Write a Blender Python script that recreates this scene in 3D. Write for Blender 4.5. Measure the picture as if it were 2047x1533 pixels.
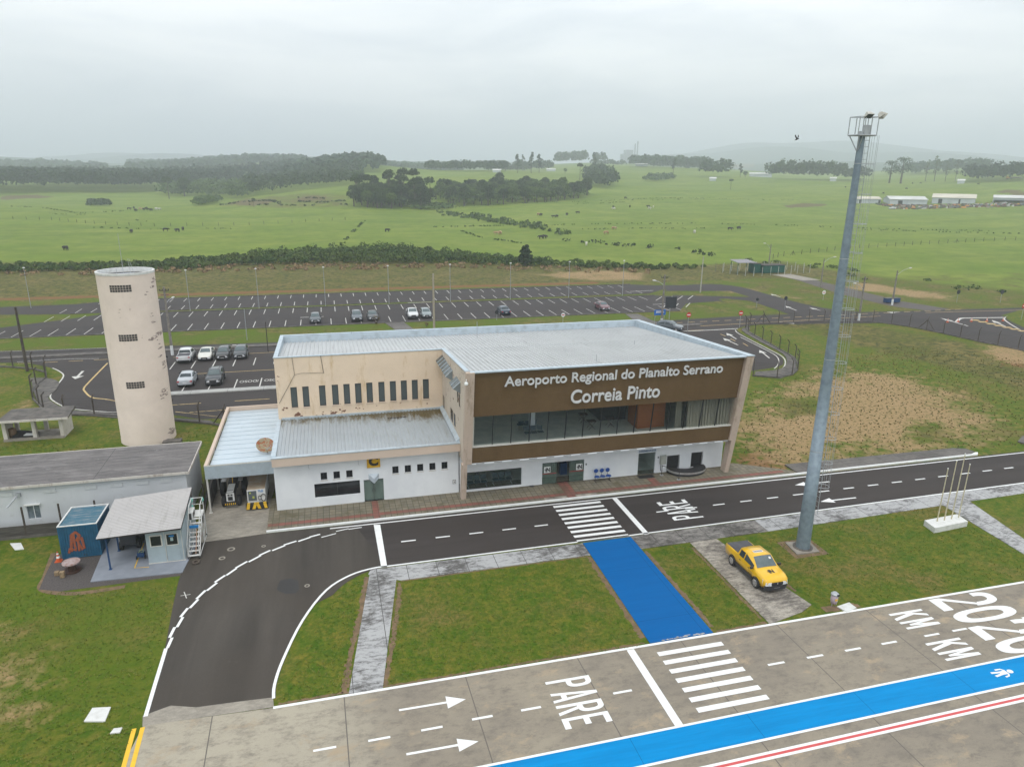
import bpy, math, random
import numpy as np
from mathutils import Vector, Matrix, noise
R = math.radians
for o in list(bpy.data.objects): bpy.data.objects.remove(o)
S = bpy.context.scene
COL = S.collection
rng = random.Random(7)
nr = np.random.RandomState(5)

# ---------------------------------------------------------------- camera
PITCH, ROLL, YAW, H, F, CX, CY = 0.29137823, 0.01115664, -0.25713431, 25.0, 1418.0, 1023.5, 766.5
_f = np.array([-math.sin(YAW)*math.cos(PITCH), math.cos(YAW)*math.cos(PITCH), -math.sin(PITCH)])
_r = np.array([math.cos(YAW), math.sin(YAW), 0.0]); _u = np.cross(_r, _f)
CR = _r*math.cos(ROLL)+_u*math.sin(ROLL); CU = -_r*math.sin(ROLL)+_u*math.cos(ROLL); CF = _f
cam = bpy.data.cameras.new('camera'); co = bpy.data.objects.new('camera', cam); COL.objects.link(co)
cam.sensor_width = 36; cam.lens = F/2047*36; cam.clip_start = 0.5; cam.clip_end = 20000
co.matrix_world = Matrix([[CR[0], CU[0], -CF[0], 0], [CR[1], CU[1], -CF[1], 0], [CR[2], CU[2], -CF[2], H], [0, 0, 0, 1]])
S.camera = co

# ---------------------------------------------------------------- sky, sun, exposure
W = bpy.data.worlds.new('World'); S.world = W; W.use_nodes = True
nt = W.node_tree; N = nt.nodes; L = nt.links; N.clear()
SUN_EL, SUN_AZ = 62, 200
out = N.new('ShaderNodeOutputWorld'); bg = N.new('ShaderNodeBackground')
sky = N.new('ShaderNodeTexSky'); sky.sky_type = 'NISHITA'; sky.sun_disc = False
sky.sun_elevation = R(SUN_EL); sky.sun_rotation = R(SUN_AZ); sky.altitude = 800; sky.air_density = 1.0; sky.dust_density = 3.0
tc = N.new('ShaderNodeTexCoord'); mp = N.new('ShaderNodeMapping'); mp.inputs['Scale'].default_value = (1.5, 1.5, 7.0)
n1 = N.new('ShaderNodeTexNoise'); n1.inputs['Scale'].default_value = 2.2; n1.inputs['Detail'].default_value = 6; n1.inputs['Roughness'].default_value = 0.5; n1.inputs['Distortion'].default_value = 0.3
cr = N.new('ShaderNodeValToRGB'); e = cr.color_ramp.elements
e[0].position = 0.36; e[0].color = (6.6, 7.0, 7.4, 1); e[1].position = 0.62; e[1].color = (8.4, 8.6, 8.7, 1)
sx = N.new('ShaderNodeSeparateXYZ'); up = N.new('ShaderNodeMapRange'); up.inputs[1].default_value = 0.0; up.inputs[2].default_value = 0.26; up.inputs[3].default_value = 0.72; up.inputs[4].default_value = 1.16
vm = N.new('ShaderNodeVectorMath'); vm.operation = 'SCALE'
mx = N.new('ShaderNodeMixRGB'); mx.inputs[0].default_value = 0.93
L.new(tc.outputs['Generated'], mp.inputs[0]); L.new(mp.outputs[0], n1.inputs['Vector']); L.new(n1.outputs[0], cr.inputs[0])
L.new(tc.outputs['Generated'], sx.inputs[0]); L.new(sx.outputs[2], up.inputs[0]); L.new(cr.outputs[0], vm.inputs[0]); L.new(up.outputs[0], vm.inputs['Scale'])
L.new(sky.outputs[0], mx.inputs[1]); L.new(vm.outputs[0], mx.inputs[2]); L.new(mx.outputs[0], bg.inputs[0]); bg.inputs[1].default_value = 0.125
L.new(bg.outputs[0], out.inputs[0])
sd = bpy.data.lights.new('sun', 'SUN'); sd.energy = 1.0; sd.angle = R(25); sd.color = (1.0, 0.97, 0.93)
so = bpy.data.objects.new('sun', sd); COL.objects.link(so)
so.rotation_euler = (R(90-SUN_EL), 0, R(180-SUN_AZ)); so.location = (0, 0, 80)
S.view_settings.view_transform = 'Standard'; S.view_settings.look = 'None'; S.view_settings.exposure = 0.25; S.view_settings.gamma = 1
S.render.engine = 'CYCLES'; S.render.resolution_x = 1024; S.render.resolution_y = 766
S.cycles.max_bounces = 6; S.cycles.diffuse_bounces = 4; S.cycles.glossy_bounces = 3; S.cycles.transparent_max_bounces = 12; S.cycles.volume_bounces = 1

# ---------------------------------------------------------------- helpers
def G(px, py, z=0.0):                       # a point of the photograph on the level z
    d = CR*(px-CX)/F-CU*(py-CY)/F+CF
    t = (z-H)/d[2]
    return (float(d[0]*t), float(d[1]*t))
def AT(px, dist, z):                        # bearing of a picture column, at a ground distance
    d = CR*(px-CX)/F-CU*(330-CY)/F+CF
    k = dist/math.hypot(d[0], d[1])
    return (float(d[0]*k), float(d[1]*k), z)

class MB:
    def __init__(s, org=(0, 0, 0)): s.v = []; s.f = []; s.m = []; s.o = org
    def add(s, vs, fs, m=0):
        b = len(s.v); s.v += [tuple(p) for p in vs]; s.f += [tuple(i+b for i in f) for f in fs]; s.m += [m]*len(fs)
    def box(s, x0, x1, y0, y1, z0, z1, m=0):
        s.hexa([(x0, y0, z0), (x1, y0, z0), (x1, y1, z0), (x0, y1, z0), (x0, y0, z1), (x1, y0, z1), (x1, y1, z1), (x0, y1, z1)], m)
    def hexa(s, p, m=0): s.add(p, [(3, 2, 1, 0), (4, 5, 6, 7), (0, 1, 5, 4), (1, 2, 6, 5), (2, 3, 7, 6), (3, 0, 4, 7)], m)
    def cbox(s, c, d, m=0): s.box(c[0]-d[0]/2, c[0]+d[0]/2, c[1]-d[1]/2, c[1]+d[1]/2, c[2]-d[2]/2, c[2]+d[2]/2, m)
    def poly(s, pts, m=0): s.add(pts, [tuple(range(len(pts)))], m)
    def prism(s, p2, z0, z1, m=0):          # closed prism over a plan outline
        a = sum(p2[i][0]*p2[(i+1) % len(p2)][1]-p2[(i+1) % len(p2)][0]*p2[i][1] for i in range(len(p2)))
        if a < 0: p2 = p2[::-1]
        n = len(p2); vs = [(x, y, z0) for x, y in p2]+[(x, y, z1) for x, y in p2]
        s.add(vs, [tuple(range(n-1, -1, -1)), tuple(range(n, 2*n))]+[(i, (i+1) % n, n+(i+1) % n, n+i) for i in range(n)], m)
    def prof(s, pts, x0, x1, m=0):          # outline in y,z extruded along x
        n = len(pts); vs = [(x0, y, z) for y, z in pts]+[(x1, y, z) for y, z in pts]
        s.add(vs, [tuple(range(n)), tuple(range(2*n-1, n-1, -1))]+[(i, n+i, n+(i+1) % n, (i+1) % n) for i in range(n)], m)
    def tube(s, pts, r, n=8, m=0, cap=True):
        rs = r if isinstance(r, (list, tuple)) else [r]*len(pts)
        P = [Vector(p) for p in pts]; b = len(s.v); up = None
        for i, p in enumerate(P):
            t = (P[min(i+1, len(P)-1)]-P[max(i-1, 0)]).normalized()
            if up is None: up = Vector((0, 0, 1)) if abs(t.z) < 0.9 else Vector((1, 0, 0))
            a = t.cross(up).normalized(); c = t.cross(a).normalized()
            for k in range(n):
                w = 2*math.pi*k/n; q = p+(a*math.cos(w)+c*math.sin(w))*rs[i]; s.v.append(tuple(q))
        for i in range(len(P)-1):
            for k in range(n):
                s.f.append((b+i*n+k, b+i*n+(k+1) % n, b+(i+1)*n+(k+1) % n, b+(i+1)*n+k)); s.m.append(m)
        if cap:
            s.f.append(tuple(b+k for k in range(n-1, -1, -1))); s.m.append(m)
            s.f.append(tuple(b+(len(P)-1)*n+k for k in range(n))); s.m.append(m)
    def lathe(s, c, prof, n=24, m=0, axis='z'):
        b = len(s.v)
        for r, h in prof:
            for k in range(n):
                w = 2*math.pi*k/n; x, y = r*math.cos(w), r*math.sin(w)
                q = (x, y, h) if axis == 'z' else ((h, x, y) if axis == 'x' else (x, h, y))
                s.v.append((c[0]+q[0], c[1]+q[1], c[2]+q[2]))
        for i in range(len(prof)-1):
            for k in range(n):
                f = (b+i*n+k, b+i*n+(k+1) % n, b+(i+1)*n+(k+1) % n, b+(i+1)*n+k)
                s.f.append(f if axis != 'y' else f[::-1]); s.m.append(m)
    def build(s, name, mats, parent=None, smooth=False, bevel=0, rel=True):
        me = bpy.data.meshes.new(name); o = parent.location if (parent is not None and rel) else (0, 0, 0)
        p = parent
        if parent is not None and rel and parent.parent is not None: o = parent.parent.location
        me.from_pydata([(a-o[0], b_-o[1], c-o[2]) for a, b_, c in s.v], [], s.f)
        if not isinstance(mats, (list, tuple)): mats = [mats]
        for x in mats: me.materials.append(x)
        if len(mats) > 1: me.polygons.foreach_set('material_index', s.m)
        if smooth: me.polygons.foreach_set('use_smooth', [True]*len(me.polygons))
        me.update()
        ob = bpy.data.objects.new(name, me); COL.objects.link(ob)
        if parent is not None: ob.parent = parent
        if bevel:
            b = ob.modifiers.new('bevel', 'BEVEL'); b.width = bevel; b.segments = 2; b.limit_method = 'ANGLE'; b.angle_limit = R(40)
        return ob
def tag(o, label=None, cat=None, group=None, kind=None):
    if label: o['label'] = label
    if cat: o['category'] = cat
    if group: o['group'] = group
    if kind: o['kind'] = kind
    return o
def thing(name, loc, label, cat, group=None, rz=0):
    o = bpy.data.objects.new(name, None); COL.objects.link(o); o.location = loc; o.rotation_euler = (0, 0, rz); o.empty_display_size = 0.2
    bpy.context.view_layer.update() if False else None
    return tag(o, label, cat, group)
def kids(o): return [c for c in bpy.data.objects if c.parent == o]
def copy_tree(o, loc=None, rz=None, label=None, parent=None):
    c = o.copy(); COL.objects.link(c)
    if parent is not None: c.parent = parent
    if loc is not None: c.location = loc
    if rz is not None: c.rotation_euler = (0, 0, rz)
    if label: c['label'] = label
    for k in kids(o):
        if k != c: copy_tree(k, parent=c)
    return c
def text_mesh(txt, size=1.0, depth=0.0, offset=0.0, spacing=1.0, align='LEFT'):
    cu = bpy.data.curves.new('t', 'FONT'); cu.body = txt; cu.size = size; cu.extrude = depth; cu.offset = offset; cu.space_character = spacing; cu.align_x = align; cu.resolution_u = 6
    ob = bpy.data.objects.new('t', cu); COL.objects.link(ob); dg = bpy.context.evaluated_depsgraph_get()
    me = bpy.data.meshes.new_from_object(ob.evaluated_get(dg)); bpy.data.objects.remove(ob)
    vs = [tuple(v.co) for v in me.vertices]; fs = [tuple(p.vertices) for p in me.polygons]; bpy.data.meshes.remove(me)
    return vs, fs
def text_into(mb, txt, o, ex, ey, w, h, depth=0.0, offset=0.0, m=0, size=1.0):
    # text filling a w by h rectangle from corner o along unit vectors ex, ey
    vs, fs = text_mesh(txt, size, 0.5 if depth else 0, offset)
    a = np.array(vs); mn = a.min(0); mxx = a.max(0); sc = (mxx-mn); o = np.array(o, float); ex = np.array(ex, float); ey = np.array(ey, float); ez = np.cross(ex, ey)
    q = [tuple(o+ex*((p[0]-mn[0])/sc[0]*w)+ey*((p[1]-mn[1])/sc[1]*h)+ez*((p[2]+0.5)*depth if depth else 0)) for p in a]
    mb.add(q, fs, m)

# ---------------------------------------------------------------- materials
def newmat(name):
    m = bpy.data.materials.new(name); m.use_nodes = True; return m, m.node_tree, m.node_tree.nodes['Principled BSDF']
def _noise(nt, scale, detail=4, rough=0.55, vec=None, dist=0.0, stretch=None):
    n = nt.nodes.new('ShaderNodeTexNoise'); n.inputs['Scale'].default_value = scale; n.inputs['Detail'].default_value = detail
    n.inputs['Roughness'].default_value = rough; n.inputs['Distortion'].default_value = dist
    if vec is None:
        t = nt.nodes.new('ShaderNodeTexCoord'); vec = t.outputs['Object']
    if stretch:
        mp = nt.nodes.new('ShaderNodeMapping'); mp.inputs['Scale'].default_value = stretch; nt.links.new(vec, mp.inputs[0]); vec = mp.outputs[0]
    nt.links.new(vec, n.inputs['Vector']); return n
def _ramp(nt, src, a, b, ca=(0, 0, 0, 1), cb=(1, 1, 1, 1)):
    r = nt.nodes.new('ShaderNodeValToRGB'); e = r.color_ramp.elements; e[0].position = a; e[1].position = b; e[0].color = ca; e[1].color = cb
    nt.links.new(src, r.inputs[0]); return r
def _mix(nt, fac, a, b, mode='MIX'):
    m = nt.nodes.new('ShaderNodeMixRGB'); m.blend_type = mode
    for i, x in ((0, fac), (1, a), (2, b)):
        if isinstance(x, bpy.types.NodeSocket): nt.links.new(x, m.inputs[i])
        elif i == 0: m.inputs[0].default_value = x
        else: m.inputs[i].default_value = (*x, 1) if len(x) == 3 else x
    return m.outputs[0]
def _bump(nt, bs, src, strength, dist=0.02):
    b = nt.nodes.new('ShaderNodeBump'); b.inputs['Strength'].default_value = strength; b.inputs['Distance'].default_value = dist
    nt.links.new(src, b.inputs['Height']); nt.links.new(b.outputs[0], bs.inputs['Normal'])
def pm(name, col, col2=None, scale=3.0, rough=0.6, metal=0.0, lo=0.4, hi=0.65, stretch=None, bump=0.0, bscale=40, spot=None, spotcol=None, spotscale=8, coat=0, emis=None, spec=None):
    m, nt, bs = newmat(name)
    bs.inputs['Roughness'].default_value = rough; bs.inputs['Metallic'].default_value = metal
    if coat: bs.inputs['Coat Weight'].default_value = coat; bs.inputs['Coat Roughness'].default_value = 0.05
    if spec is not None: bs.inputs['Specular IOR Level'].default_value = spec
    col2 = col2 or tuple(c*0.86 for c in col)
    n = _noise(nt, scale, 6, 0.6, stretch=stretch); r = _ramp(nt, n.outputs[0], lo, hi)
    c = _mix(nt, r.outputs[0], col, col2)
    if spot:
        n2 = _noise(nt, spotscale, 5, 0.65, dist=0.3); r2 = _ramp(nt, n2.outputs[0], spot, spot+0.03); c = _mix(nt, r2.outputs[0], c, spotcol)
    nt.links.new(c, bs.inputs['Base Color'])
    if bump:
        n3 = _noise(nt, bscale, 3); _bump(nt, bs, n3.outputs[0], bump)
    return m
def glassy(name, tint, rough=0.03, alpha=0.25):
    m, nt, bs = newmat(name); bs.inputs['Base Color'].default_value = (*tint, 1); bs.inputs['Roughness'].default_value = rough
    bs.inputs['Specular IOR Level'].default_value = 0.6
    tr = nt.nodes.new('ShaderNodeBsdfTransparent'); tr.inputs[0].default_value = (0.93, 0.97, 0.96, 1); mx = nt.nodes.new('ShaderNodeMixShader')
    mx.inputs[0].default_value = alpha; o = nt.nodes['Material Output']
    nt.links.new(tr.outputs[0], mx.inputs[1]); nt.links.new(bs.outputs[0], mx.inputs[2]); nt.links.new(mx.outputs[0], o.inputs[0]); return m
M = {}
M['white_wall'] = pm('white_wall', (0.76, 0.78, 0.80), (0.68, 0.70, 0.73), 0.5, 0.7, bump=0.05)
M['white_paint'] = pm('white_paint', (0.80, 0.81, 0.80), (0.66, 0.66, 0.64), 2.5, 0.6, lo=0.5, hi=0.8)
M['worn_paint'] = pm('worn_paint', (0.62, 0.61, 0.57), (0.36, 0.34, 0.31), 3.5, 0.7, lo=0.42, hi=0.7)
M['yellow_line'] = pm('yellow_line', (0.56, 0.40, 0.16), (0.30, 0.22, 0.12), 3, 0.7, lo=0.42, hi=0.72)
M['yellow'] = pm('yellow_marking', (0.80, 0.48, 0.02), (0.70, 0.42, 0.03), 3, 0.6)
M['red_line'] = pm('red_marking', (0.62, 0.09, 0.09), (0.55, 0.08, 0.08), 2, 0.6)
M['metal'] = pm('grey_metal', (0.42, 0.44, 0.46), (0.34, 0.36, 0.38), 4, 0.5, 0.3)
M['galv'] = pm('galvanised', (0.22, 0.28, 0.32), (0.165, 0.21, 0.25), 2.6, 0.55, 0.25, bump=0.1)
M['dark'] = pm('dark_metal', (0.035, 0.032, 0.03), (0.05, 0.04, 0.035), 6, 0.7)
M['black'] = pm('black_rubber', (0.015, 0.015, 0.016), (0.03, 0.03, 0.03), 10, 0.75)
M['plastic_dark'] = pm('dark_plastic', (0.03, 0.032, 0.036), (0.045, 0.045, 0.05), 10, 0.5)
M['steel'] = pm('bright_steel', (0.55, 0.56, 0.57), (0.4, 0.4, 0.4), 8, 0.35, 0.7)
M['concrete'] = pm('concrete', (0.30, 0.27, 0.23), (0.20, 0.18, 0.155), 2.0, 0.85, lo=0.35, hi=0.7, bump=0.3)
M['conc_dark'] = pm('weathered_concrete', (0.15, 0.135, 0.12), (0.07, 0.065, 0.06), 1.3, 0.9, lo=0.35, hi=0.65, bump=0.3)
M['conc_white'] = pm('white_concrete', (0.66, 0.66, 0.64), (0.5, 0.5, 0.47), 3, 0.8, lo=0.45, hi=0.8)
M['post'] = pm('fence_concrete', (0.085, 0.068, 0.055), (0.05, 0.04, 0.033), 4, 0.9)
M['pole'] = pm('pole_concrete', (0.24, 0.215, 0.19), (0.15, 0.135, 0.12), 3, 0.85)
M['polew'] = pm('pole_white', (0.7, 0.72, 0.73), (0.55, 0.56, 0.56), 3, 0.7)
M['glass_dark'] = pm('dark_glass', (0.012, 0.015, 0.018), (0.02, 0.022, 0.025), 1, 0.05)
M['blue'] = pm('blue_plastic', (0.01, 0.07, 0.30), (0.01, 0.06, 0.25), 8, 0.45)
M['navy'] = pm('navy_paint', (0.012, 0.06, 0.17), (0.01, 0.05, 0.13), 4, 0.5)
M['rail'] = pm('rail_white', (0.62, 0.62, 0.6), (0.42, 0.36, 0.3), 6, 0.6, lo=0.5, hi=0.8)
# ---------------------------------------------------------------- terrain
TD = np.array([0, 200, 300, 420, 540, 700, 900, 1200, 1700, 3000, 5500, 9000.])
TX = np.array([-900, 0, 250, 450, 560, 690, 850, 1000, 1200, 1400, 1600, 1850, 2047, 2900.])
TH = np.array([
 [0, 0, 0, 0, 0, 0, 2, 8, 14, 34, 60, 60],
 [0, 0, 0, 0, 0, 0, 2, 6, 12, 32, 70, 60],
 [0, 0, 0, 0, 0, 1, 3, 7, 14, 32, 90, 60],
 [0, 0, 0, 0, 3, 1, 6, 16, 34, 34, 100, 70],
 [0, 0, 0, 1, 8, 4, 12, 26, 42, 44, 90, 60],
 [0, 0, 0, 2, 13.5, 7, 31, 33, 28, 44, 60, 50],
 [0, 0, 0, 0, 8, 17, 22, 19, 24, 44, 50, 50],
 [0, 0, 0, 1, 7, 20, 24.5, 22, 32, 36, 50, 50],
 [0, 0, 0, 1, 6, 14, 21, 33, 42, 36, 60, 60],
 [0, 0, 0, 1, 5, 11, 16, 30, 26, 44, 190, 140],
 [0, 0, 0, 1, 5, 11, 18, 20, 24, 50, 235, 170],
 [0, 0, 0, 1, 3, 9, 18, 23, 34, 50, 190, 150],
 [0, 0, 0, 1, 4, 12, 24, 34, 40, 44, 110, 110],
 [0, 0, 0, 1, 4, 12, 24, 34, 40, 44, 80, 80]], float)
_tx = np.linspace(-900, 2900, 381); _td = np.concatenate([np.linspace(0, 1000, 201), np.linspace(1000, 9000, 321)[1:]])
_a = np.array([np.interp(_td, TD, row) for row in TH]); _g = np.array([np.interp(_tx, TX, _a[:, j]) for j in range(len(_td))]).T
def _sm(a, ax, n):
    k = np.hanning(n+2)[1:-1]; k /= k.sum(); pad = [(0, 0), (0, 0)]; pad[ax] = (n//2, n//2)
    return np.apply_along_axis(lambda r: np.convolve(r, k, 'valid'), ax, np.pad(a, pad, mode='edge'))
_g = _sm(_sm(_g, 0, 21), 1, 15)
def hgrid(x, y):
    x = np.asarray(x, float); y = np.asarray(y, float); d = np.hypot(x, y)+1e-6
    den = np.maximum((x*CF[0]+y*CF[1]), 0.15*d); px = CX+F*(x*CR[0]+y*CR[1])/den
    fx = np.clip((px+900)/10, 0, 379.99); i = fx.astype(int); fx = fx-i
    fd = np.interp(d, _td, np.arange(len(_td))); fd = np.clip(fd, 0, len(_td)-1.01); j = fd.astype(int); fd = fd-j
    h = (_g[i, j]*(1-fx)+_g[i+1, j]*fx)*(1-fd)+(_g[i, j+1]*(1-fx)+_g[i+1, j+1]*fx)*fd
    k = np.clip((d-230)/300, 0, 1.5)
    h = h+k*(0.9*np.sin(x/63+1.3*np.sin(y/97))+0.8*np.sin(y/48+x/130)+0.4*np.sin(x/23+y/31))
    h = h+np.clip((d-1300)/900, 0, 2)*(7*np.sin(x/210+y/390)+5*np.sin(x/120-y/270+1))
    return np.where(d < 215, 0, h)
def HZ(x, y): return float(hgrid(x, y))
def GT(px, py):                              # a point of the photograph on the terrain
    d = CR*(px-CX)/F-CU*(py-CY)/F+CF
    t = np.concatenate([np.linspace(20, 600, 1161), np.linspace(601, 6000, 2700)])
    x, y, z = d[0]*t, d[1]*t, H+d[2]*t; h = hgrid(x, y); k = np.nonzero(z < h)[0]
    k = k[0] if len(k) else len(t)-1
    return (float(x[k]), float(y[k]), float(h[k]))
def inpoly(x, y, P):
    r = np.zeros(x.shape, bool); n = len(P)
    for i in range(n):
        x1, y1 = P[i]; x2, y2 = P[(i+1) % n]
        if y1 == y2: continue
        c = ((y1 > y) != (y2 > y)) & (x < (x2-x1)*(y-y1)/(y2-y1)+x1); r ^= c
    return r
def pdist(x, y, P, closed=True):             # signed distance-like value, positive inside
    dmin = np.full(x.shape, 1e9); n = len(P)
    for i in range(n if closed else n-1):
        x1, y1 = P[i]; x2, y2 = P[(i+1) % n]; L2 = (x2-x1)**2+(y2-y1)**2+1e-9
        t = np.clip(((x-x1)*(x2-x1)+(y-y1)*(y2-y1))/L2, 0, 1); dmin = np.minimum(dmin, np.hypot(x-x1-t*(x2-x1), y-y1-t*(y2-y1)))
    return np.where(inpoly(x, y, P), dmin, -dmin) if closed else dmin
def soft(x, y, pix, w): return np.clip(0.5+pdist(x, y, [G(*p) for p in pix])/(2*w), 0, 1)
az0 = math.atan2(CF[0], CF[1])
azs = np.concatenate([np.arange(-180, -54, 6.0), np.arange(-52, 52.01, 0.34), np.arange(58, 180, 6.0)])
rad = np.concatenate([[0.5, 8, 16], np.arange(22, 150, 1.3), np.arange(150, 262, 1.9), np.geomspace(262, 9000, 120)])
A, D = np.meshgrid(np.radians(azs)+az0, rad, indexing='ij'); X = np.sin(A)*D; Y = np.cos(A)*D
Z = hgrid(X, Y)
na, nd = X.shape; vs = np.stack([X, Y, Z], -1).reshape(-1, 3)
ii, jj = np.meshgrid(np.arange(na), np.arange(nd-1), indexing='ij'); i2 = (ii+1) % na
fs = np.stack([ii*nd+jj, ii*nd+jj+1, i2*nd+jj+1, i2*nd+jj], -1).reshape(-1, 4)
me = bpy.data.meshes.new('ground'); me.from_pydata(vs.tolist(), [], fs.tolist()); me.polygons.foreach_set('use_smooth', [True]*len(me.polygons))
x, y = vs[:, 0], vs[:, 1]
FIELD = [(-600, 528), (0, 525), (350, 523), (700, 520), (1050, 528), (1330, 534), (1420, 528), (1560, 523), (1700, 545), (1850, 563), (2047, 580), (2600, 640)]
fp = [G(*p) for p in FIELD]; big = fp+[(9000, 3000), (9000, 12000), (-12000, 12000), (-12000, 200)]
lush = np.clip(0.5+pdist(x, y, big)/8.0, 0, 1)
TAN = [(1500, 805), (1580, 770), (1690, 738), (1790, 745), (1900, 790), (2000, 838), (1950, 880), (1860, 905), (1720, 905), (1640, 940), (1530, 930), (1475, 880), (1480, 830)]
tan = soft(x, y, TAN, 6.0)
for q, w, k in (([(1060, 548), (1180, 540), (1300, 545), (1290, 562), (1150, 560)], 3, .8), ([(1700, 562), (1800, 575), (1910, 592), (1900, 600), (1780, 590), (1690, 575)], 2.5, .9),
             ([(1955, 690), (2047, 695), (2100, 730), (2047, 730), (1990, 722)], 2, .9), ([(-50, 1320), (90, 1320), (130, 1400), (80, 1460), (-50, 1450)], 2.2, .72), ([(-20, 1230), (40, 1235), (40, 1270), (-20, 1280)], 1.5, .6), ([(235, 1350), (270, 1340), (260, 1400), (225, 1400)], 1.2, .55), ([(30, 800), (70, 795), (70, 820), (30, 825)], 1.2, .6),
             ([(1330, 565), (1500, 575), (1640, 600), (1560, 600), (1380, 580)], 2.5, .5), ([(1470, 870), (1560, 900), (1600, 950), (1500, 960), (1470, 930)], 2.5, .6)):
    tan = np.maximum(tan, k*soft(x, y, q, w))
tan *= 1-0.85*soft(x, y, [(1560, 800), (1640, 795), (1650, 830), (1570, 835)], 1.5); tan *= 1-0.8*soft(x, y, [(1820, 845), (1880, 850), (1890, 880), (1830, 880)], 1.5)
heath = np.clip((y-152)/5, 0, 1)*(1-lush); heath = np.maximum(heath, .40*((y > 106.5) & (y < 152))); heath = np.where(x > 62, np.clip(heath*1.2, 0, 1), heath)
heath = np.maximum(heath, 0.85*soft(x, y, [(1520, 640), (1700, 645), (2047, 700), (2300, 760), (2300, 850), (2047, 850), (1900, 800), (1700, 745), (1560, 790), (1500, 800), (1470, 900), (1500, 960), (1950, 900), (2300, 850)], 3)*(1-tan))
heath = np.maximum(heath, .62*np.clip(.5+pdist(x, y, [GT(*p)[:2] for p in ((425, 414), (480, 398), (560, 391), (660, 386), (705, 392), (705, 414), (560, 418))])/12, 0, 1))
red = np.clip(1-np.abs(y-(156.5-np.clip(x, -60, 60)*0.01))/3.2, 0, 1)*(x < 62)*1.0
red = np.maximum(red, 0.9*soft(x, y, [(1475, 900), (1560, 905), (1600, 940), (1540, 960), (1470, 950)], 3))
red = np.maximum(red, 0.8*soft(x, y, [(1950, 700), (2047, 705), (2100, 740), (2010, 735)], 3))
ca = me.color_attributes.new('zone', 'FLOAT_COLOR', 'POINT')
ca.data.foreach_set('color', np.stack([tan, lush, heath, np.ones_like(tan)], -1).astype(np.float32).ravel())
cb = me.color_attributes.new('zone2', 'FLOAT_COLOR', 'POINT')
moist = soft(x, y, [(0, 1170), (330, 1165), (340, 1300), (250, 1420), (0, 1330)], 3)
moist = np.maximum(moist, .95*((y > 106.5) & (y < 152.5) & (x < 100)))
far = np.clip((np.hypot(x, y)-1650)/300, 0, 1)
soil = np.zeros_like(x)
for q in ([(1560, 412), (1600, 407), (1660, 408), (1655, 412), (1580, 416)], [(1960, 378), (2047, 383), (2100, 392), (2047, 394)], [(450, 408), (490, 400), (545, 398), (560, 404), (500, 412)], [(585, 397), (620, 391), (660, 392), (650, 402), (600, 404)], [(0, 392), (70, 390), (110, 394), (60, 398), (0, 400)], [(1455, 330), (1510, 326), (1510, 336), (1460, 336)]):
    P = [GT(*p)[:2] for p in q]; soil = np.maximum(soil, np.clip(0.5+pdist(x, y, P)/10, 0, 1))
cb.data.foreach_set('color', np.stack([red, moist, soil, far], -1).astype(np.float32).ravel())
m, nt, bs = newmat('grass'); bs.inputs['Roughness'].default_value = 0.9; bs.inputs['Specular IOR Level'].default_value = 0.15
at = nt.nodes.new('ShaderNodeVertexColor'); at.layer_name = 'zone'; sp = nt.nodes.new('ShaderNodeSeparateColor'); nt.links.new(at.outputs[0], sp.inputs[0])
at2 = nt.nodes.new('ShaderNodeVertexColor'); at2.layer_name = 'zone2'; sp2 = nt.nodes.new('ShaderNodeSeparateColor'); nt.links.new(at2.outputs[0], sp2.inputs[0])
nf = _noise(nt, 6.0, 5, 0.7); nm = _noise(nt, 0.9, 6, 0.65, dist=0.4); nl = _noise(nt, 0.16, 4, 0.6, dist=0.5); nvl = _noise(nt, 0.035, 4, 0.6); nx = _noise(nt, 22.0, 3, 0.7)
def mth(op, a, b=None, clamp=False):
    n = nt.nodes.new('ShaderNodeMath'); n.operation = op; n.use_clamp = clamp
    for i, q in ((0, a), (1, b)):
        if q is None: continue
        if isinstance(q, bpy.types.NodeSocket): nt.links.new(q, n.inputs[i])
        else: n.inputs[i].default_value = q
    return n.outputs[0]
near = _mix(nt, _ramp(nt, nm.outputs[0], 0.36, 0.62).outputs[0], (0.066, 0.118, 0.007), (0.125, 0.136, 0.015))
near = _mix(nt, _ramp(nt, nl.outputs[0], 0.50, 0.72).outputs[0], near, (0.160, 0.130, 0.035))
near = _mix(nt, _ramp(nt, nf.outputs[0], 0.35, 0.75).outputs[0], near, _mix(nt, 1.0, near, (0.55, 0.62, 0.5), 'MULTIPLY'))
n25 = _noise(nt, 2.4, 5, 0.7, dist=0.5); near = _mix(nt, _ramp(nt, n25.outputs[0], 0.42, 0.60).outputs[0], _mix(nt, 1.0, near, (0.70, 0.86, 0.7), 'MULTIPLY'), _mix(nt, 1.0, near, (1.35, 1.12, 1.5), 'MULTIPLY'))
near = _mix(nt, _ramp(nt, nx.outputs[0], 0.45, 0.8).outputs[0], near, _mix(nt, 1.0, near, (1.6, 1.5, 1.5), 'MULTIPLY'))
near = _mix(nt, mth('MULTIPLY', sp2.outputs[1], _ramp(nt, nl.outputs[0], 0.35, 0.75, (1, 1, 1, 1), (.15, .15, .15, 1)).outputs[0]), near, _mix(nt, nf.outputs[0], (0.105, 0.140, 0.009), (0.055, 0.105, 0.006)))
lushc = _mix(nt, _ramp(nt, nvl.outputs[0], 0.35, 0.65).outputs[0], (0.150, 0.215, 0.020), (0.215, 0.250, 0.042))
lushc = _mix(nt, _ramp(nt, nl.outputs[0], 0.4, 0.75).outputs[0], lushc, (0.115, 0.170, 0.018))
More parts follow.
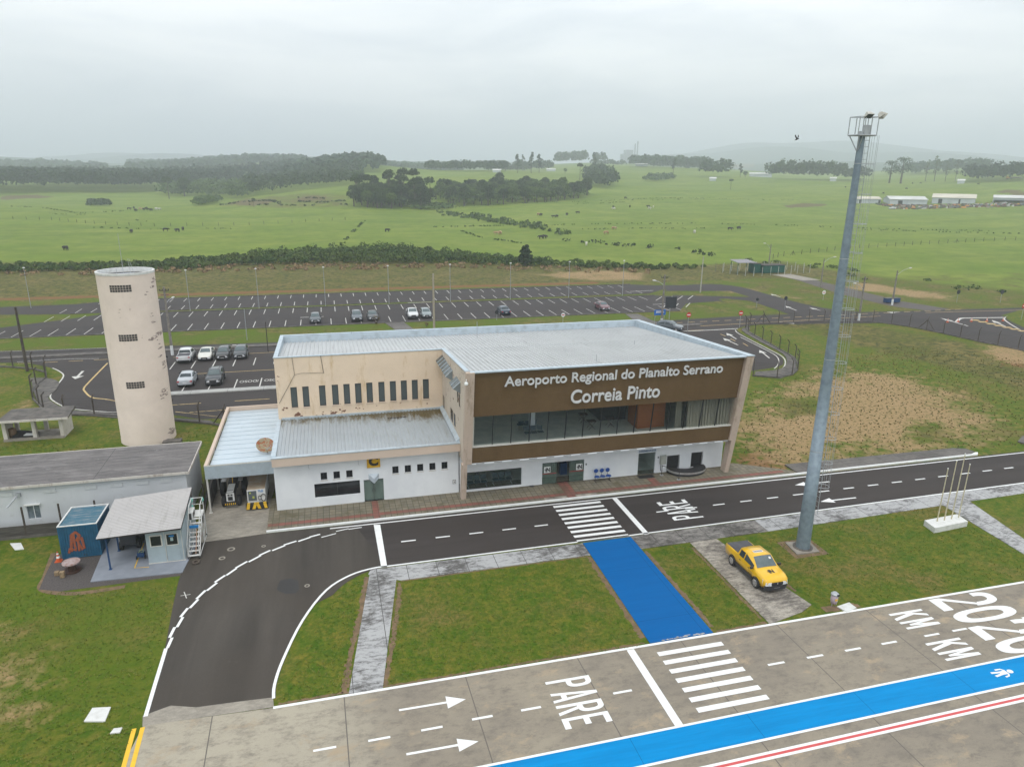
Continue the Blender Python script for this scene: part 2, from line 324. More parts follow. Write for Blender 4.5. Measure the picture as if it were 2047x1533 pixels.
lushc = _mix(nt, _ramp(nt, _noise(nt, 0.013, 5, 0.6, stretch=(1, 3, 1)).outputs[0], 0.42, 0.62).outputs[0], lushc, _mix(nt, 1.0, lushc, (0.78, 0.85, 0.70), 'MULTIPLY'))
lushc = _mix(nt, _ramp(nt, nm.outputs[0], 0.3, 0.8).outputs[0], lushc, _mix(nt, 1.0, lushc, (0.8, 0.85, 0.75), 'MULTIPLY'))
heathc = _mix(nt, _ramp(nt, nl.outputs[0], 0.38, 0.66).outputs[0], (0.108, 0.112, 0.020), (0.190, 0.150, 0.050))
heathc = _mix(nt, _ramp(nt, nm.outputs[0], 0.46, 0.6).outputs[0], heathc, (0.052, 0.060, 0.014))
heathc = _mix(nt, _ramp(nt, nf.outputs[0], 0.5, 0.62).outputs[0], heathc, _mix(nt, 1.0, heathc, (0.6, 0.65, 0.6), 'MULTIPLY'))
def brk(mask, src, amp, a=0.42, b=0.6):
    return _ramp(nt, mth('ADD', mask, mth('MULTIPLY', mth('SUBTRACT', src, 0.5), amp)), a, b).outputs[0]
c = _mix(nt, brk(sp.outputs[2], nl.outputs[0], 1.4, 0.3, 0.75), near, heathc)
redc = _mix(nt, nf.outputs[0], (0.25, 0.115, 0.05), (0.12, 0.072, 0.025))
c = _mix(nt, brk(sp2.outputs[0], nm.outputs[0], 1.6, 0.45, 0.65), c, redc)
tanc = _mix(nt, nl.outputs[0], (0.31, 0.205, 0.10), (0.39, 0.27, 0.145))
tuft = _ramp(nt, _noise(nt, 3.6, 3, 0.5, dist=0.3).outputs[0], 0.54, 0.62).outputs[0]
tanc = _mix(nt, tuft, tanc, (0.15, 0.125, 0.05)); tanc = _mix(nt, _ramp(nt, nx.outputs[0], 0.5, 0.62).outputs[0], tanc, _mix(nt, 1.0, tanc, (0.68, 0.66, 0.6), 'MULTIPLY'))
tmask = mth('ADD', sp.outputs[0], mth('MULTIPLY', mth('SUBTRACT', nl.outputs[0], 0.5), 0.9)); c = _mix(nt, mth('MULTIPLY', brk(tmask, nm.outputs[0], 1.5, 0.38, 0.80), 0.92), c, tanc)
c = _mix(nt, mth('MULTIPLY', sp.outputs[1], mth('SUBTRACT', 1.0, mth('MULTIPLY', brk(sp.outputs[2], nl.outputs[0], 1.2, 0.35, 0.8), sp.outputs[1]))), c, lushc)
lushc2 = None
c = _mix(nt, at2.outputs['Alpha'], c, (0.035, 0.065, 0.032))
c = _mix(nt, brk(sp2.outputs[2], nl.outputs[0], 1.0, 0.45, 0.6), c, _mix(nt, nf.outputs[0], (0.13, 0.075, 0.04), (0.10, 0.11, 0.03)))
nt.links.new(c, bs.inputs['Base Color']); _bump(nt, bs, nf.outputs[0], 0.6, 0.06)
me.materials.append(m); M['grass'] = m
gr = bpy.data.objects.new('ground', me); COL.objects.link(gr); tag(gr, kind='structure')

# ---------------------------------------------------------------- paving materials
def asphalt(name, base, streak=(0.08, 1.2, 1), hi=1.6):
    m, nt, bs = newmat(name); bs.inputs['Roughness'].default_value = 0.85; bs.inputs['Specular IOR Level'].default_value = 0.3
    a = _noise(nt, 0.35, 5, 0.6, stretch=streak, dist=0.4); b = _noise(nt, 0.12, 4, 0.6); f = _noise(nt, 45, 3, 0.7); g_ = _noise(nt, 1.5, 6, 0.7, dist=0.5)
    c = _mix(nt, _ramp(nt, a.outputs[0], 0.35, 0.72).outputs[0], base, tuple(v*hi for v in base))
    c = _mix(nt, _ramp(nt, b.outputs[0], 0.4, 0.7).outputs[0], c, tuple(v*1.25*k for v, k in zip(base, (1.05, 1.0, .95))))
    c = _mix(nt, _ramp(nt, g_.outputs[0], 0.6, 0.8).outputs[0], c, tuple(v*1.7 for v in base))
    c = _mix(nt, _ramp(nt, f.outputs[0], 0.3, 0.75).outputs[0], _mix(nt, 1.0, c, (0.78, 0.78, 0.78), 'MULTIPLY'), _mix(nt, 1.0, c, (1.25, 1.25, 1.25), 'MULTIPLY'))
    nt.links.new(c, bs.inputs['Base Color']); _bump(nt, bs, f.outputs[0], 0.3, 0.01); return m
M['asphalt'] = asphalt('asphalt', (0.034, 0.029, 0.027), hi=1.9)
M['asphalt_lot'] = asphalt('lot_asphalt', (0.038, 0.033, 0.032), (0.1, 0.8, 1), 1.35)
M['asphalt_turn'] = asphalt('worn_asphalt', (0.046, 0.040, 0.034), (1.3, 0.10, 1), 1.9)
m, nt, bs = newmat('apron_concrete'); bs.inputs['Roughness'].default_value = 0.8; bs.inputs['Specular IOR Level'].default_value = 0.3
tcn = nt.nodes.new('ShaderNodeTexCoord'); OBJ = tcn.outputs['Object']
def jnt(ax, per, off, wid, slant=0.0):
    s_ = nt.nodes.new('ShaderNodeSeparateXYZ'); nt.links.new(OBJ, s_.inputs[0])
    a = s_.outputs[ax]
    if slant: a = mth('ADD', a, mth('MULTIPLY', s_.outputs[1-ax], slant))
    f_ = mth('FRACT', mth('DIVIDE', mth('ADD', a, off), per)); return mth('LESS_THAN', mth('ABSOLUTE', mth('SUBTRACT', f_, 0.5)), wid/per)
pa = _noise(nt, 0.22, 7, 0.7, dist=0.1, stretch=(0.8, 1.2, 1)); pb = _noise(nt, 1.3, 9, 0.82, dist=0.05, stretch=(0.7, 1.3, 1)); pf = _noise(nt, 30, 3, 0.7); pg = _noise(nt, 0.45, 8, 0.72, dist=0.1, stretch=(0.8, 1.3, 1))
sxz = nt.nodes.new('ShaderNodeSeparateXYZ'); nt.links.new(OBJ, sxz.inputs[0])
c = _mix(nt, _ramp(nt, pa.outputs[0], 0.36, 0.64).outputs[0], (0.275, 0.240, 0.185), (0.20, 0.175, 0.142))
ltm = nt.nodes.new('ShaderNodeMapRange'); ltm.inputs[1].default_value = 2.5; ltm.inputs[2].default_value = -1.5; nt.links.new(mth('ADD', sxz.outputs[0], mth('MULTIPLY', mth('SUBTRACT', pg.outputs[0], 0.5), 3.0)), ltm.inputs[0])
c = _mix(nt, ltm.outputs[0], c, _mix(nt, pa.outputs[0], (0.38, 0.345, 0.27), (0.30, 0.27, 0.215)))
c = _mix(nt, _ramp(nt, pb.outputs[0], 0.48, 0.72).outputs[0], c, (0.13, 0.115, 0.098))
c = _mix(nt, _ramp(nt, pg.outputs[0], 0.56, 0.66).outputs[0], c, (0.33, 0.265, 0.185))
c = _mix(nt, _ramp(nt, pf.outputs[0], 0.3, 0.8).outputs[0], c, _mix(nt, 1.0, c, (1.22, 1.2, 1.18), 'MULTIPLY'))
c = _mix(nt, jnt(0, 6.1, 2.9, 0.026, 0.02), c, (0.13, 0.115, 0.10)); pass
nt.links.new(c, bs.inputs['Base Color']); _bump(nt, bs, pf.outputs[0], 0.2, 0.01); M['apron'] = m
def slabmat(name, light, dark, lo, hi, per=None):
    m, nt, bs = newmat(name); bs.inputs['Roughness'].default_value = 0.85
    a = _noise(nt, 2.2, 9, 0.82, dist=0.15, stretch=(0.7, 1.5, 1)); b = _noise(nt, 0.35, 3, 0.5); f = _noise(nt, 25, 3, 0.7)
    s2 = nt.nodes.new('ShaderNodeMath'); s2.operation = 'ADD'; nt.links.new(a.outputs[0], s2.inputs[0])
    s3 = nt.nodes.new('ShaderNodeMath'); s3.operation = 'MULTIPLY'; s3.inputs[1].default_value = 0.5; nt.links.new(b.outputs[0], s3.inputs[0]); nt.links.new(s3.outputs[0], s2.inputs[1])
    c = _mix(nt, _ramp(nt, s2.outputs[0], lo, hi).outputs[0], light, dark)
    c = _mix(nt, _ramp(nt, f.outputs[0], 0.3, 0.8).outputs[0], c, _mix(nt, 1.0, c, (0.8, 0.8, 0.8), 'MULTIPLY'))
    if per:
        t = nt.nodes.new('ShaderNodeTexCoord'); bt = nt.nodes.new('ShaderNodeTexBrick'); bt.offset = 0; bt.inputs['Scale'].default_value = 1; bt.inputs['Brick Width'].default_value = per[0]; bt.inputs['Row Height'].default_value = per[1]; bt.inputs['Mortar Size'].default_value = 0.02
        nt.links.new(t.outputs['Object'], bt.inputs['Vector']); c = _mix(nt, bt.outputs['Fac'], c, tuple(v*0.6 for v in dark))
    nt.links.new(c, bs.inputs['Base Color']); _bump(nt, bs, f.outputs[0], 0.25, 0.01); return m
M['slab'] = slabmat('mottled_slab', (0.42, 0.42, 0.42), (0.10, 0.095, 0.09), 0.70, 0.86, (1.95, 50))
M['slab_dark'] = slabmat('dark_slab', (0.30, 0.28, 0.26), (0.07, 0.065, 0.058), 0.60, 0.82, (1.95, 50))
M['slab_grey'] = slabmat('grey_slab', (0.17, 0.155, 0.14), (0.08, 0.072, 0.066), 0.6, 0.9, (2.0, 50))
M['pad'] = slabmat('rough_pad', (0.42, 0.38, 0.32), (0.12, 0.105, 0.09), 0.66, 0.86)
M['yardconc'] = slabmat('yard_concrete', (0.38, 0.345, 0.285), (0.18, 0.16, 0.135), 0.6, 0.95)
m, nt, bs = newmat('paving'); bs.inputs['Roughness'].default_value = 0.85
t = nt.nodes.new('ShaderNodeTexCoord'); bt = nt.nodes.new('ShaderNodeTexBrick'); bt.offset = 0; bt.inputs['Scale'].default_value = 1; bt.inputs['Brick Width'].default_value = 0.45; bt.inputs['Row Height'].default_value = 0.45; bt.inputs['Mortar Size'].default_value = 0.022; bt.inputs['Bias'].default_value = 0
bt.inputs['Color1'].default_value = (0.215, 0.185, 0.13, 1); bt.inputs['Color2'].default_value = (0.16, 0.145, 0.11, 1); bt.inputs['Mortar'].default_value = (0.07, 0.065, 0.04, 1); nt.links.new(t.outputs['Object'], bt.inputs['Vector'])
a = _noise(nt, 0.6, 6, 0.7, dist=0.5); c = _mix(nt, _ramp(nt, a.outputs[0], 0.48, 0.68).outputs[0], bt.outputs[0], (0.10, 0.085, 0.045))
nt.links.new(c, bs.inputs['Base Color']); M['paving'] = m
m, nt, bs = newmat('red_paving'); bs.inputs['Roughness'].default_value = 0.85
t = nt.nodes.new('ShaderNodeTexCoord'); bt = nt.nodes.new('ShaderNodeTexBrick'); bt.offset = 0; bt.inputs['Scale'].default_value = 1; bt.inputs['Brick Width'].default_value = 0.45; bt.inputs['Row Height'].default_value = 0.45; bt.inputs['Mortar Size'].default_value = 0.018
bt.inputs['Color1'].default_value = (0.25, 0.095, 0.072, 1); bt.inputs['Color2'].default_value = (0.20, 0.09, 0.068, 1); bt.inputs['Mortar'].default_value = (0.08, 0.055, 0.04, 1); nt.links.new(t.outputs['Object'], bt.inputs['Vector'])
a = _noise(nt, 0.7, 6, 0.7, dist=0.5); c = _mix(nt, _ramp(nt, a.outputs[0], 0.5, 0.7).outputs[0], bt.outputs[0], (0.12, 0.07, 0.045)); nt.links.new(c, bs.inputs['Base Color']); M['redpav'] = m
def bluemat(name, c1, c2):
    m, nt, bs = newmat(name); bs.inputs['Roughness'].default_value = 0.75; bs.inputs['Specular IOR Level'].default_value = 0.12
    a = _noise(nt, 0.8, 6, 0.7, stretch=(0.25, 3, 1)); c = _mix(nt, _ramp(nt, a.outputs[0], 0.35, 0.7).outputs[0], c1, c2)
    t = nt.nodes.new('ShaderNodeTexCoord'); bt = nt.nodes.new('ShaderNodeTexBrick'); bt.offset = 0; bt.inputs['Scale'].default_value = 1; bt.inputs['Brick Width'].default_value = 3.9 if 'path' in name else 6.1; bt.inputs['Row Height'].default_value = 5.4; bt.inputs['Mortar Size'].default_value = 0.012
    nt.links.new(t.outputs['Object'], bt.inputs['Vector']); c = _mix(nt, bt.outputs['Fac'], c, tuple(v*0.55 for v in c2))
    nt.links.new(c, bs.inputs['Base Color']); return m
M['bluepath'] = bluemat('blue_path', (0.0, 0.108, 0.335), (0.0, 0.095, 0.30)); M['bluelane'] = bluemat('blue_lane', (0.0, 0.25, 0.58), (0.0, 0.19, 0.46))
M['gravel'] = pm('gravel', (0.105, 0.09, 0.085), (0.055, 0.048, 0.045), 14, 0.95, lo=0.35, hi=0.65, bump=0.6)
M['dirt'] = pm('dirt', (0.21, 0.135, 0.075), (0.12, 0.085, 0.045), 2.2, 0.95, lo=0.35, hi=0.65, bump=0.5)
M['padgrey'] = pm('grey_painted_slab', (0.25, 0.27, 0.31), (0.20, 0.22, 0.25), 1.2, 0.6, lo=0.4, hi=0.7)

def sheet(name, pts, mat, z):                # one flat structure sheet
    b = MB(); P = [p if len(p) == 2 else p for p in pts]
    a = sum(P[i][0]*P[(i+1) % len(P)][1]-P[(i+1) % len(P)][0]*P[i][1] for i in range(len(P)))
    if a < 0: P = P[::-1]
    b.poly([(x, y, z) for x, y in P]); return tag(b.build(name, mat), kind='structure')
def raised(name, pts, mat, z, z0=-0.05):
    b = MB(); b.prism(list(pts), z0, z); return tag(b.build(name, mat), kind='structure')
def gp(*pix): return [G(*p) for p in pix]
def line(b, pts, w, z, m=0):                 # a painted line of width w through ground points
    P = [Vector((p[0], p[1])) for p in pts]; Lf = []; Rt = []
    for i, p in enumerate(P):
        t = (P[min(i+1, len(P)-1)]-P[max(i-1, 0)]).normalized(); n = Vector((-t.y, t.x))*w/2; Lf.append(p+n); Rt.append(p-n)
    for i in range(len(P)-1): b.poly([(Rt[i].x, Rt[i].y, z), (Rt[i+1].x, Rt[i+1].y, z), (Lf[i+1].x, Lf[i+1].y, z), (Lf[i].x, Lf[i].y, z)], m)
def smooth(pts, n=6):                        # Catmull-Rom through the points
    P = [Vector((p[0], p[1])) for p in pts]; o = []
    for i in range(len(P)-1):
        a, b, c, d = P[max(i-1, 0)], P[i], P[i+1], P[min(i+2, len(P)-1)]
        for k in range(n):
            t = k/n; o.append(0.5*((2*b)+(-a+c)*t+(2*a-5*b+4*c-d)*t*t+(-a+3*b-3*c+d)*t**3))
    return [(q.x, q.y) for q in o]+[(P[-1].x, P[-1].y)]
def rect(b, x0, x1, y0, y1, z, m=0): b.poly([(x0, y0, z), (x1, y0, z), (x1, y1, z), (x0, y1, z)], m)
def arrow(b, tip, tail, hw, hl, w, z, m=0):
    T = Vector(tip); B = Vector(tail); d = (T-B).normalized(); n = Vector((-d.y, d.x)); K = T-d*hl
    b.poly([(q.x, q.y, z) for q in (B-n*w/2, K-n*w/2, K+n*w/2, B+n*w/2)], m)
    b.poly([(q.x, q.y, z) for q in (K-n*hw/2, T, K+n*hw/2)], m)

# stencil lettering for the paving: every letter is a list of outlines in a unit box
def _ring(cu, cv, ru, rv, iu, iv, a0, a1, n=12):
    A_ = np.linspace(a0, a1, n+1); e_ = lambda c_: math.copysign(abs(c_)**.8, c_); o_ = []
    for a, c_ in zip(A_[:-1], A_[1:]): o_.append([(cu+ru*e_(math.cos(a)), cv+rv*e_(math.sin(a))), (cu+ru*e_(math.cos(c_)), cv+rv*e_(math.sin(c_))), (cu+iu*e_(math.cos(c_)), cv+iv*e_(math.sin(c_))), (cu+iu*e_(math.cos(a)), cv+iv*e_(math.sin(a)))])
    return o_
def _rc(u0, u1, v0, v1): return [(u0, v0), (u1, v0), (u1, v1), (u0, v1)]
_P = [_rc(0, .27, 0, 1), _rc(.27, .5, .88, 1), _rc(.27, .5, .44, .56)]+_ring(.5, .72, .5, .28, .22, .16, -math.pi/2, math.pi/2)
GLY = {'P': _P, 'R': _P+[[(.36, .44), (.62, .44), (1, 0), (.72, 0)]], 'E': [_rc(0, .27, 0, 1), _rc(.27, 1, .87, 1), _rc(.27, .85, .44, .57), _rc(.27, 1, 0, .13)],
       'A': [[(0, 0), (.25, 0), (.58, 1), (.36, 1)], [(.75, 0), (1, 0), (.64, 1), (.42, 1)], _rc(.2, .8, .2, .32)], 'K': [_rc(0, .27, 0, 1), [(.27, .42), (.27, .62), (.7, 1), (1, 1)], [(.3, .5), (.52, .68), (1, 0), (.7, 0)]],
       'M': [_rc(0, .25, 0, 1), _rc(.75, 1, 0, 1), [(.1, 1), (.3, 1), (.6, .2), (.42, .2)], [(.9, 1), (.7, 1), (.42, .22), (.6, .22)]],
       '0': _ring(.5, .5, .5, .5, .25, .30, 0, 2*math.pi, 28), '2': _ring(.5, .70, .5, .30, .22, .16, -.35, math.pi*1.0, 16)+[[(.99, .64), (.74, .60), (.0, .17), (.0, .02)], _rc(0, 1, 0, .16)]}
def stencil(b, txt, ox, oy, eu, ev, w, h, gap, z):
    n_ = len(txt); lw = (w-gap*(n_-1))/n_
    for i, ch in enumerate(txt):
        for k, P in enumerate(GLY[ch]):
            q = [(ox+eu[0]*(i*(lw+gap)+u*lw)+ev[0]*v*h, oy+eu[1]*(i*(lw+gap)+u*lw)+ev[1]*v*h) for u, v in P]; a = sum(q[j][0]*q[(j+1) % len(q)][1]-q[(j+1) % len(q)][0]*q[j][1] for j in range(len(q)))
            if a < 0: q = q[::-1]
            b.poly([(x_, y_, z+.00025*k) for x_, y_ in q])
# ---------------------------------------------------------------- apron
sheet('apron', [(-9.6, 30.52), (-9.95, 28), (-10.2, 4), (160, 4), (160, 30.75), (42.2, 30.42), (-3.8, 30.28)], M['apron'], 0.02)
sheet('concrete_strip', [(-9.62, 30.50), (-3.76, 30.32), (-3.85, 31.02), (-5.5, 31.12), (-7.4, 31.2), (-8.6, 31.62), (-9.75, 31.2)], M['yardconc'], 0.024)
b = MB(); Z1 = 0.027
line(b, [(-3.8, 30.28), (19, 30.33), (42.2, 30.42), (160, 30.75)], 0.17, Z1)
line(b, [(-12, 24.05), (4.9, 24.38), (14.55, 24.45), (35.5, 24.64), (160, 25.7)], 0.13, Z1+.004)
line(b, [(-12, 22.45), (13.7, 22.72), (33.4, 22.88), (160, 23.9)], 0.13, Z1+.004)
line(b, [(-12, 21.68), (15.5, 21.87), (32.5, 22.04), (160, 23.2)], 0.43, Z1)
rect(b, 14.58, 15.0, 24.5, 30.2, Z1)
for k in range(7): rect(b, 16.1, 20.0, 29.32-k*0.715, 29.64-k*0.715, Z1)
for x0 in (-1.9, 0.52, 2.95, 5.38, 7.8, 12.58, 21.4, 23.8, 26.22, 28.6, 31.5, 33.45, 38.5, 41):
    if x0 < 5: rect(b, x0-0.0, x0+1.0, 27.05, 27.18, Z1) if x0 > 2 else rect(b, x0, x0+1.0, 27.0, 27.13, Z1)
    else: rect(b, x0, x0+1.0, 27.13+x0*.004, 27.27+x0*.004, Z1)
stencil(b, 'PARE', 9.5, 28.84, (0, -1), (1, 0), 3.3, 2.35, .2, Z1)
def strokes(b, ox, oy, sc, lines, z):     # thick painted strokes; u runs towards -y, v towards +x
    for (u0, v0, u1, v1), w in lines:
        p, q = Vector((ox+v0*sc[1], oy-u0*sc[0])), Vector((ox+v1*sc[1], oy-u1*sc[0])); h_ = w/2
        b.poly([(p.x, p.y+h_, z), (p.x, p.y-h_, z), (q.x, q.y-h_, z), (q.x, q.y+h_, z)]); z += .0004
for x0, y0 in ((31.05, 29.55), (31.0, 26.75)):
    stencil(b, 'KM', x0, y0+.02, (0, -1), (1, 0), 1.5, 2.3, .16, Z1); continue
    strokes(b, x0, y0, (1, 2.3), (((.0, 0, .0, 1), .2), ((.02, .42, .5, 1), .2), ((.12, .55, .52, 0), .2)), Z1)
    strokes(b, x0, y0-.86, (1, 2.3), (((.0, 0, .0, 1), .17), ((.6, 0, .6, 1), .17), ((.02, 1, .3, .15), .15), ((.58, 1, .3, .15), .15)), Z1)
for y0 in (30.22, 27.38): stencil(b, '20', 34.55, y0, (0, -1), (1, 0), 2.6, 4.35, .18, Z1)
arrow(b, (5.35, 28.62), (2.08, 28.66), 0.85, 0.95, 0.13, Z1); arrow(b, (5.4, 25.83), (2.12, 25.87), 0.78, 0.95, 0.13, Z1)
# walking figure on the blue lane
def fig(b, x, y, z):
    b.poly([(x+1.16+0.17*math.cos(a), y+0.14*math.sin(a), z) for a in np.linspace(0, 2*math.pi, 17)[:-1]])
    for pts, w in (([(0.95, 0), (0.5, 0)], 0.26), ([(0.55, 0.07), (0.05, 0.13)], 0.12), ([(0.55, -0.07), (0.08, -0.14)], 0.12), ([(0.93, 0.1), (0.78, 0.26), (0.45, 0.27)], 0.09), ([(0.93, -0.1), (0.8, -0.26), (0.55, -0.3)], 0.09)):
        line(b, [(x+p[0], y+p[1]) for p in pts], w, z); z += 0.0003
fig(b, 32.4, 23.78, Z1+.009)
tag(b.build('apron_markings', M['white_paint']), kind='structure')
b = MB(); b.poly([(x_, y_, 0.0265) for x_, y_ in ((-12, 22.5), (13.7, 22.76), (33.4, 22.92), (160, 23.95), (160, 25.65), (35.5, 24.6), (14.55, 24.41), (4.9, 24.34), (-12, 24.0))]); tag(b.build('blue_lane', M['bluelane']), kind='structure')
b = MB(); line(b, [(-12, 21.68), (15.5, 21.87), (32.5, 22.04), (160, 23.2)], 0.14, Z1+.004); tag(b.build('red_line', M['red_line']), kind='structure')
b = MB()
for q in (0, 0.36): line(b, [(-9.95+q, 30.42), (-9.86+q, 28), (-9.9+q, 20)], 0.2, 0.026)
tag(b.build('yellow_lines', M['yellow']), kind='structure')

# ---------------------------------------------------------------- front road
turn = gp((288, 1434), (312, 1375), (332, 1285), (345, 1215), (356, 1165), (372, 1115), (386, 1098), (400, 1080), (455, 1075), (535, 1068))
inner = smooth(gp((547, 1396), (549, 1368), (566, 1318), (605, 1240), (652, 1180), (700, 1150), (745, 1136), (775, 1132)), 4)
sheet('access_road', turn[:-1]+[(-5.2, 48.35), (0.8, 48.35), (3.0, 41.88)]+[(p[0]+(0.75 if 1 < i < 14 else .1), p[1]) for i, p in enumerate(inner[::-1])], M['asphalt_turn'], 0.014)
sheet('road', [(0.8, 48.38), (2.7, 41.86), (56, 42.55), (170, 44.2), (170, 48.9), (62, 48.4)], M['asphalt'], 0.018)
b = MB(); z = 0.026
line(b, inner, 0.15, z); line(b, [(2.7, 41.9), (20, 42.0), (56.3, 42.62), (170, 44.3)], 0.14, z)
line(b, [(-0.9, 48.0), (20, 47.98), (63, 48.1), (170, 48.7)], 0.13, z)
line(b, gp((291, 1432), (310, 1368), (332, 1296)), 0.19, z)
Z6 = 2.8766
for q in ((963, 850, 990, 790), (975, 790, 1005, 730), (1018, 730, 1052, 672), (1038, 672, 1080, 620), (1092, 620, 1140, 570), (1130, 568, 1182, 518), (1190, 520, 1248, 475), (1235, 472, 1295, 432), (1302, 432, 1360, 392), (1355, 390, 1422, 352), (1430, 355, 1500, 318), (1490, 318, 1555, 288), (1565, 290, 1640, 260), (1632, 258, 1705, 235), (1715, 237, 1785, 213), (1780, 212, 1841, 196)):
    line(b, [G(q[0]/Z6, 1000+q[1]/Z6), G(q[2]/Z6, 1000+q[3]/Z6)], 0.16, z)
for q in ((968, 1175, 1085, 1144), (1085, 1127, 1185, 1105), (1185, 1110, 1290, 1095)): line(b, [G(400+q[0]/3.992, 780+q[1]/3.992), G(400+q[2]/3.992, 780+q[3]/3.992)], 0.10, z)
for k in range(40):
    x0 = 3.9+k*2.435
    if 15.5 < x0 < 21.5 or k in (5,): continue
    yc = 44.9+max(0, x0-25)*0.018; rect(b, x0, x0+1.02, yc-0.07, yc+0.07, z)
b.poly([(p[0], p[1], z) for p in gp((747, 1049), (760, 1049), (774, 1133), (762, 1134))][::-1])
rect(b, 20.98, 21.38, 41.8, 47.9, z)
for k in range(9): rect(b, 15.94, 19.85, 47.38-k*0.685, 47.70-k*0.685, z)
stencil(b, 'PARE', 26.55, 43.32, (0, 1), (-1, 0), 3.1, 2.45, .2, z)
arrow(b, G(1589, 970), G(1658, 963), 0.8, 1.1, 0.14, z); arrow(b, G(1640, 1003), G(1711, 995), 0.8, 1.1, 0.14, z)
tag(b.build('road_markings', M['white_paint']), kind='structure')
b = MB()     # tar patch and manholes on the bend
P = gp((553, 1178), (560, 1160), (580, 1156), (596, 1160), (598, 1178), (590, 1186), (572, 1187), (558, 1182)); b.poly([(x_, y_, 0.0195) for x_, y_ in P]); tag(b.build('tar_patch', pm('tar', (0.03, 0.028, 0.027), None, 6, 0.7)), kind='structure')
b = MB()
for p, r in (((462, 1098), 0.27), ((444, 1116), 0.22), ((527, 1092), 0.15), ((614, 1171), 0.17)):
    g_ = G(*p); b.lathe((g_[0], g_[1], 0.018), [(r, 0), (r*0.98, 0.02), (r*0.6, 0.022), (r*.55, 0.005)], 14)
tag(b.build('manhole_rings', M['yardconc']), kind='structure')
b = MB(); g0 = G(370, 1190); line(b, [G(361, 1191), G(381, 1188)], 0.05, 0.02); line(b, [G(368, 1183), G(373, 1196)], 0.05, 0.024); tag(b.build('paint_cross', M['worn_paint']), kind='structure')

# pavement in front of the terminal, with kerb
raised('pavement', [(-5.3, 48.55), (38.5, 48.62), (38.5, 49.2), (34.2, 51.9), (-5.3, 53.9)], M['paving'], 0.13)
raised('pavement', [(38.6, 48.62), (57.2, 48.72), (58.1, 49.25), (57.9, 50.0), (56.8, 50.4), (38.6, 50.6)], M['slab_grey'], 0.13)
b = MB(); b.prism([(-5.3, 48.40), (57.8, 48.56), (58.2, 48.95), (57.9, 48.98), (57.2, 48.71), (-5.3, 48.54)], -0.05, 0.15); tag(b.build('kerb', M['white_paint']), kind='structure')
raised('pavement', [(66, 49.2), (170, 50.1), (170, 53), (66.5, 51.5), (64.6, 50.4), (64.8, 49.4)], M['slab_grey'], 0.13)
b = MB()
rect(b, -5.25, 37.5, 49.05, 49.52, 0.1345); rect(b, 2.3, 2.78, 49.53, 51.55, 0.1345); rect(b, 2.3, 2.78, 48.6, 49.04, 0.1345); rect(b, 17.5, 18.4, 49.53, 51.55, 0.1345); rect(b, 17.5, 18.2, 48.6, 49.04, 0.1345); rect(b, 25.2, 25.9, 49.53, 50.6, 0.1345)
tag(b.build('red_paving_band', M['redpav']), kind='structure')
b = MB(); rect(b, 15.6, 17.45, 48.62, 49.0, 0.1345); rect(b, 18.25, 20.0, 48.62, 49.0, 0.1345); tag(b.build('worn_tiles', M['pad']), kind='structure')
raised('carport_slab', [(-10.0, 48.0), (-9.9, 60.3), (-4.8, 60.3), (-5.32, 54), (-5.32, 48.3), (-7.5, 48.1)], M['yardconc'], 0.05)

# slabs and paths between road and apron
raised('footpath', gp((740, 1141), (795, 1137), (765, 1376), (697, 1388)), M['slab'], 0.03)
raised('footpath', [(3.35, 40.0), (16.2, 40.1), (16.2, 41.72), (1.6, 41.72), (1.4, 41.2)], M['slab'], 0.035)
raised('footpath', [(19.9, 40.05), (30, 40.2), (30, 42.0), (19.9, 41.85)], M['slab_dark'], 0.035)
raised('footpath', [(30.02, 40.2), (54.5, 41.0), (170, 43.4), (170, 44.1), (54.5, 42.5), (30.02, 42.0)], M['slab'], 0.035)
raised('footpath', [(46.09, 40.7), (45.43, 33.2), (45.2, 30.75), (46.4, 30.75), (47.38, 34.87), (48.75, 40.8)], M['slab'], 0.04)
raised('blue_path', [(16.25, 41.75), (19.88, 41.78), (19.98, 30.45), (16.08, 30.45)], M['bluepath'], 0.035)
b = MB()
for k in range(26): a_, c_ = 16.9+rng.random()*2.6, 30.5+abs(rng.gauss(0, .05)); b.poly([(a_+.12*rng.uniform(.4, 1.4)*math.cos(t_), c_+.05*rng.uniform(.4, 1.4)*math.sin(t_), .0365+.0002*k) for t_ in np.linspace(0, 6.28, 8)[:-1]])
tag(b.build('paint_wear', M['slab']), kind='structure')
raised('parking_pad', [(23.65, 40.1), (25.75, 40.1), (26.9, 33), (27.2, 31.5), (26.2, 31.0), (23.6, 30.4)], M['pad'], 0.03)
b = MB()   # bare earth edges
for P, w in ((gp((733, 1153), (720, 1230), (700, 1310), (688, 1385)), 0.35), (gp((800, 1165), (790, 1250), (770, 1372)), 0.3), ([(16.0, 39.9), (15.9, 31)], 0.35), ([(20.1, 39.8), (20.2, 31)], 0.32), ([(3.4, 39.93), (16, 40.0)], 0.12), ([(23.5, 39.5), (23.42, 31)], 0.22), ([(26.2, 39.0), (27.2, 33)], 0.25), ([(-3.6, 30.5), (15.8, 30.55)], 0.16), ([(20.2, 30.55), (23.5, 30.6)], 0.2), ([(27.6, 30.9), (30, 30.75)], 0.5)):
    q_ = smooth(P, 1); o_ = []
    for i in range(len(q_)-1):
        n_ = max(1, int(math.dist(q_[i], q_[i+1])/.22))
        for k in range(n_): o_.append((q_[i][0]+(q_[i+1][0]-q_[i][0])*k/n_+rng.gauss(0, .03), q_[i][1]+(q_[i+1][1]-q_[i][1])*k/n_+rng.gauss(0, .03)))
    o_.append(q_[-1])
    for i in range(len(o_)-1): line(b, o_[i:i+2], w*rng.uniform(.5, 1.25), 0.008+.0003*(i % 3))
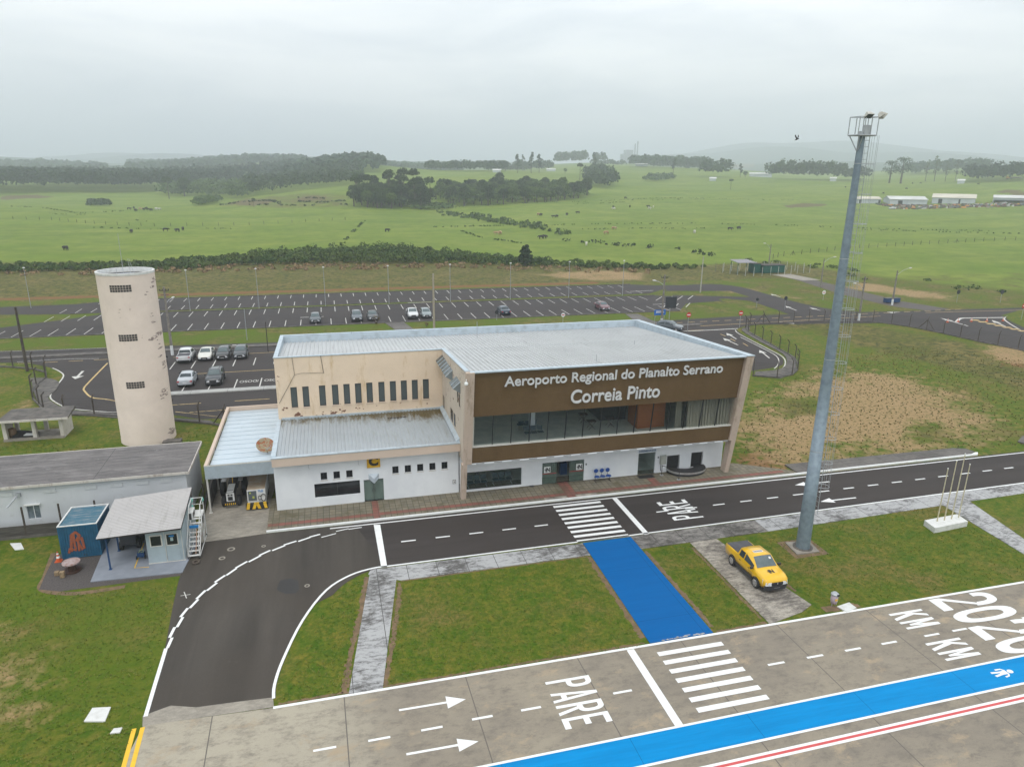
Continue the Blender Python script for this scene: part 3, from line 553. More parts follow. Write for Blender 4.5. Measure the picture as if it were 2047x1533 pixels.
for c_, r in (((37.0, 44.9), 1.65), ((43.6, 37.7), 0)):
    if r: b.poly([(30.97+1.85*math.cos(a), 37.55+1.6*math.sin(a), 0.009) for a in np.linspace(0.785, 0.785+2*math.pi, 5)[:-1]])
tag(b.build('bare_earth', M['dirt']), kind='structure')
b = MB()
for q in (((168, 1443), (210, 1443), (222, 1414), (185, 1416)), ((220, 1467), (240, 1465), (245, 1455), (228, 1457)), ((1673, 1213), (1692, 1224), (1712, 1216), (1697, 1205)), ((20, 1087), (30, 1100), (48, 1098), (42, 1086))):
    b.prism([G(*p) for p in q], -0.02, 0.06)
tag(b.build('inspection_slabs', M['conc_white']), kind='structure')
b = MB(); P = gp((110, 1110), (90, 1150), (78, 1178), (120, 1182), (365, 1150), (385, 1098), (215, 1085)); b.poly([(x_, y_, 0.010) for x_, y_ in P][::-1]); tag(b.build('gravel_yard', M['gravel']), kind='structure')
b = MB(); line(b, smooth(gp((108, 1105), (92, 1150), (84, 1178), (150, 1186), (250, 1172)), 5), 0.38, 0.006); tag(b.build('bare_earth', M['dirt']), kind='structure')
raised('workshop_slab', gp((181, 1164), (365, 1145), (395, 1085), (372, 1030), (235, 1035)), M['padgrey'], 0.07)
b = MB(); line(b, [G(298, 1133, .07), G(269, 1135, .07), G(288, 1085, .07)], 0.07, 0.076); tag(b.build('yellow_floor_line', M['yellow']), kind='structure')

# ---------------------------------------------------------------- back road and car parks
la = M['asphalt_lot']
lot = sheet('back_road', smooth(gp((-120, 722), (0, 725), (60, 727), (100, 735)), 3)+smooth(gp((118, 742), (127, 752), (112, 772), (100, 790), (105, 800), (135, 815), (180, 822), (240, 826), (330, 828), (400, 838)), 4)+[(-9, 74.5), (40, 74.5), (52, 77.9)]+smooth(gp((1500, 742), (1545, 735), (1565, 728), (1560, 712), (1520, 690), (1475, 662), (1480, 655), (1500, 650)), 4)+gp((1600, 648), (1760, 646), (1860, 660), (1960, 685), (2047, 700), (2300, 770), (2500, 800), (2500, 690), (2200, 665), (2047, 630), (2020, 634), (2000, 631), (2047, 618), (2400, 612), (2400, 590), (2047, 615), (1500, 631), (1330, 641), (870, 664), (560, 684), (0, 702), (-200, 708)), la, 0.012)
b = MB(); b.prism([(-23, 84.35), (36, 84.35), (36, 85.55), (-18.2, 85.55), (-22.4, 85.3)], -0.02, 0.14); tag(b.build('kerb_island', slabmat('pale_slab', (0.42, 0.42, 0.40), (0.2, 0.19, 0.18), .75, .95, (4, 50))), kind='structure')
sheet('car_park', [(-70, 119.8), (64, 119.8), (69, 126.6), (78, 128), (78, 133.6), (71, 134.8), (67, 136.9), (-39, 136.9), (-44, 133), (-55, 126), (-75, 122)], la, 0.016)
sheet('car_park', [(-58, 140.5), (-44, 138.4), (67, 139.3), (72, 143.5), (82, 144), (90, 141.5), (90, 146), (80, 148.6), (72, 149.8), (68, 152.0), (-40, 151.8), (-46, 148.6), (-60, 148)], la, 0.016)
sheet('loop_road', smooth(gp((1340, 572), (1420, 568), (1480, 574), (1540, 590), (1600, 606), (1660, 618), (1720, 624)), 3)+gp((1740, 632), (1590, 634), (1560, 622), (1500, 602), (1450, 597), (1400, 601), (1340, 600), (1345, 590), (1500, 594), (1460, 582), (1330, 582)), la, 0.019)
sheet('track', gp((1545, 548), (1600, 553), (1690, 575), (1800, 602), (1900, 618), (1860, 622), (1780, 612), (1680, 588), (1600, 562)), asphalt('old_asphalt', (0.075, 0.066, 0.06)), 0.010)
sheet('track_end', gp((1540, 549), (1580, 548), (1640, 560), (1605, 561)), M['yardconc'], 0.018)
# kerbs and grass verges
b = MB()
for q in ([(-75, 119.62), (64, 119.62), (64, 119.85), (-75, 119.85)], [(-39, 136.8), (67, 136.8), (67, 136.98), (-39, 136.98)], [(-44, 138.3), (67, 139.2), (67, 139.4), (-44, 138.5)], [(-40, 151.7), (68, 151.9), (68, 152.15), (-40, 151.95)]): b.prism(q, -0.02, 0.13)
tag(b.build('kerb', M['conc_dark']), kind='structure')
raised('pavement', [(-75, 106.0), (62, 107.0), (62, 108.2), (-75, 107.4)], M['conc_dark'], 0.13)
raised('footpath', [(11.5, 107.8), (14.2, 107.8), (12.2, 120.0), (9.0, 120.0)], M['slab_grey'], 0.06)
raised('footpath', gp((1250, 628), (1275, 628), (1320, 648), (1280, 650)), M['slab_grey'], 0.06)
raised('pavement', smooth(gp((60, 757), (95, 757), (118, 765), (112, 780), (98, 792), (102, 803), (140, 820), (240, 828), (420, 842)), 3)+gp((440, 852), (400, 845), (230, 836), (180, 832), (100, 828), (76, 804), (66, 780), (64, 765)), M['conc_dark'], 0.10)
raised('pavement', smooth(gp((1500, 655), (1482, 660), (1520, 684), (1565, 708), (1572, 728), (1555, 740), (1510, 744)), 3)+gp((1508, 752), (1560, 757), (1593, 743), (1590, 715), (1545, 690), (1496, 662)), M['conc_dark'], 0.10)
sheet('roundabout_grass', smooth(gp((2010, 634), (2030, 629), (2100, 632), (2300, 660), (2200, 690), (2080, 665), (2047, 655), (2015, 640)), 3), M['grass'], 0.05)
# markings
b = MB(); z = 0.024
def row(y0, y1, x0, x1, st=2.48, w=0.115):
    x_ = x0
    while x_ < x1: rect(b, x_-w/2, x_+w/2, y0, y1, z); x_ += st
row(120.6, 125.4, -66.7, 66); row(131.9, 136.5, -46, 64); row(139.4, 143.3, -46, 66); row(147.8, 151.4, -42, 66)
row(96.2, 100.0, -20.3, 30, 2.55, 0.13); row(85.8, 89.6, -20.0, 36, 2.86, 0.13)
for x_ in (66, 68.4, 70.8, 73.2): line(b, [(x_-1.5, 131), (x_+1.8, 135)], 0.16, z)
for x_ in (60, 62.5, 65): line(b, [(x_+2, 123), (x_+5, 127)], 0.16, z)
for k in range(9):
    x_ = -11.35+k*2.86; text_into(b, 'IDOSO', (x_+2.45, 88.9, z), (-1, 0, 0), (0, -1, 0), 2.15, 0.95)
for p, q in (((158, 755), (152, 757)), ): pass
arrow(b, G(150, 758), G(166, 742), 1.4, 1.3, 0.3, z)
arrow(b, G(438, 694), G(480, 691), 0.9, 1.6, 0.2, z); arrow(b, G(488, 689), G(453, 692), 0.9, 1.6, 0.2, z)
for p, q in (((1445, 676), (1475, 690)), ((1518, 700), (1538, 716)), ((1452, 666), (1472, 678)), ((1570, 612), (1592, 621)), ((1540, 588), (1560, 594)), ((1618, 615), (1640, 621))): arrow(b, G(*p), G(*q), 1.1, 1.7, 0.22, z)
for p, q in (((1556, 644), (1580, 646)), ((1880, 636), (1935, 652)), ((1982, 640), (2010, 653)), ((1800, 624), (1780, 625))): arrow(b, G(*p), G(*q), 1.2, 2.6, 0.3, z)
for pts, w in ((gp((1330, 663), (1400, 661), (1475, 657)), 0.35), (gp((1912, 644), (1920, 637), (1940, 636), (2008, 635)), 0.55), (gp((1470, 660), (1478, 668), (1530, 695), (1565, 714), (1569, 730), (1560, 740)), 0.16), (gp((1480, 674), (1520, 694), (1552, 712), (1556, 727), (1548, 737)), 0.14), (gp((0, 703), (100, 700), (250, 694)), 0.1), (gp((34, 724), (130, 718), (198, 717)), 0.12), (gp((640, 636), (1640/2, 629)), 0.0)):
    if w: line(b, smooth(pts, 4), w, z)
line(b, smooth(gp((105, 736), (118, 742), (127, 752), (112, 773), (101, 790), (106, 801), (135, 815), (180, 821), (232, 824), (340, 825)), 5), 0.16, z)
line(b, smooth(gp((2040, 660), (2015, 645), (2008, 636), (2030, 630), (2100, 633)), 5), 0.25, z)
for p in ((1284, 582), (840, 605), (625, 634), (1330, 608)): line(b, [G(p[0]-25, p[1]+1), G(p[0]+22, p[1]-1)], 0.25, z+0.002)
tag(b.build('car_park_markings', M['worn_paint']), kind='structure')
b = MB()
line(b, [(-21, 102.6), (60, 103.6)], 0.14, z); line(b, [(-18, 93.3), (34, 93.3)], 0.14, z)
line(b, smooth(gp((330, 822), (222, 800), (185, 795), (170, 783), (168, 776), (178, 764), (215, 726)), 6), 0.2, z)
for k in range(30):
    x_ = -58+k*3.0
    if x_ < -22: rect(b, x_, x_+1.7, 103.3, 103.45, z)
for k in range(9): rect(b, -18+k*7.2, -14.3+k*7.2, 80.6, 80.75, z)
for k in range(7): rect(b, -15+k*7.2, -11+k*7.2, 77.6, 77.74, z)
line(b, [(-16.5, 78.2), (-12, 75.6)], 0.15, z)
for k in range(26):
    x_ = 58+k*2.4; rect(b, x_, x_+1.4, 109.7+0.02*k, 109.9+0.02*k, z)
line(b, gp((1400, 652), (1760, 632)), 0.2, z+.003); line(b, gp((1850, 625), (2047, 620)), 0.2, z+.003)
for k in range(11): g_ = G(1940+k*16, 640+k*3.6); line(b, [g_, (g_[0]+1.4, g_[1]-0.5)], 0.9, z)
for p, q in (((1460, 677), (1470, 682)), ((1485, 686), (1495, 692)), ((1440, 668), (1450, 672))): line(b, [G(*p), G(*q)], 0.16, z)
tag(b.build('yellow_road_markings', M['yellow_line']), kind='structure')
# ---------------------------------------------------------------- building materials
def wallmat(name, base, stain, peel=None, zlo=None, zhi=None, peelcol=(0.17, 0.07, 0.045), lo=0.64, streak=0.55):
    m, nt, bs = newmat(name); bs.inputs['Roughness'].default_value = 0.85; bs.inputs['Specular IOR Level'].default_value = 0.2
    a = _noise(nt, 0.5, 5, 0.6); st = _noise(nt, 1.3, 6, 0.75, stretch=(1.3, 1.3, 0.28)); g_ = _noise(nt, 2.6, 5, 0.7)
    c = _mix(nt, _ramp(nt, a.outputs[0], 0.35, 0.7).outputs[0], base, tuple(v*0.9 for v in base))
    c = _mix(nt, _ramp(nt, st.outputs[0], streak, streak+0.2).outputs[0], c, stain)
    c = _mix(nt, _ramp(nt, g_.outputs[0], 0.58, 0.8).outputs[0], c, tuple(0.5*(x_+y_) for x_, y_ in zip(base, stain)))
    if peel:
        p = _noise(nt, 2.2, 8, 0.72, dist=0.6); s_ = nt.nodes.new('ShaderNodeSeparateXYZ'); t = nt.nodes.new('ShaderNodeTexCoord'); nt.links.new(t.outputs['Object'], s_.inputs[0])
        mr = nt.nodes.new('ShaderNodeMapRange'); mr.inputs[1].default_value = zlo; mr.inputs[2].default_value = zhi; mr.inputs[3].default_value = 0.13; mr.inputs[4].default_value = -0.08; nt.links.new(s_.outputs[2], mr.inputs[0])
        ad = nt.nodes.new('ShaderNodeMath'); ad.operation = 'ADD'; nt.links.new(p.outputs[0], ad.inputs[0]); nt.links.new(mr.outputs[0], ad.inputs[1])
        c = _mix(nt, _ramp(nt, ad.outputs[0], peel, peel+0.01).outputs[0], c, peelcol)
    nt.links.new(c, bs.inputs['Base Color']); return m
M['beige'] = wallmat('beige_wall', (0.76, 0.61, 0.46), (0.54, 0.38, 0.20), 0.69, 4.6, 5.6, lo=.5, streak=.55)
M['beige2'] = wallmat('beige_trim', (0.62, 0.50, 0.41), (0.50, 0.37, 0.27), streak=0.62)
M['beige_side'] = wallmat('beige_side_wall', (0.60, 0.52, 0.43), (0.42, 0.34, 0.25), 0.72, 9.0, 4.0)
M['fin'] = wallmat('fin', (0.55, 0.44, 0.36), (0.30, 0.22, 0.16), streak=0.5)
m, nt, bs = newmat('brown_cladding'); bs.inputs['Roughness'].default_value = 0.8; bs.inputs['Specular IOR Level'].default_value = 0.25
a = _noise(nt, 0.7, 6, 0.65, stretch=(1.0, 1, 0.5)); w1 = _noise(nt, 9, 4, 0.8, stretch=(0.12, 1, 3.2)); w2 = _noise(nt, 9, 4, 0.8, stretch=(3.2, 1, 0.12)); sp_ = _noise(nt, 3.0, 7, 0.75)
c = _mix(nt, _ramp(nt, a.outputs[0], 0.35, 0.7).outputs[0], (0.145, 0.090, 0.040), (0.112, 0.068, 0.029))
c = _mix(nt, _ramp(nt, w1.outputs[0], 0.5, 0.75).outputs[0], c, (0.165, 0.106, 0.050)); c = _mix(nt, _ramp(nt, w2.outputs[0], 0.5, 0.78).outputs[0], c, (0.100, 0.062, 0.028))
c = _mix(nt, _ramp(nt, sp_.outputs[0], 0.745, 0.75).outputs[0], c, (0.42, 0.37, 0.31)); nt.links.new(c, bs.inputs['Base Color']); _bump(nt, bs, w1.outputs[0], 0.15, 0.01); M['brown'] = m
def roofmat(name, col, dirt, lo=0.55, moss=False, rib=None):
    m, nt, bs = newmat(name); bs.inputs['Roughness'].default_value = 0.45; bs.inputs['Metallic'].default_value = 0.25
    a = _noise(nt, 0.35, 6, 0.65, dist=0.4); st = _noise(nt, 2.0, 5, 0.7, stretch=(2.0, 0.12, 1)); pt = _noise(nt, 5, 3, 0.6)
    c = _mix(nt, _ramp(nt, a.outputs[0], 0.4, 0.7).outputs[0], col, tuple(v*0.88 for v in col)); c = _mix(nt, _ramp(nt, st.outputs[0], lo, lo+0.2).outputs[0], c, dirt)
    if moss:
        s_ = nt.nodes.new('ShaderNodeSeparateXYZ'); t = nt.nodes.new('ShaderNodeTexCoord'); nt.links.new(t.outputs['Object'], s_.inputs[0])
        mr = nt.nodes.new('ShaderNodeMapRange'); mr.inputs[1].default_value = 3.0; mr.inputs[2].default_value = 8.2; mr.inputs[3].default_value = -0.22; mr.inputs[4].default_value = 0.50; nt.links.new(s_.outputs[1], mr.inputs[0])
        mr2 = nt.nodes.new('ShaderNodeMapRange'); mr2.inputs[1].default_value = -10; mr2.inputs[2].default_value = 0; mr2.inputs[3].default_value = -0.15; mr2.inputs[4].default_value = 0.06; nt.links.new(s_.outputs[0], mr2.inputs[0])
        n_ = _noise(nt, 1.2, 6, 0.75, stretch=(2, 0.5, 1)); ad = nt.nodes.new('ShaderNodeMath'); ad.operation = 'ADD'; nt.links.new(n_.outputs[0], ad.inputs[0]); nt.links.new(mr.outputs[0], ad.inputs[1])
        ad2 = nt.nodes.new('ShaderNodeMath'); ad2.operation = 'ADD'; nt.links.new(ad.outputs[0], ad2.inputs[0]); nt.links.new(mr2.outputs[0], ad2.inputs[1])
        c = _mix(nt, _ramp(nt, ad2.outputs[0], 0.58, 0.82).outputs[0], c, (0.13, 0.10, 0.04))
    nt.links.new(c, bs.inputs['Base Color']); return m
M['roof_main'] = roofmat('main_roof', (0.52, 0.53, 0.53), (0.40, 0.40, 0.40)); M['roof_annex'] = roofmat('annex_roof', (0.44, 0.48, 0.51), (0.34, 0.35, 0.34), moss=True)
M['roof_blue'] = roofmat('carport_roof', (0.56, 0.64, 0.70), (0.50, 0.57, 0.62), 0.6); M['flash'] = pm('flashing', (0.52, 0.60, 0.66), (0.40, 0.46, 0.50), 1.5, 0.4, 0.3, lo=0.45, hi=0.7)
M['glass'] = glassy('hall_glass', (0.10, 0.13, 0.13), 0.02, 0.10)
M['glass_grey'] = pm('louvre_glass', (0.055, 0.07, 0.07), (0.085, 0.10, 0.10), 30, 0.25, stretch=(0.2, 1, 3))
M['frame'] = pm('dark_frame', (0.02, 0.022, 0.024), None, 10, 0.4)
M['ltframe'] = pm('light_frame', (0.62, 0.60, 0.55), None, 8, 0.5)
M['door_glass'] = glassy('door_glass', (0.14, 0.20, 0.17), 0.05, 0.42)
M['floor'] = pm('hall_floor', (0.66, 0.68, 0.62), (0.52, 0.56, 0.53), 1.0, 0.25)
M['inner'] = pm('inner_wall', (0.72, 0.74, 0.72), None, 1.0, 0.8)
M['inner_dark'] = pm('dark_inner', (0.02, 0.02, 0.022), None, 1.0, 0.8)
M['wood'] = pm('orange_wood', (0.42, 0.13, 0.03), (0.32, 0.09, 0.02), 4, 0.4, stretch=(0.5, 1, 5))
M['curtain'] = pm('curtain', (0.33, 0.30, 0.24), (0.22, 0.20, 0.155), 6, 0.9, stretch=(3, 3, 0.1))
M['brown_wood'] = pm('dark_wood', (0.06, 0.03, 0.02), None, 5, 0.5)

def wall_y(b, x0, x1, z0, z1, y, holes=(), th=0.2, m=0):      # wall facing -y with openings and reveals
    xs = sorted({x0, x1}|{h[0] for h in holes}|{h[1] for h in holes}); zs = sorted({z0, z1}|{h[2] for h in holes}|{h[3] for h in holes})
    for i in range(len(xs)-1):
        for j in range(len(zs)-1):
            cx_, cz_ = (xs[i]+xs[i+1])/2, (zs[j]+zs[j+1])/2
            if any(h[0] < cx_ < h[1] and h[2] < cz_ < h[3] for h in holes): continue
            b.poly([(xs[i], y, zs[j]), (xs[i+1], y, zs[j]), (xs[i+1], y, zs[j+1]), (xs[i], y, zs[j+1])], m)
    for h in holes:
        a, c, d, e_ = h[:4]
        b.poly([(a, y, d), (a, y+th, d), (c, y+th, d), (c, y, d)], m); b.poly([(a, y, e_), (c, y, e_), (c, y+th, e_), (a, y+th, e_)], m)
        b.poly([(a, y, d), (a, y, e_), (a, y+th, e_), (a, y+th, d)], m); b.poly([(c, y, d), (c, y+th, d), (c, y+th, e_), (c, y, e_)], m)
def corr(b, x0, x1, y0, y1, zf, pitch=0.33, hgt=0.045, thick=0.02, m=0):    # ribbed sheet, ribs along y; zf(x,y)
    x_ = x0; pts = []
    while x_ < x1-1e-3:
        for dx, dz in ((0, 0), (pitch*0.62, 0), (pitch*0.72, hgt), (pitch*0.9, hgt)):
            if x_+dx < x1: pts.append((x_+dx, dz))
        x_ += pitch
    pts.append((x1, 0)); n = len(pts); v = []
    ys = np.linspace(y0, y1, 4)
    for yy in ys:
        for px_, dz in pts: v.append((px_, yy, zf(px_, yy)+dz))
    f = []
    for k in range(3):
        for i in range(n-1): f.append((k*n+i, k*n+i+1, (k+1)*n+i+1, (k+1)*n+i))
    b.add(v, f, m)

# ---------------------------------------------------------------- terminal
T = thing('airport_terminal', (9.3, 51.6, 0), 'long beige and white airport terminal with brown lettered front and ribbed metal roofs', 'terminal')
yb = lambda z, off=0.0: 50.284-0.1467*z-off
# annex: white ground floor on the left
holes = [(x_, x_+0.47, 2.27, 2.89) for x_ in (-1.38, -0.43, 0.52)]+[(4.02+k*0.965, 4.5+k*0.965, 2.25, 2.87) for k in range(5)]+[(-1.9, 1.5, 0.85, 2.0), (1.79, 3.3, 0.13, 1.96)]
b = MB(); wall_y(b, -4.72, 9.25, 0, 4.0, 51.62, holes, 0.14)
b.poly([(-4.72, 51.62, 0), (-4.72, 51.62, 4.0), (-4.72, 59.6, 4.0), (-4.72, 59.6, 0)]); b.build('ground_floor_wall', M['white_wall'], T)
for h in holes[:8]:
    w = MB(); w.box(h[0], h[1], 51.74, 51.78, h[2], h[3]); wo = w.build('window', M['glass_dark'], T)
    w = MB(); w.box(h[0]-.05, h[1]+.05, 51.60, 51.70, h[2]-0.06, h[2]-0.002); w.build('sill', M['ltframe'], wo)
    w = MB(); w.box(h[0]+.0, h[1]-.0, 51.71, 51.735, h[2]+.05, h[2]+.08); w.box((h[0]+h[1])/2-.012, (h[0]+h[1])/2+.012, 51.71, 51.735, h[2]+.08, h[3]); w.build('frame', M['frame'], wo)
w = MB(); w.box(-1.9, 1.5, 51.74, 51.78, 0.85, 2.0); wo = w.build('window', M['glass_dark'], T)
w = MB(); w.box(-0.22, -0.19, 51.71, 51.735, 0.85, 2.0); w.build('frame', M['frame'], wo)
w = MB(); w.box(1.79, 3.3, 51.73, 51.76, 0.13, 1.96); dr = w.build('door', M['door_glass'], T)
w = MB(); w.box(1.72, 3.38, 51.8, 51.84, 0.1, 2.0); w.build('backing', M['inner'], dr)
w = MB(); w.box(1.79, 3.3, 51.69, 51.72, 0.13, 0.18); w.box(2.535, 2.555, 51.70, 51.725, 0.18, 1.96); w.build('frame', M['frame'], dr)
for x_ in (2.42, 2.66): w = MB(); w.tube([(x_, 51.66, 0.85), (x_, 51.66, 1.2)], 0.015, 6); w.build('handle', M['frame'], dr)
b = MB(); b.box(-4.76, 9.28, 50.98, 51.14, 3.92, 4.56); b.box(-4.76, -4.66, 51.145, 59.6, 3.96, 4.56); b.build('fascia', M['beige2'], T)
b = MB(); b.box(-4.76, 9.28, 51.145, 51.6, 3.90, 3.96); b.build('soffit', M['white_wall'], T)
b = MB(); b.box(-4.8, 9.29, 50.95, 51.3, 4.565, 4.63); b.box(-4.8, -4.45, 51.3, 59.6, 4.565, 4.68); b.hexa([(9.0, 51.3, 4.57), (9.295, 51.3, 4.57), (9.295, 59.55, 4.65), (9.0, 59.55, 4.65), (9.0, 51.3, 4.65), (9.295, 51.3, 4.9), (9.295, 59.55, 4.95), (9.0, 59.55, 4.73)]); b.box(-4.4, 9.25, 59.4, 59.59, 4.6, 4.80); b.build('flashing', M['flash'], T)
b = MB(); corr(b, -4.45, 9.0, 51.28, 59.42, lambda x_, y_: 4.52+0.012*(y_-51.3), 0.28, 0.07); b.build('annex_roof', M['roof_annex'], T)
b = MB(); b.box(4.3, 5.9, 57.9, 58.0, 4.62, 4.68); b.build('roof_debris', M['post'], T)
s_ = MB(); s_.box(2.1, 3.1, 51.50, 51.6, 2.98, 4.0); sg = s_.build('letter_sign', pm('sign_yellow', (0.62, 0.36, 0.01), (0.5, 0.28, 0.01), 3, 0.6), T)
s_ = MB(); text_into(s_, 'C', (2.24, 51.495, 3.12), (1, 0, 0), (0, 0, 1), 0.72, 0.78, 0.01, offset=0.06); s_.build('letter', M['black'], sg)
# wedge canopy above the annex door, small fittings
b = MB()
for q in ([(2.18, 51.6), (2.57, 51.05), (2.96, 51.6)],):
    b.add([(2.18, 51.6, 2.02), (2.57, 51.0, 1.86), (2.96, 51.6, 2.02), (2.18, 51.6, 2.42), (2.57, 51.0, 2.22), (2.96, 51.6, 2.42)], [(0, 1, 4, 3), (1, 2, 5, 4), (3, 4, 5), (2, 1, 0)])
b.build('wedge_canopy', pm('canopy_blue', (0.50, 0.56, 0.62), None, 3, 0.5), T)
for x_, zt in ((-2.2, 3.6), (1.45, 3.55)): w = MB(); w.tube([(x_, 51.25, 3.95), (x_, 51.25, zt-.1), (x_+.08, 51.25, zt-.15)], 0.015, 5); w.build('hook', M['metal'], T)
def notice(x_, z_, w_, h_, par=T):
    w = MB(); w.box(x_, x_+w_, 51.57, 51.598, z_, z_+h_); f_ = w.build('notice', M['frame'], par); w = MB(); w.box(x_+.03, x_+w_-.03, 51.56, 51.568, z_+.03, z_+h_-.03); fw = w.build('paper', M['white_paint'], f_)
    w = MB(); w.box(x_+w_/2-.03, x_+w_/2+.03, 51.553, 51.559, z_+.08, z_+h_-.1); w.build('symbol', M['frame'], f_)
notice(8.75, 0.95, 0.24, 0.32)
PEEL = pm('peeled_paint', (0.16, 0.07, 0.045), (0.24, 0.13, 0.09), 9, .9); GREYPEEL = pm('peeled_grey', (0.26, 0.20, 0.185), (0.36, 0.29, 0.26), 7, .9)
def blobs(par, items, mat, to3, name='peeled_patch', seed=3):
    q = random.Random(seed)
    for x_, z_, w_, h_ in items:
        b = MB()
        for _ in range(max(2, int(w_*h_*30))):
            cx_, cz_ = x_+q.gauss(0, w_*.3), z_+q.gauss(0, h_*.3); n_ = 9; r0 = min(w_, h_)*q.uniform(.15, .38)
            b.poly([to3(cx_+r0*q.uniform(.5, 1.3)*1.3*math.cos(2*math.pi*k/n_), cz_+r0*q.uniform(.5, 1.3)*math.sin(2*math.pi*k/n_), .003+.0006*(_ % 12)) for k in range(n_)])
        b.build(name, mat, par)
# left upper volume: beige wall with twelve windows
wx = [-3.53, -2.57, -1.22, -0.16, 0.80, 1.76, 2.72, 3.74, 4.72, 5.67, 6.62, 7.59]
holes = [(x_, x_+0.52, 5.62, 7.42) for x_ in wx]
b = MB(); wall_y(b, -4.65, 9.3, 4.0, 10.0, 59.6, holes, 0.12); b.poly([(-4.65, 59.6, 0), (-4.65, 59.6, 10.0), (-4.65, 70.2, 9.5), (-4.65, 70.2, 0)])
b.poly([(-4.65, 70.2, 0), (-4.65, 70.2, 9.5), (32.75, 70.2, 9.5), (32.75, 70.2, 0)]); uw = b.build('upper_wall', M['beige'], T)
blobs(T, [(-4.15, 5.55, .45, .3), (-3.1, 4.95, .45, .5), (-1.15, 5.05, .3, .3), (-.95, 4.75, .3, .25), (-.05, 4.85, .75, .4), (.45, 4.95, .35, .4), (.9, 4.95, .35, .35), (1.75, 5.2, .2, .2), (2.15, 5.15, .5, .18), (3.4, 5.35, .6, .15), (-4.45, 8.6, .15, .5), (-4.4, 8.0, .12, .3), (.45, 5.7, .2, .15), (3.0, 5.75, .15, .2), (7.9, 5.2, .15, .3), (5.6, 5.4, .15, .15)], PEEL, lambda x_, z_, o_: (x_, 59.6-o_, z_))
for x_ in wx:
    w = MB(); w.box(x_, x_+0.52, 59.70, 59.74, 5.62, 7.42); wo = w.build('window', M['glass_grey'], T)
    w = MB(); w.box(x_, x_+0.035, 59.65, 59.695, 5.62, 7.42); w.box(x_+.485, x_+0.52, 59.65, 59.695, 5.62, 7.42); w.box(x_+.036, x_+0.484, 59.65, 59.695, 7.36, 7.42); w.box(x_+.036, x_+0.484, 59.65, 59.695, 5.62, 5.67); w.build('frame', M['frame'], wo)
    w = MB(); w.box(x_-.06, x_+0.58, 59.54, 59.66, 5.56, 5.615); w.build('sill', M['beige2'], wo)
b = MB(); b.tube([(-3.2, 59.55, 10.02), (-3.1, 59.55, 8.5), (-4.5, 59.55, 6.1)], 0.015, 5); b.tube([(-0.9, 59.55, 10.02), (-0.75, 59.55, 8.5)], 0.02, 5); b.tube([(-3.1, 59.55, 8.5), (-2.6, 59.56, 8.6), (-0.75, 59.55, 8.55)], 0.012, 4); b.build('cable', M['dark'], T)
# side walls and leaning fins
def side(b, x0, x1, pts): b.prof(pts, x0, x1)
b = MB(); side(b, 9.3, 9.55, [(50.2, 3.31), (59.59, 3.31), (59.59, 10.0), (48.75, 10.93)]); b.build('side_wall', M['beige_side'], T)
blobs(T, [(57.5, 6.5, .4, .3), (56.5, 7.2, .3, .5), (55.5, 6.9, .25, .4), (54, 7.4, .3, .3), (51.2, 8.4, .35, .9), (51.0, 7.6, .3, .4), (51.8, 6.4, .3, .3), (52.5, 5.6, .2, .4), (53.5, 8.2, .2, .5)], PEEL, lambda y_, z_, o_: (9.3-o_, y_, z_), seed=8)
b = MB(); side(b, 9.3, 9.93, [(49.67, 3.3), (50.2, 3.3), (48.74, 10.98), (48.32, 10.98)]); b.build('fin', M['fin'], T); b = MB(); side(b, 9.18, 9.58, [(50.25, 0.1), (50.8, 0.1), (50.2, 3.298), (49.67, 3.298)]); b.build('fin', M['fin'], T)
b = MB(); side(b, 32.12, 32.75, [(49.67, 3.3), (70.19, 3.3), (70.19, 9.45), (48.32, 10.95)]); b.build('fin', M['fin'], T); b = MB(); side(b, 32.73, 32.76, [(51.52, 0), (70.19, 0), (70.19, 3.298), (51.52, 3.298)]); b.build('end_wall', M['white_wall'], T); b = MB(); side(b, 32.35, 32.75, [(50.25, 0.1), (50.9, 0.1), (50.5, 3.298), (49.67, 3.298)]); b.build('fin', M['fin'], T)
# parapets and caps
b = MB()
def bar(x0, y0, z0, x1, y1, z1, w_, h_):
    if abs(x1-x0) > abs(y1-y0): b.hexa([(x0, y0-w_/2, z0), (x1, y1-w_/2, z1), (x1, y1+w_/2, z1), (x0, y0+w_/2, z0), (x0, y0-w_/2, z0+h_), (x1, y1-w_/2, z1+h_), (x1, y1+w_/2, z1+h_), (x0, y0+w_/2, z0+h_)])
    else: b.hexa([(x0-w_/2, y0, z0), (x0+w_/2, y0, z0), (x1+w_/2, y1, z1), (x1-w_/2, y1, z1), (x0-w_/2, y0, z0+h_), (x0+w_/2, y0, z0+h_), (x1+w_/2, y1, z1+h_), (x1-w_/2, y1, z1+h_)])
bar(-4.7, 59.68, 10.0, 9.28, 59.68, 10.0, 0.26, 0.07); bar(-4.52, 59.82, 10.0, -4.52, 70.0, 9.5, 0.34, 0.07); bar(-4.69, 70.15, 9.5, 32.8, 70.15, 9.5, 0.34, 0.07)
bar(9.45, 48.76, 10.98, 9.45, 59.84, 10.02, 0.34, 0.07); bar(32.48, 48.3, 11.0, 32.48, 69.95, 9.5, 0.62, 0.07); bar(9.62, 48.62, 10.9, 32.14, 48.62, 10.9, 0.36, 0.09)
b.build('parapet_cap', M['flash'], T)
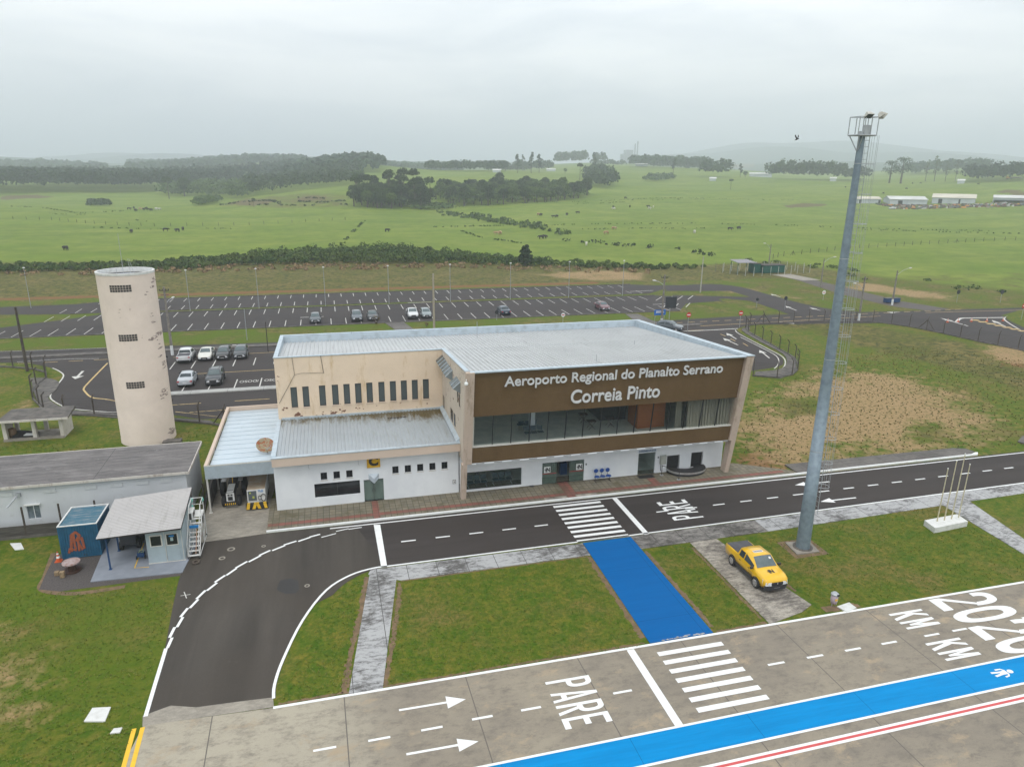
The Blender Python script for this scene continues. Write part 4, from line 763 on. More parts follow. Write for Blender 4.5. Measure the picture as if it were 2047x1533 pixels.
b = MB(); b.box(-4.35, 32.1, 69.75, 69.95, 8.7, 9.49); b.hexa([(-4.6, 59.9, 9.2), (-4.35, 59.9, 9.2), (-4.35, 69.9, 8.6), (-4.6, 69.9, 8.6), (-4.6, 59.9, 9.99), (-4.35, 59.9, 9.99), (-4.35, 69.9, 9.49), (-4.6, 69.9, 9.49)]); b.build('parapet', M['flash'], T); b = MB(); b.hexa([(32.05, 48.9, 10.0), (32.11, 48.9, 10.0), (32.11, 69.9, 8.8), (32.05, 69.9, 8.8), (32.05, 48.9, 10.98), (32.11, 48.9, 10.98), (32.11, 69.9, 9.5), (32.05, 69.9, 9.5)]); b.build('parapet', M['flash'], T)
zr = lambda x_, y_: 8.88+(70-y_)*0.0905
b = MB(); corr(b, 9.56, 32.11, 48.78, 69.74, zr, 0.36, 0.085); corr(b, -4.35, 9.55, 59.78, 69.74, zr, 0.36, 0.085); rf = b.build('main_roof', M['roof_main'], T)
w = MB(); w.hexa([(9.6, 60.0, zr(0, 60)+.05), (32.05, 60.0, zr(0, 60)+.05), (32.05, 60.07, zr(0, 60)+.05), (9.6, 60.07, zr(0, 60)+.05), (9.6, 60, zr(0, 60)+.058), (32.05, 60, zr(0, 60)+.058), (32.05, 60.07, zr(0, 60)+.058), (9.6, 60.07, zr(0, 60)+.058)]); w.build('sheet_lap', M['metal'], rf)
for x_, y_, h_ in ((13.9, 66.5, 1.4), (20.0, 50.2, 0.4), (2.0, 69.8, 0.5), (26.5, 57.5, .15)): w = MB(); w.tube([(x_, y_, zr(0, y_)), (x_, y_, zr(0, y_)+h_+.3)], 0.025, 6); w.build('roof_rod', M['metal'], T)
# brown cladding bands
def band(b, z0, z1, x0=9.94, x1=32.11, th=0.3): b.hexa([(x0, yb(z0), z0), (x1, yb(z0), z0), (x1, yb(z0)+th, z0), (x0, yb(z0)+th, z0), (x0, yb(z1), z1), (x1, yb(z1), z1), (x1, yb(z1)+th, z1), (x0, yb(z1)+th, z1)])
b = MB(); band(b, 7.3, 10.88); bu = b.build('upper_cladding', M['brown'], T)
b = MB(); band(b, 3.32, 4.68); b.build('lower_cladding', M['brown'], T)
nl = math.hypot(1, .1467); EY = (0, -.1467/nl, 1/nl)
M['letters'] = pm('letter_white', (0.72, 0.72, 0.72), (0.62, 0.62, 0.62), 2, 0.5)
b = MB(); text_into(b, 'Aeroporto Regional do Planalto Serrano', (12.25, yb(9.43, .06), 9.43), (1, 0, 0), EY, 18.0, 1.06, 0.09, offset=0.012); b.build('lettering', M['letters'], T)
b = MB(); text_into(b, 'Correia Pinto', (17.55, yb(7.88, .06), 7.88), (1, 0, 0), EY, 7.45, 1.14, 0.09, offset=0.012); b.build('lettering', M['letters'], T)
b = MB(); b.hexa([(9.96, yb(4.7, .04), 4.69), (32.1, yb(4.7, .04), 4.69), (32.1, yb(4.7)+.35, 4.69), (9.96, yb(4.7)+.35, 4.69), (9.96, yb(4.7, .04), 4.76), (32.1, yb(4.7, .04), 4.76), (32.1, yb(4.7)+.35, 4.76), (9.96, yb(4.7)+.35, 4.76)]); b.build('sill', M['ltframe'], T)
b = MB(); b.hexa([(9.96, yb(3.3), 3.2), (32.1, yb(3.3), 3.2), (32.1, 51.5, 3.2), (9.96, 51.5, 3.2), (9.96, yb(3.3), 3.31), (32.1, yb(3.3), 3.31), (32.1, 51.5, 3.31), (9.96, 51.5, 3.31)]); sf = b.build('soffit', M['white_wall'], T)
for k in range(16): w = MB(); w.box(10.3+k*1.42, 10.95+k*1.42, yb(3.3)-0.012, yb(3.3)-0.002, 3.235, 3.275); w.build('vent_slot', M['frame'], sf)
# glazed gallery
gy = lambda z: yb(z)+0.14
for k in range(15):
    x0 = 10.08+k*1.468; b = MB(); b.poly([(x0, gy(4.76), 4.76), (x0+1.46, gy(4.76), 4.76), (x0+1.46, gy(7.3), 7.3), (x0, gy(7.3), 7.3)]); b.build('glass_pane', M['glass'], T)
for k in range(1, 15): x0 = 10.08+k*1.468; b = MB(); b.hexa([(x0-.028, gy(4.76)-.05, 4.76), (x0+.028, gy(4.76)-.05, 4.76), (x0+.028, gy(4.76)+.05, 4.76), (x0-.028, gy(4.76)+.05, 4.76), (x0-.028, gy(7.3)-.05, 7.3), (x0+.028, gy(7.3)-.05, 7.3), (x0+.028, gy(7.3)+.05, 7.3), (x0-.028, gy(7.3)+.05, 7.3)]); b.build('mullion', M['frame'], T)
b = MB(); b.hexa([(10.0, gy(4.76)-.04, 4.76), (10.08, gy(4.76)-.04, 4.76), (10.08, gy(4.76)+.04, 4.76), (10.0, gy(4.76)+.04, 4.76), (10.0, gy(7.3)-.04, 7.3), (10.08, gy(7.3)-.04, 7.3), (10.08, gy(7.3)+.04, 7.3), (10.0, gy(7.3)+.04, 7.3)]); b.build('end_frame', M['ltframe'], T)
b = MB(); b.box(9.57, 32.1, 49.95, 62, 3.32, 3.9); b.build('gallery_floor', M['floor'], T)
b = MB(); b.box(9.57, 32.1, 61.0, 61.2, 3.91, 8.2); b.box(9.56, 9.7, 50, 60.9, 3.91, 8.2); b.build('gallery_wall', M['inner'], T)
b = MB(); b.box(9.57, 32.1, 50.0, 61.2, 8.21, 8.35); b.build('gallery_ceiling', M['inner'], T)
b = MB(); b.box(15.8, 16.25, 54.0, 54.4, 3.9, 8.2); b.build('column', M['white_wall'], T)
b = MB(); b.box(22.6, 25.0, 55.2, 60.5, 3.91, 7.6); b.box(19.8, 21.4, 59.6, 60.8, 3.91, 7.9); b.build('dark_stair_stand_in', M['inner_dark'], T)  # plain dark boxes standing in for the dark staircase railings
b = MB(); b.box(24.95, 27.5, 52.6, 54.6, 3.91, 6.3); cb_ = b.build('wooden_kiosk', M['wood'], T)
b = MB()
for k in range(60):
    x0 = 28.2+k*0.063; b.box(x0, x0+0.06, 50.0+0.05*math.sin(k*1.7)-(0.12 if k % 2 else 0), 50.12+0.05*math.sin(k*1.7), 4.0, 7.6)
b.box(27.6, 28.15, 50.9, 51.0, 4.0, 7.6); b.build('curtain', M['curtain'], T)
# ground floor of the main block
holes = [(9.6, 14.44, 0.3, 1.82), (16.2, 19.85, 0.13, 2.02), (24.75, 26.33, 0.13, 2.08), (27.45, 28.66, 0.35, 1.62), (29.75, 30.88, 0.3, 1.7)]
b = MB(); wall_y(b, 9.3, 32.72, 0, 3.2, 51.5, holes, 0.2); b.poly([(32.72, 51.5, 0), (32.72, 58, 0), (32.72, 58, 3.2), (32.72, 51.5, 3.2)]); b.build('ground_floor_wall', M['white_wall'], T)
b = MB(); b.box(9.4, 32.6, 51.75, 58, 0.05, 0.12); b.build('hall_floor', M['floor'], T)
b = MB(); b.box(9.4, 32.6, 57.8, 58, 0.12, 3.1); b.box(24.2, 24.4, 51.75, 57.8, 0.12, 3.1); b.box(26.6, 26.8, 51.75, 57.8, 0.12, 3.1); b.build('inner_wall', M['inner'], T)
for h in holes[:1]:
    w = MB(); w.box(h[0], h[1], 51.60, 51.62, h[2], h[3]); wo = w.build('window', M['glass'], T)
    w = MB(); w.box(h[0], h[1], 51.58, 51.65, h[3]-.05, h[3]-.002); w.box(h[0], h[1], 51.58, 51.65, h[2]+.002, h[2]+.05); w.build('frame', M['frame'], wo)
# entrance with sliding doors
logo_w = M['white_paint']
def logo(par, x_, z_, s):
    w = MB(); w.box(x_, x_+s, 51.50, 51.515, z_, z_+s); lp = w.build('logo_panel', logo_w, par)
    w = MB(); q = s*0.14
    text_into(w, 'iN', (x_+q*1.5, 51.497, z_+q), (1, 0, 0), (0, 0, 1), s-2.1*q, s-2*q, 0.008, offset=0.05); w.box(x_+q*.5, x_+q*2.6, 51.49, 51.497, z_+s*.42, z_+s*.52); w.build('logo', M['frame'], lp)
for x0, x1 in ((16.2, 17.45), (18.55, 19.85)):
    w = MB(); w.box(x0+.03, x1, 51.53, 51.55, 0.13, 1.98); dr = w.build('door', M['door_glass'], T)
    w = MB(); w.box(x0+.03, x1, 51.515, 51.528, 1.0, 1.06); w.build('red_stripe', pm('door_red', (0.35, 0.03, 0.03), None, 3, 0.5), dr)
logo(T, 16.36, 1.12, 0.55); logo(T, 19.16, 1.12, 0.55)
w = MB(); w.box(16.2, 19.85, 51.52, 51.6, 1.99, 2.018); w.box(17.44, 17.47, 51.56, 51.6, 0.13, 1.98); w.build('door_frame', M['frame'], T)
w = MB(); w.box(18.3, 18.9, 53.0, 53.4, 0.12, 1.15); w.build('inner_counter', M['navy'], T)
w = MB(); w.box(24.75, 26.33, 51.63, 51.65, 0.13, 2.08); dr = w.build('door', M['glass'], T)
w = MB(); w.box(24.7, 26.4, 51.46, 51.495, 2.12, 2.42); sg = w.build('sign_board', pm('pale_board', (0.62, 0.68, 0.75), None, 2, 0.5), T)
w = MB(); text_into(w, 'DESEMBARQUE', (24.78, 51.458, 2.18), (1, 0, 0), (0, 0, 1), 1.54, 0.18, 0.006, offset=0.03); w.build('lettering', pm('sign_navy', (0.03, 0.08, 0.2), None, 2, 0.5), sg)
for h in holes[3:]:
    w = MB(); w.box(h[0], h[1], 51.72, 51.76, h[2], h[3]); hb = w.build('hatch_backing', M['inner_dark'], T); w = MB()
    for k in range(9): w.box(h[0]+.04+k*(h[1]-h[0]-.08)/9, h[0]+.02+(k+0.93)*(h[1]-h[0]-.08)/9, 51.64+0.015*(k % 2), 51.65+0.015*(k % 2), h[2]+.12, h[3]-.02)
    w.build('strip_curtain', M['black'], hb)
notice(20.25, 1.12, 0.26, 0.36); notice(15.55, 0.95, 0.12, 0.3)
for x_ in (19.98, 26.55): w = MB(); w.box(x_, x_+.08, 51.45, 51.498, 1.5, 1.65); w.build('switch_box', M['plastic_dark'], T)
# awning windows on the side wall
for y0, n in ((54.15, 6), (50.75, 2)):
    for k in range(n):
        a, c = y0+k*0.87, y0+k*0.87+0.85
        w = MB(); w.add([(9.29, a, 9.62), (8.72, a, 9.12), (9.29, a, 8.75), (9.29, c, 9.62), (8.72, c, 9.12), (9.29, c, 8.75)], [(0, 1, 2), (5, 4, 3), (1, 4, 5, 2)]); sh = w.build('awning_window', pm('awning_grey', (0.20, 0.23, 0.24), None, 4, 0.5) if k == 0 and n == 6 else bpy.data.materials['awning_grey'], T)
        w = MB(); w.hexa([(9.29, a+.04, 9.60), (9.29, c-.04, 9.60), (8.72, c-.04, 9.10), (8.72, a+.04, 9.10), (9.29, a+.04, 9.63), (9.29, c-.04, 9.63), (8.72, c-.04, 9.13), (8.72, a+.04, 9.13)]); w.build('glass', M['glass_grey'], sh)
        w = MB(); w.hexa([(9.29, a-.02, 9.60), (9.29, a+.036, 9.60), (8.70, a+.036, 9.10), (8.70, a-.02, 9.10), (9.29, a-.02, 9.66), (9.29, a+.036, 9.66), (8.70, a+.036, 9.16), (8.70, a-.02, 9.16)]); w.build('frame', M['flash'], sh)
for y0, y1, z0, z1 in ((58.6, 59.15, 4.85, 6.0), (54.3, 55.2, 5.15, 6.15), (53.1, 53.7, 5.2, 6.2), (51.0, 51.25, 7.6, 8.5), (51.7, 51.95, 7.7, 8.6)):
    w = MB(); w.box(9.26, 9.298, y0, y1, z0, z1); w.build('window', M['glass_dark'], T)
for q in ((9.38, 48.55, 10.5), (32.9, 49.2, 10.3)):
    w = MB(); w.tube([q, (q[0]-.1, q[1]-.25, q[2]), (q[0]-.1, q[1]-.25, q[2]-.15)], 0.04, 6); w.lathe((q[0]-.1, q[1]-.25, q[2]-.42), [(0.01, 0), (0.13, 0.05), (0.15, 0.16), (0.07, 0.3)], 12); w.build('camera', M['white_paint'], T)
# carport on the left end
b = MB(); corr(b, -9.35, -4.86, 52.5, 65.95, lambda x_, y_: 3.62, 5, 0.0); b.build('carport_roof', M['roof_blue'], T)
b = MB()
for k in range(13): b.box(-9.34, -4.87, 53.2+k, 53.24+k, 3.622, 3.65)
b.build('roof_seams', M['flash'], T)
b = MB(); b.box(-9.62, -4.78, 66.0, 66.2, 2.9, 3.98); b.box(-9.62, -9.38, 52.36, 65.99, 3.72, 3.98); b.build('carport_parapet', M['beige2'], T)
b = MB(); b.box(-9.62, -4.8, 52.3, 52.352, 3.88, 3.96); b.build('carport_cap', M['ltframe'], T)
b = MB(); x_ = -9.6; 
while x_ < -4.82: b.box(x_, x_+0.062, 52.30, 52.34, 2.88, 3.87); b.box(x_+.064, x_+.12, 52.318, 52.34, 2.88, 3.87); x_ += 0.124
b.build('ribbed_fascia', pm('ribbed_blue', (0.46, 0.53, 0.58), (0.40, 0.46, 0.50), 2, 0.5, .2), T)
for y_ in (52.45, 56.8, 61.2, 65.6): w = MB(); w.box(-9.6, -9.48, y_, y_+.12, 0.05, 3.7); w.box(-9.66, -9.42, y_-.06, y_+.18, 0.05, 0.09); w.build('post', M['ltframe'], T)
b = MB(); b.box(-9.7, -4.75, 60.4, 60.6, 0, 3.6); b.box(-9.66, -9.62, 53.2, 60.4, 0, 1.6); b.build('back_wall', M['conc_dark'], T)
b = MB()   # satellite dish bracket stands on the carport roof
D_ = thing('satellite_dish', (-5.3, 54.6, 3.62), 'rust-spotted round satellite dish on the pale carport roof', 'satellite dish')
w = MB(); n_ = 24; w.v = []; dn = Vector((0.15, -0.55, 0.82)).normalized(); da = dn.orthogonal().normalized(); db = dn.cross(da)
for i, (r_, h_) in enumerate(((0.001, -.12), (0.25, -.11), (0.5, -.06), (0.68, 0), (0.70, 0), (0.5, -.09), (0.25, -.14), (0.001, -.15))):
    for k in range(n_): a_ = 2*math.pi*k/n_; q = Vector((-5.45, 54.9, 4.25))+da*r_*math.cos(a_)+db*r_*math.sin(a_)+dn*h_; w.v.append(tuple(q))
for i in range(7):
    for k in range(n_): w.f.append((i*n_+k, i*n_+(k+1) % n_, (i+1)*n_+(k+1) % n_, (i+1)*n_+k)); w.m.append(0)
w.build('reflector', pm('rusty_dish', (0.30, 0.25, 0.15), (0.20, 0.16, 0.10), 3, 0.6, spot=0.50, spotcol=(0.26, 0.07, 0.015), spotscale=3.5), D_, smooth=True)
w = MB(); w.tube([(-5.45, 54.9, 4.1), (-5.3, 54.6, 3.62)], 0.04, 6); w.tube([(-5.4, 54.75, 4.0), (-5.3, 54.2, 4.15), (-5.0, 53.85, 4.5)], 0.03, 6); w.tube([(-5.25, 54.1, 4.2), (-4.95, 54.3, 4.4)], 0.02, 5); w.build('arm', M['metal'], D_)

# things inside and in front of the terminal
def tub_chair_row(name, x_, y_, z_, n, label, mat, group=None, face=-1):
    t_ = thing(name, (x_, y_, z_), label, 'seat row', group); fr = MB(); fr.box(x_-.1, x_+n*.56+.05, y_+.2, y_+.26, z_+.32, z_+.37)
    for k in (0, 1):
        xx = x_+.05+k*(n*.56-.15); fr.tube([(xx, y_+.23, z_+.35), (xx, y_+.23, z_+.03)], .025, 6); fr.box(xx-.03, xx+.03, y_-.1, y_+.5, z_, z_+.04)
    fr.build('frame', M['steel'] if mat != M['blue'] else M['dark'], t_)
    for k in range(n):
        s_ = MB(); s_.box(x_+k*.56, x_+k*.56+.5, y_-.05, y_+.42, z_+.38, z_+.44); s_.build('seat', mat, t_, bevel=.02)
        yb_ = y_+.46 if face < 0 else y_-.1; s_ = MB(); s_.hexa([(x_+k*.56, yb_, z_+.46), (x_+k*.56+.5, yb_, z_+.46), (x_+k*.56+.5, yb_+.04, z_+.46), (x_+k*.56, yb_+.04, z_+.46), (x_+k*.56, yb_+.1*-face, z_+.85), (x_+k*.56+.5, yb_+.1*-face, z_+.85), (x_+k*.56+.5, yb_+.04+.1*-face, z_+.85), (x_+k*.56, yb_+.04+.1*-face, z_+.85)]); s_.build('backrest', mat, t_)
    for k in range(n+1): s_ = MB(); s_.box(x_-.05+k*.56, x_-.015+k*.56, y_, y_+.35, z_+.6, z_+.64); s_.box(x_-.05+k*.56, x_-.015+k*.56, y_+.3, y_+.34, z_+.4, z_+.6); s_.build('armrest', M['steel'], t_)
    return t_
teal = pm('dark_teal', (0.02, 0.06, 0.08), None, 5, 0.5)
tub_chair_row('seat_row', 15.0, 52.6, 3.9, 3, 'dark blue seat row in front of the white column upstairs', teal, 'seat rows behind glass')
tub_chair_row('seat_row', 14.9, 54.6, 3.9, 3, 'dark blue seat row just behind the white column upstairs', teal, 'seat rows behind glass', 1)
tub_chair_row('seat_row', 10.1, 52.2, .12, 3, 'left three dark seats seen through the ground floor window', teal, 'seat rows behind glass')
tub_chair_row('seat_row', 12.25, 52.3, .12, 3, 'right three dark seats seen through the ground floor window', teal, 'seat rows behind glass')
for x_, y_, lb in ((21.0, 55.3, 'small dark folding table farthest back in the upstairs gallery'), (21.1, 53.5, 'small dark folding table nearest the glass upstairs'), (22.9, 53.7, 'small dark folding table beside the dark stand-in box for the upstairs stair railings')):
    t_ = thing('folding_table', (x_, y_, 3.9), lb, 'table', 'folding tables in the gallery'); w = MB(); w.box(x_-.38, x_+.38, y_-.3, y_+.3, 4.62, 4.66); w.build('table_top', M['brown_wood'], t_)
    for s in (-1, 1): w = MB(); w.tube([(x_-.3, y_+.25*s, 3.9), (x_+.3, y_+.25*s, 4.62)], .02, 5); w.tube([(x_+.3, y_+.25*s, 3.9), (x_-.3, y_+.25*s, 4.62)], .02, 5); w.build('leg', M['brown_wood'], t_)
t_ = thing('chair_bench', (20.6, 51.0, .13), 'three blue office style seats on one beam beside the entrance', 'bench')
w = MB(); w.box(20.62, 22.1, 51.0, 51.05, .47, .52)
for x_ in (20.7, 22.0): w.box(x_-.02, x_+.02, 50.98, 51.03, .17, .48); w.box(x_-.025, x_+.025, 50.75, 51.3, .13, .17)
w.build('frame', M['dark'], t_)
for x_ in (20.85, 21.37, 21.89):
    w = MB(); w.lathe((x_, 51.0, .53), [(.01, 0), (.21, 0), (.23, .03), (.21, .07), (.01, .07)], 16); w.build('seat', M['blue'], t_, smooth=False); w = MB(); w.lathe((x_, 51.26, .98), [(.01, -.03), (.17, -.03), (.19, 0), (.17, .03), (.01, .03)], 16, axis='y'); w.build('backrest', M['blue'], t_)
    w = MB(); w.tube([(x_, 51.1, .5), (x_, 51.3, .6), (x_, 51.3, .95)], .018, 5); w.build('bracket', M['dark'], t_)
t_ = thing('baggage_carousel', (29.2, 51.4, .13), 'curved black baggage belt with steel rim coming out of two wall hatches', 'baggage carousel')
def arcpts(rx, ry): return [(29.18+rx*math.cos(a), 51.48-ry*abs(math.sin(a))**0.8*1.0) for a in np.linspace(math.pi, 2*math.pi, 25)]
o_, i_ = arcpts(1.78, 1.5), arcpts(.85, .55); w = MB()
for k in range(24): w.poly([(*o_[k], .52), (*o_[k+1], .52), (*i_[k+1], .52), (*i_[k], .52)])
w.build('belt', M['black'], t_); w = MB()
for k in range(24): w.poly([(o_[k][0], o_[k][1]-.02, .36), (o_[k+1][0], o_[k+1][1]-.02, .36), (o_[k+1][0], o_[k+1][1]-.02, .54), (o_[k][0], o_[k][1]-.02, .54)])
w.build('rim', M['steel'], t_); w = MB(); s2 = arcpts(1.7, 1.42)
for k in range(24): w.poly([(*s2[k], .13), (*s2[k+1], .13), (*s2[k+1], .36), (*s2[k], .36)]); w.poly([(*i_[k+1], .13), (*i_[k], .13), (*i_[k], .519), (*i_[k+1], .519)])
w.build('skirt', M['black'], t_)
t_ = thing('meter_box', (26.95, 51.4, .9), 'grey metal electric box on the wall left of the carousel', 'electric box'); w = MB(); w.box(26.75, 27.3, 51.3, 51.49, .95, 1.75); mb_ = w.build('cabinet', pm('box_grey', (0.36, 0.37, 0.33), None, 3, 0.5), t_, bevel=.02); w = MB(); w.box(26.79, 27.26, 51.28, 51.297, .99, 1.71); w.box(26.98, 27.12, 51.27, 51.278, 1.36, 1.40); w.build('door', pm('box_grey2', (0.40, 0.41, 0.37), None, 3, 0.5), t_); w = MB(); w.tube([(26.85, 51.38, .95), (26.85, 51.38, .35), (27.2, 51.38, .35)], .03, 6); w.build('conduit', M['dark'], t_)
for x_, y_, lb in ((26.75, 50.95, 'belt barrier post nearest the electric box'), (27.75, 49.75, 'belt barrier post standing in front of the carousel')):
    t_ = thing('barrier_post', (x_, y_, .13), lb, 'barrier post', 'belt barrier posts'); w = MB(); w.lathe((x_, y_, .13), [(.01, .04), (.17, .03), (.17, 0)], 14); w.build('base', M['steel'], t_); w = MB(); w.tube([(x_, y_, .15), (x_, y_, 1.05)], .03, 8); w.build('pole', M['dark'], t_)
w = MB(); w.hexa([(26.75, 50.94, .98), (27.75, 49.74, .98), (27.75, 49.75, .98), (26.75, 50.95, .98), (26.75, 50.94, 1.03), (27.75, 49.74, 1.03), (27.75, 49.75, 1.03), (26.75, 50.95, 1.03)]); tag(w.build('barrier_belt', M['dark']), 'black belt stretched between the two barrier posts', 'barrier belt')
w = MB(); w.box(24.6, 26.0, 50.65, 51.25, .137, .15); tag(w.build('door_mat', M['black']), 'black doormat before the arrivals door', 'doormat')
w = MB(); w.box(15.1, 15.45, 51.2, 51.45, .137, .17); tag(w.build('floor_box', M['plastic_dark']), 'small dark box on the paving left of the entrance', 'box')

# people
def person(name, x_, y_, z_, label, cloth, legs, arms='crossed', rz=0):
    me_ = bpy.data.meshes.new(name); J = {'pel': (0, 0, .95), 'sp': (0, 0, 1.2), 'ch': (0, 0, 1.42), 'nk': (0, 0, 1.53), 'hd': (0, -.02, 1.66), 'tp': (0, -.01, 1.76)}
    V = list(J.values()); Rr = [.15, .13, .15, .055, .095, .06]; E_ = [(0, 1), (1, 2), (2, 3), (3, 4), (4, 5)]
    def chain(st, pts):
        p = st
        for q, r_ in pts: V.append(q); Rr.append(r_); E_.append((p, len(V)-1)); p = len(V)-1
    for s in (-1, 1):
        chain(0, [((.09*s, 0, .9), .10), ((.10*s, 0, .5), .068), ((.11*s, .02, .09), .045), ((.12*s, -.12, .04), .04)])
        if arms == 'crossed': chain(2, [((.18*s, 0, 1.42), .06), ((.23*s, -.03, 1.16), .045), ((.02*s, -.2, 1.2+.03*s), .035), ((-.1*s, -.17, 1.24+.03*s), .03)])
        else: chain(2, [((.18*s, 0, 1.42), .06), ((.23*s, .02, 1.14), .045), ((.24*s, -.04, .88), .033), ((.24*s, -.06, .8), .03)])
    me_.from_pydata(V, E_, []); ob = bpy.data.objects.new(name, me_); COL.objects.link(ob); ob.modifiers.new('s', 'SKIN'); ob.modifiers.new('u', 'SUBSURF').levels = 1
    for i, v in enumerate(me_.skin_vertices[0].data): v.radius = (Rr[i], Rr[i]*.85); v.use_root = (i == 0)
    dg = bpy.context.evaluated_depsgraph_get(); nm = bpy.data.meshes.new_from_object(ob.evaluated_get(dg)); bpy.data.objects.remove(ob)
    skin = bpy.data.materials.get('skin') or pm('skin', (0.36, 0.20, 0.13), None, 5, .6); hair = bpy.data.materials.get('hair') or pm('hair', (0.02, .015, .01), None, 5, .7)
    for mm in (cloth, legs, skin, hair): nm.materials.append(mm)
    for p in nm.polygons:
        c_ = p.center; p.material_index = 3 if (c_.z > 1.70 or (c_.z > 1.6 and c_.y > .03)) else 2 if c_.z > 1.5 else 0 if c_.z > .93 else 1 if c_.z > .08 else 3; p.use_smooth = True
        if arms == 'crossed' and c_.y < -.15 and 1.1 < c_.z < 1.35: p.material_index = 2
    o = bpy.data.objects.new(name, nm); COL.objects.link(o); o.location = (x_, y_, z_); o.rotation_euler = (0, 0, rz); tag(o, label, 'person'); return o
dk = pm('dark_clothes', (0.03, 0.03, 0.035), None, 5, .8); dk2 = pm('dark_trousers', (0.02, 0.022, 0.03), None, 5, .8)
person('person', 11.05, 53.2, .12, 'person in dark clothes with folded arms behind the ground floor window', dk, dk2)
person('person', 17.9, 54.0, .12, 'person in dark clothes standing inside the open entrance', dk2, dk, 'down', 2.6)

# ---------------------------------------------------------------- water tower
t_ = thing('water_tower', (-17.5, 70.62, 0), 'tall round beige water tower with peeling paint and three vent grilles', 'water tower')
M['tower'] = wallmat('tower_wall', (0.74, 0.63, 0.55), (0.56, 0.45, 0.38), 0.81, 100.0, 101.0, (0.35, 0.27, 0.24), 0.7, 0.60)
RT = 2.36; b = MB(); b.lathe((-17.5, 70.62, 0), [(RT+.02, -0.1), (RT+.02, .4), (RT, .45), (RT, 15.98)], 64); b.build('wall', M['tower'], t_, smooth=True)
blobs(t_, [(.9, 14.9, .25, .9), (.55, 14.3, .15, .6), (1.05, 15.2, .3, .6), (.7, 11.6, .2, .9), (.62, 12.2, .15, .3), (.9, 10.2, .45, .6), (.75, 9.9, .35, .3), (.9, 8.9, .25, .7), (.85, 8.3, .2, .5), (.95, 7.6, .3, .5), (1.0, 6.9, .2, .8), (.75, 4.6, .3, .8), (.95, 4.7, .2, .6), (.95, .6, .4, .8), (-.35, 12.6, .08, 1.2), (.0, 12.9, .9, .08)], GREYPEEL, lambda u, z_, o_: (-17.5+(RT+o_)*math.cos(-math.pi/2+.24+u*1.15), 70.62+(RT+o_)*math.sin(-math.pi/2+.24+u*1.15), z_), seed=5)
b = MB(); b.lathe((-17.5, 70.62, 0), [(RT+.03, 15.85), (RT+.04, 16.05), (RT-.13, 16.05), (RT-.13, 15.5)], 64); b.build('rim', M['conc_white'], t_)
b = MB(); b.lathe((-17.5, 70.62, 0), [(RT-.13, 15.55), (.01, 15.68)], 64); b.build('top_slab', pm('tower_top', (0.52, 0.56, 0.62), (0.40, 0.44, 0.48), .6, .7), t_)
b = MB(); b.lathe((-17.5, 70.62, 0), [(RT-.16, 15.52), (RT-.16, 15.62), (RT-.32, 15.62), (RT-.32, 15.52)], 48); b.build('gutter', M['dark'], t_)
for zc, n, a0 in ((14.75, 8, -4.2), (10.35, 7, -3.4), (5.95, 7, -2.6)):
    g_ = MB(); gd = MB(); base_a = math.radians(-90+a0*1.0+13.9-10)
    for i in range(n):
        for j in range(3):
            a = base_a+(i-(n-1)/2)*0.094; zz_ = zc+(j-1)*0.21
            P = [Vector((-17.5+(RT+.004)*math.cos(a+s*0.041), 70.62+(RT+.004)*math.sin(a+s*0.041), zz_+q*0.09)) for s, q in ((-1, -1), (1, -1), (1, 1), (-1, 1))]
            g_.poly([tuple(p) for p in P])
            n_ = Vector((math.cos(a), math.sin(a), 0))*.02
            for k in (0, 1): d_ = (P[2+k]-P[k]); c_ = d_.cross(n_).normalized()*.012; gd.poly([tuple(P[k]+n_-c_), tuple(P[2+k]+n_-c_), tuple(P[2+k]+n_+c_), tuple(P[k]+n_+c_)])
    gg = g_.build('vent_grille', M['inner_dark'], t_); gd.build('lattice', M['conc_dark'], gg)
b = MB(); b.tube([(-17.9, 71.6, 15.6), (-17.9, 71.6, 19.2)], .02, 5); b.tube([(-17.2, 71.2, 15.6), (-17.3, 71.2, 17)], .015, 5); b.tube([(-16.9, 71.2, 15.6), (-17.2, 71.2, 17)], .015, 5); b.tube([(-18.3, 71, 15.6), (-18.3, 71, 16.2)], .02, 5); b.build('antenna', M['metal'], t_)
b = MB(); b.box(-15.9, -14.3, 68.3, 69.2, 0, .25); tag(b.build('concrete_block', M['conc_dark']), 'low dark slab at the right foot of the round tower', 'slab')
# ---------------------------------------------------------------- open shelter
t_ = thing('open_shelter', (-27.8, 73.4, 0), 'low open white concrete shelter with dark flat roof left of the tower', 'shelter')
M['dirtywhite'] = wallmat('dirty_white', (0.62, 0.58, 0.53), (0.30, 0.24, 0.20), streak=0.52)
b = MB(); b.hexa([(-30.6, 72.0, 2.02), (-24.6, 72.0, 2.02), (-24.9, 75.3, 2.02), (-30.4, 75.3, 2.02), (-30.6, 72.0, 2.16), (-24.6, 72.0, 2.16), (-24.9, 75.3, 2.3), (-30.4, 75.3, 2.3)]); b.build('roof', M['conc_dark'], t_)
b = MB(); b.box(-30.62, -24.58, 71.93, 71.995, 1.98, 2.18); b.build('roof_edge', M['dirtywhite'], t_)
for x_, y_, y2 in ((-30.4, 72.5, 72.9), (-27.95, 72.5, 72.9), (-27.7, 74.7, 75.0), (-30.2, 74.7, 75.0)): b = MB(); b.box(x_, x_+.32, y_, y2, 0, 2.02); b.build('post', M['dirtywhite'], t_)
b = MB(); b.box(-25.6, -25.3, 72.4, 75.1, 0, 2.02); b.box(-30.42, -30.3, 72.9, 74.7, 0, 1.9); b.build('side_wall', M['dirtywhite'], t_)
b = MB(); b.box(-30.4, -25.3, 72.35, 72.49, 0, .22); b.box(-30.3, -25.6, 72.9, 75.0, 0, .12); b.build('plinth', M['concrete'], t_)
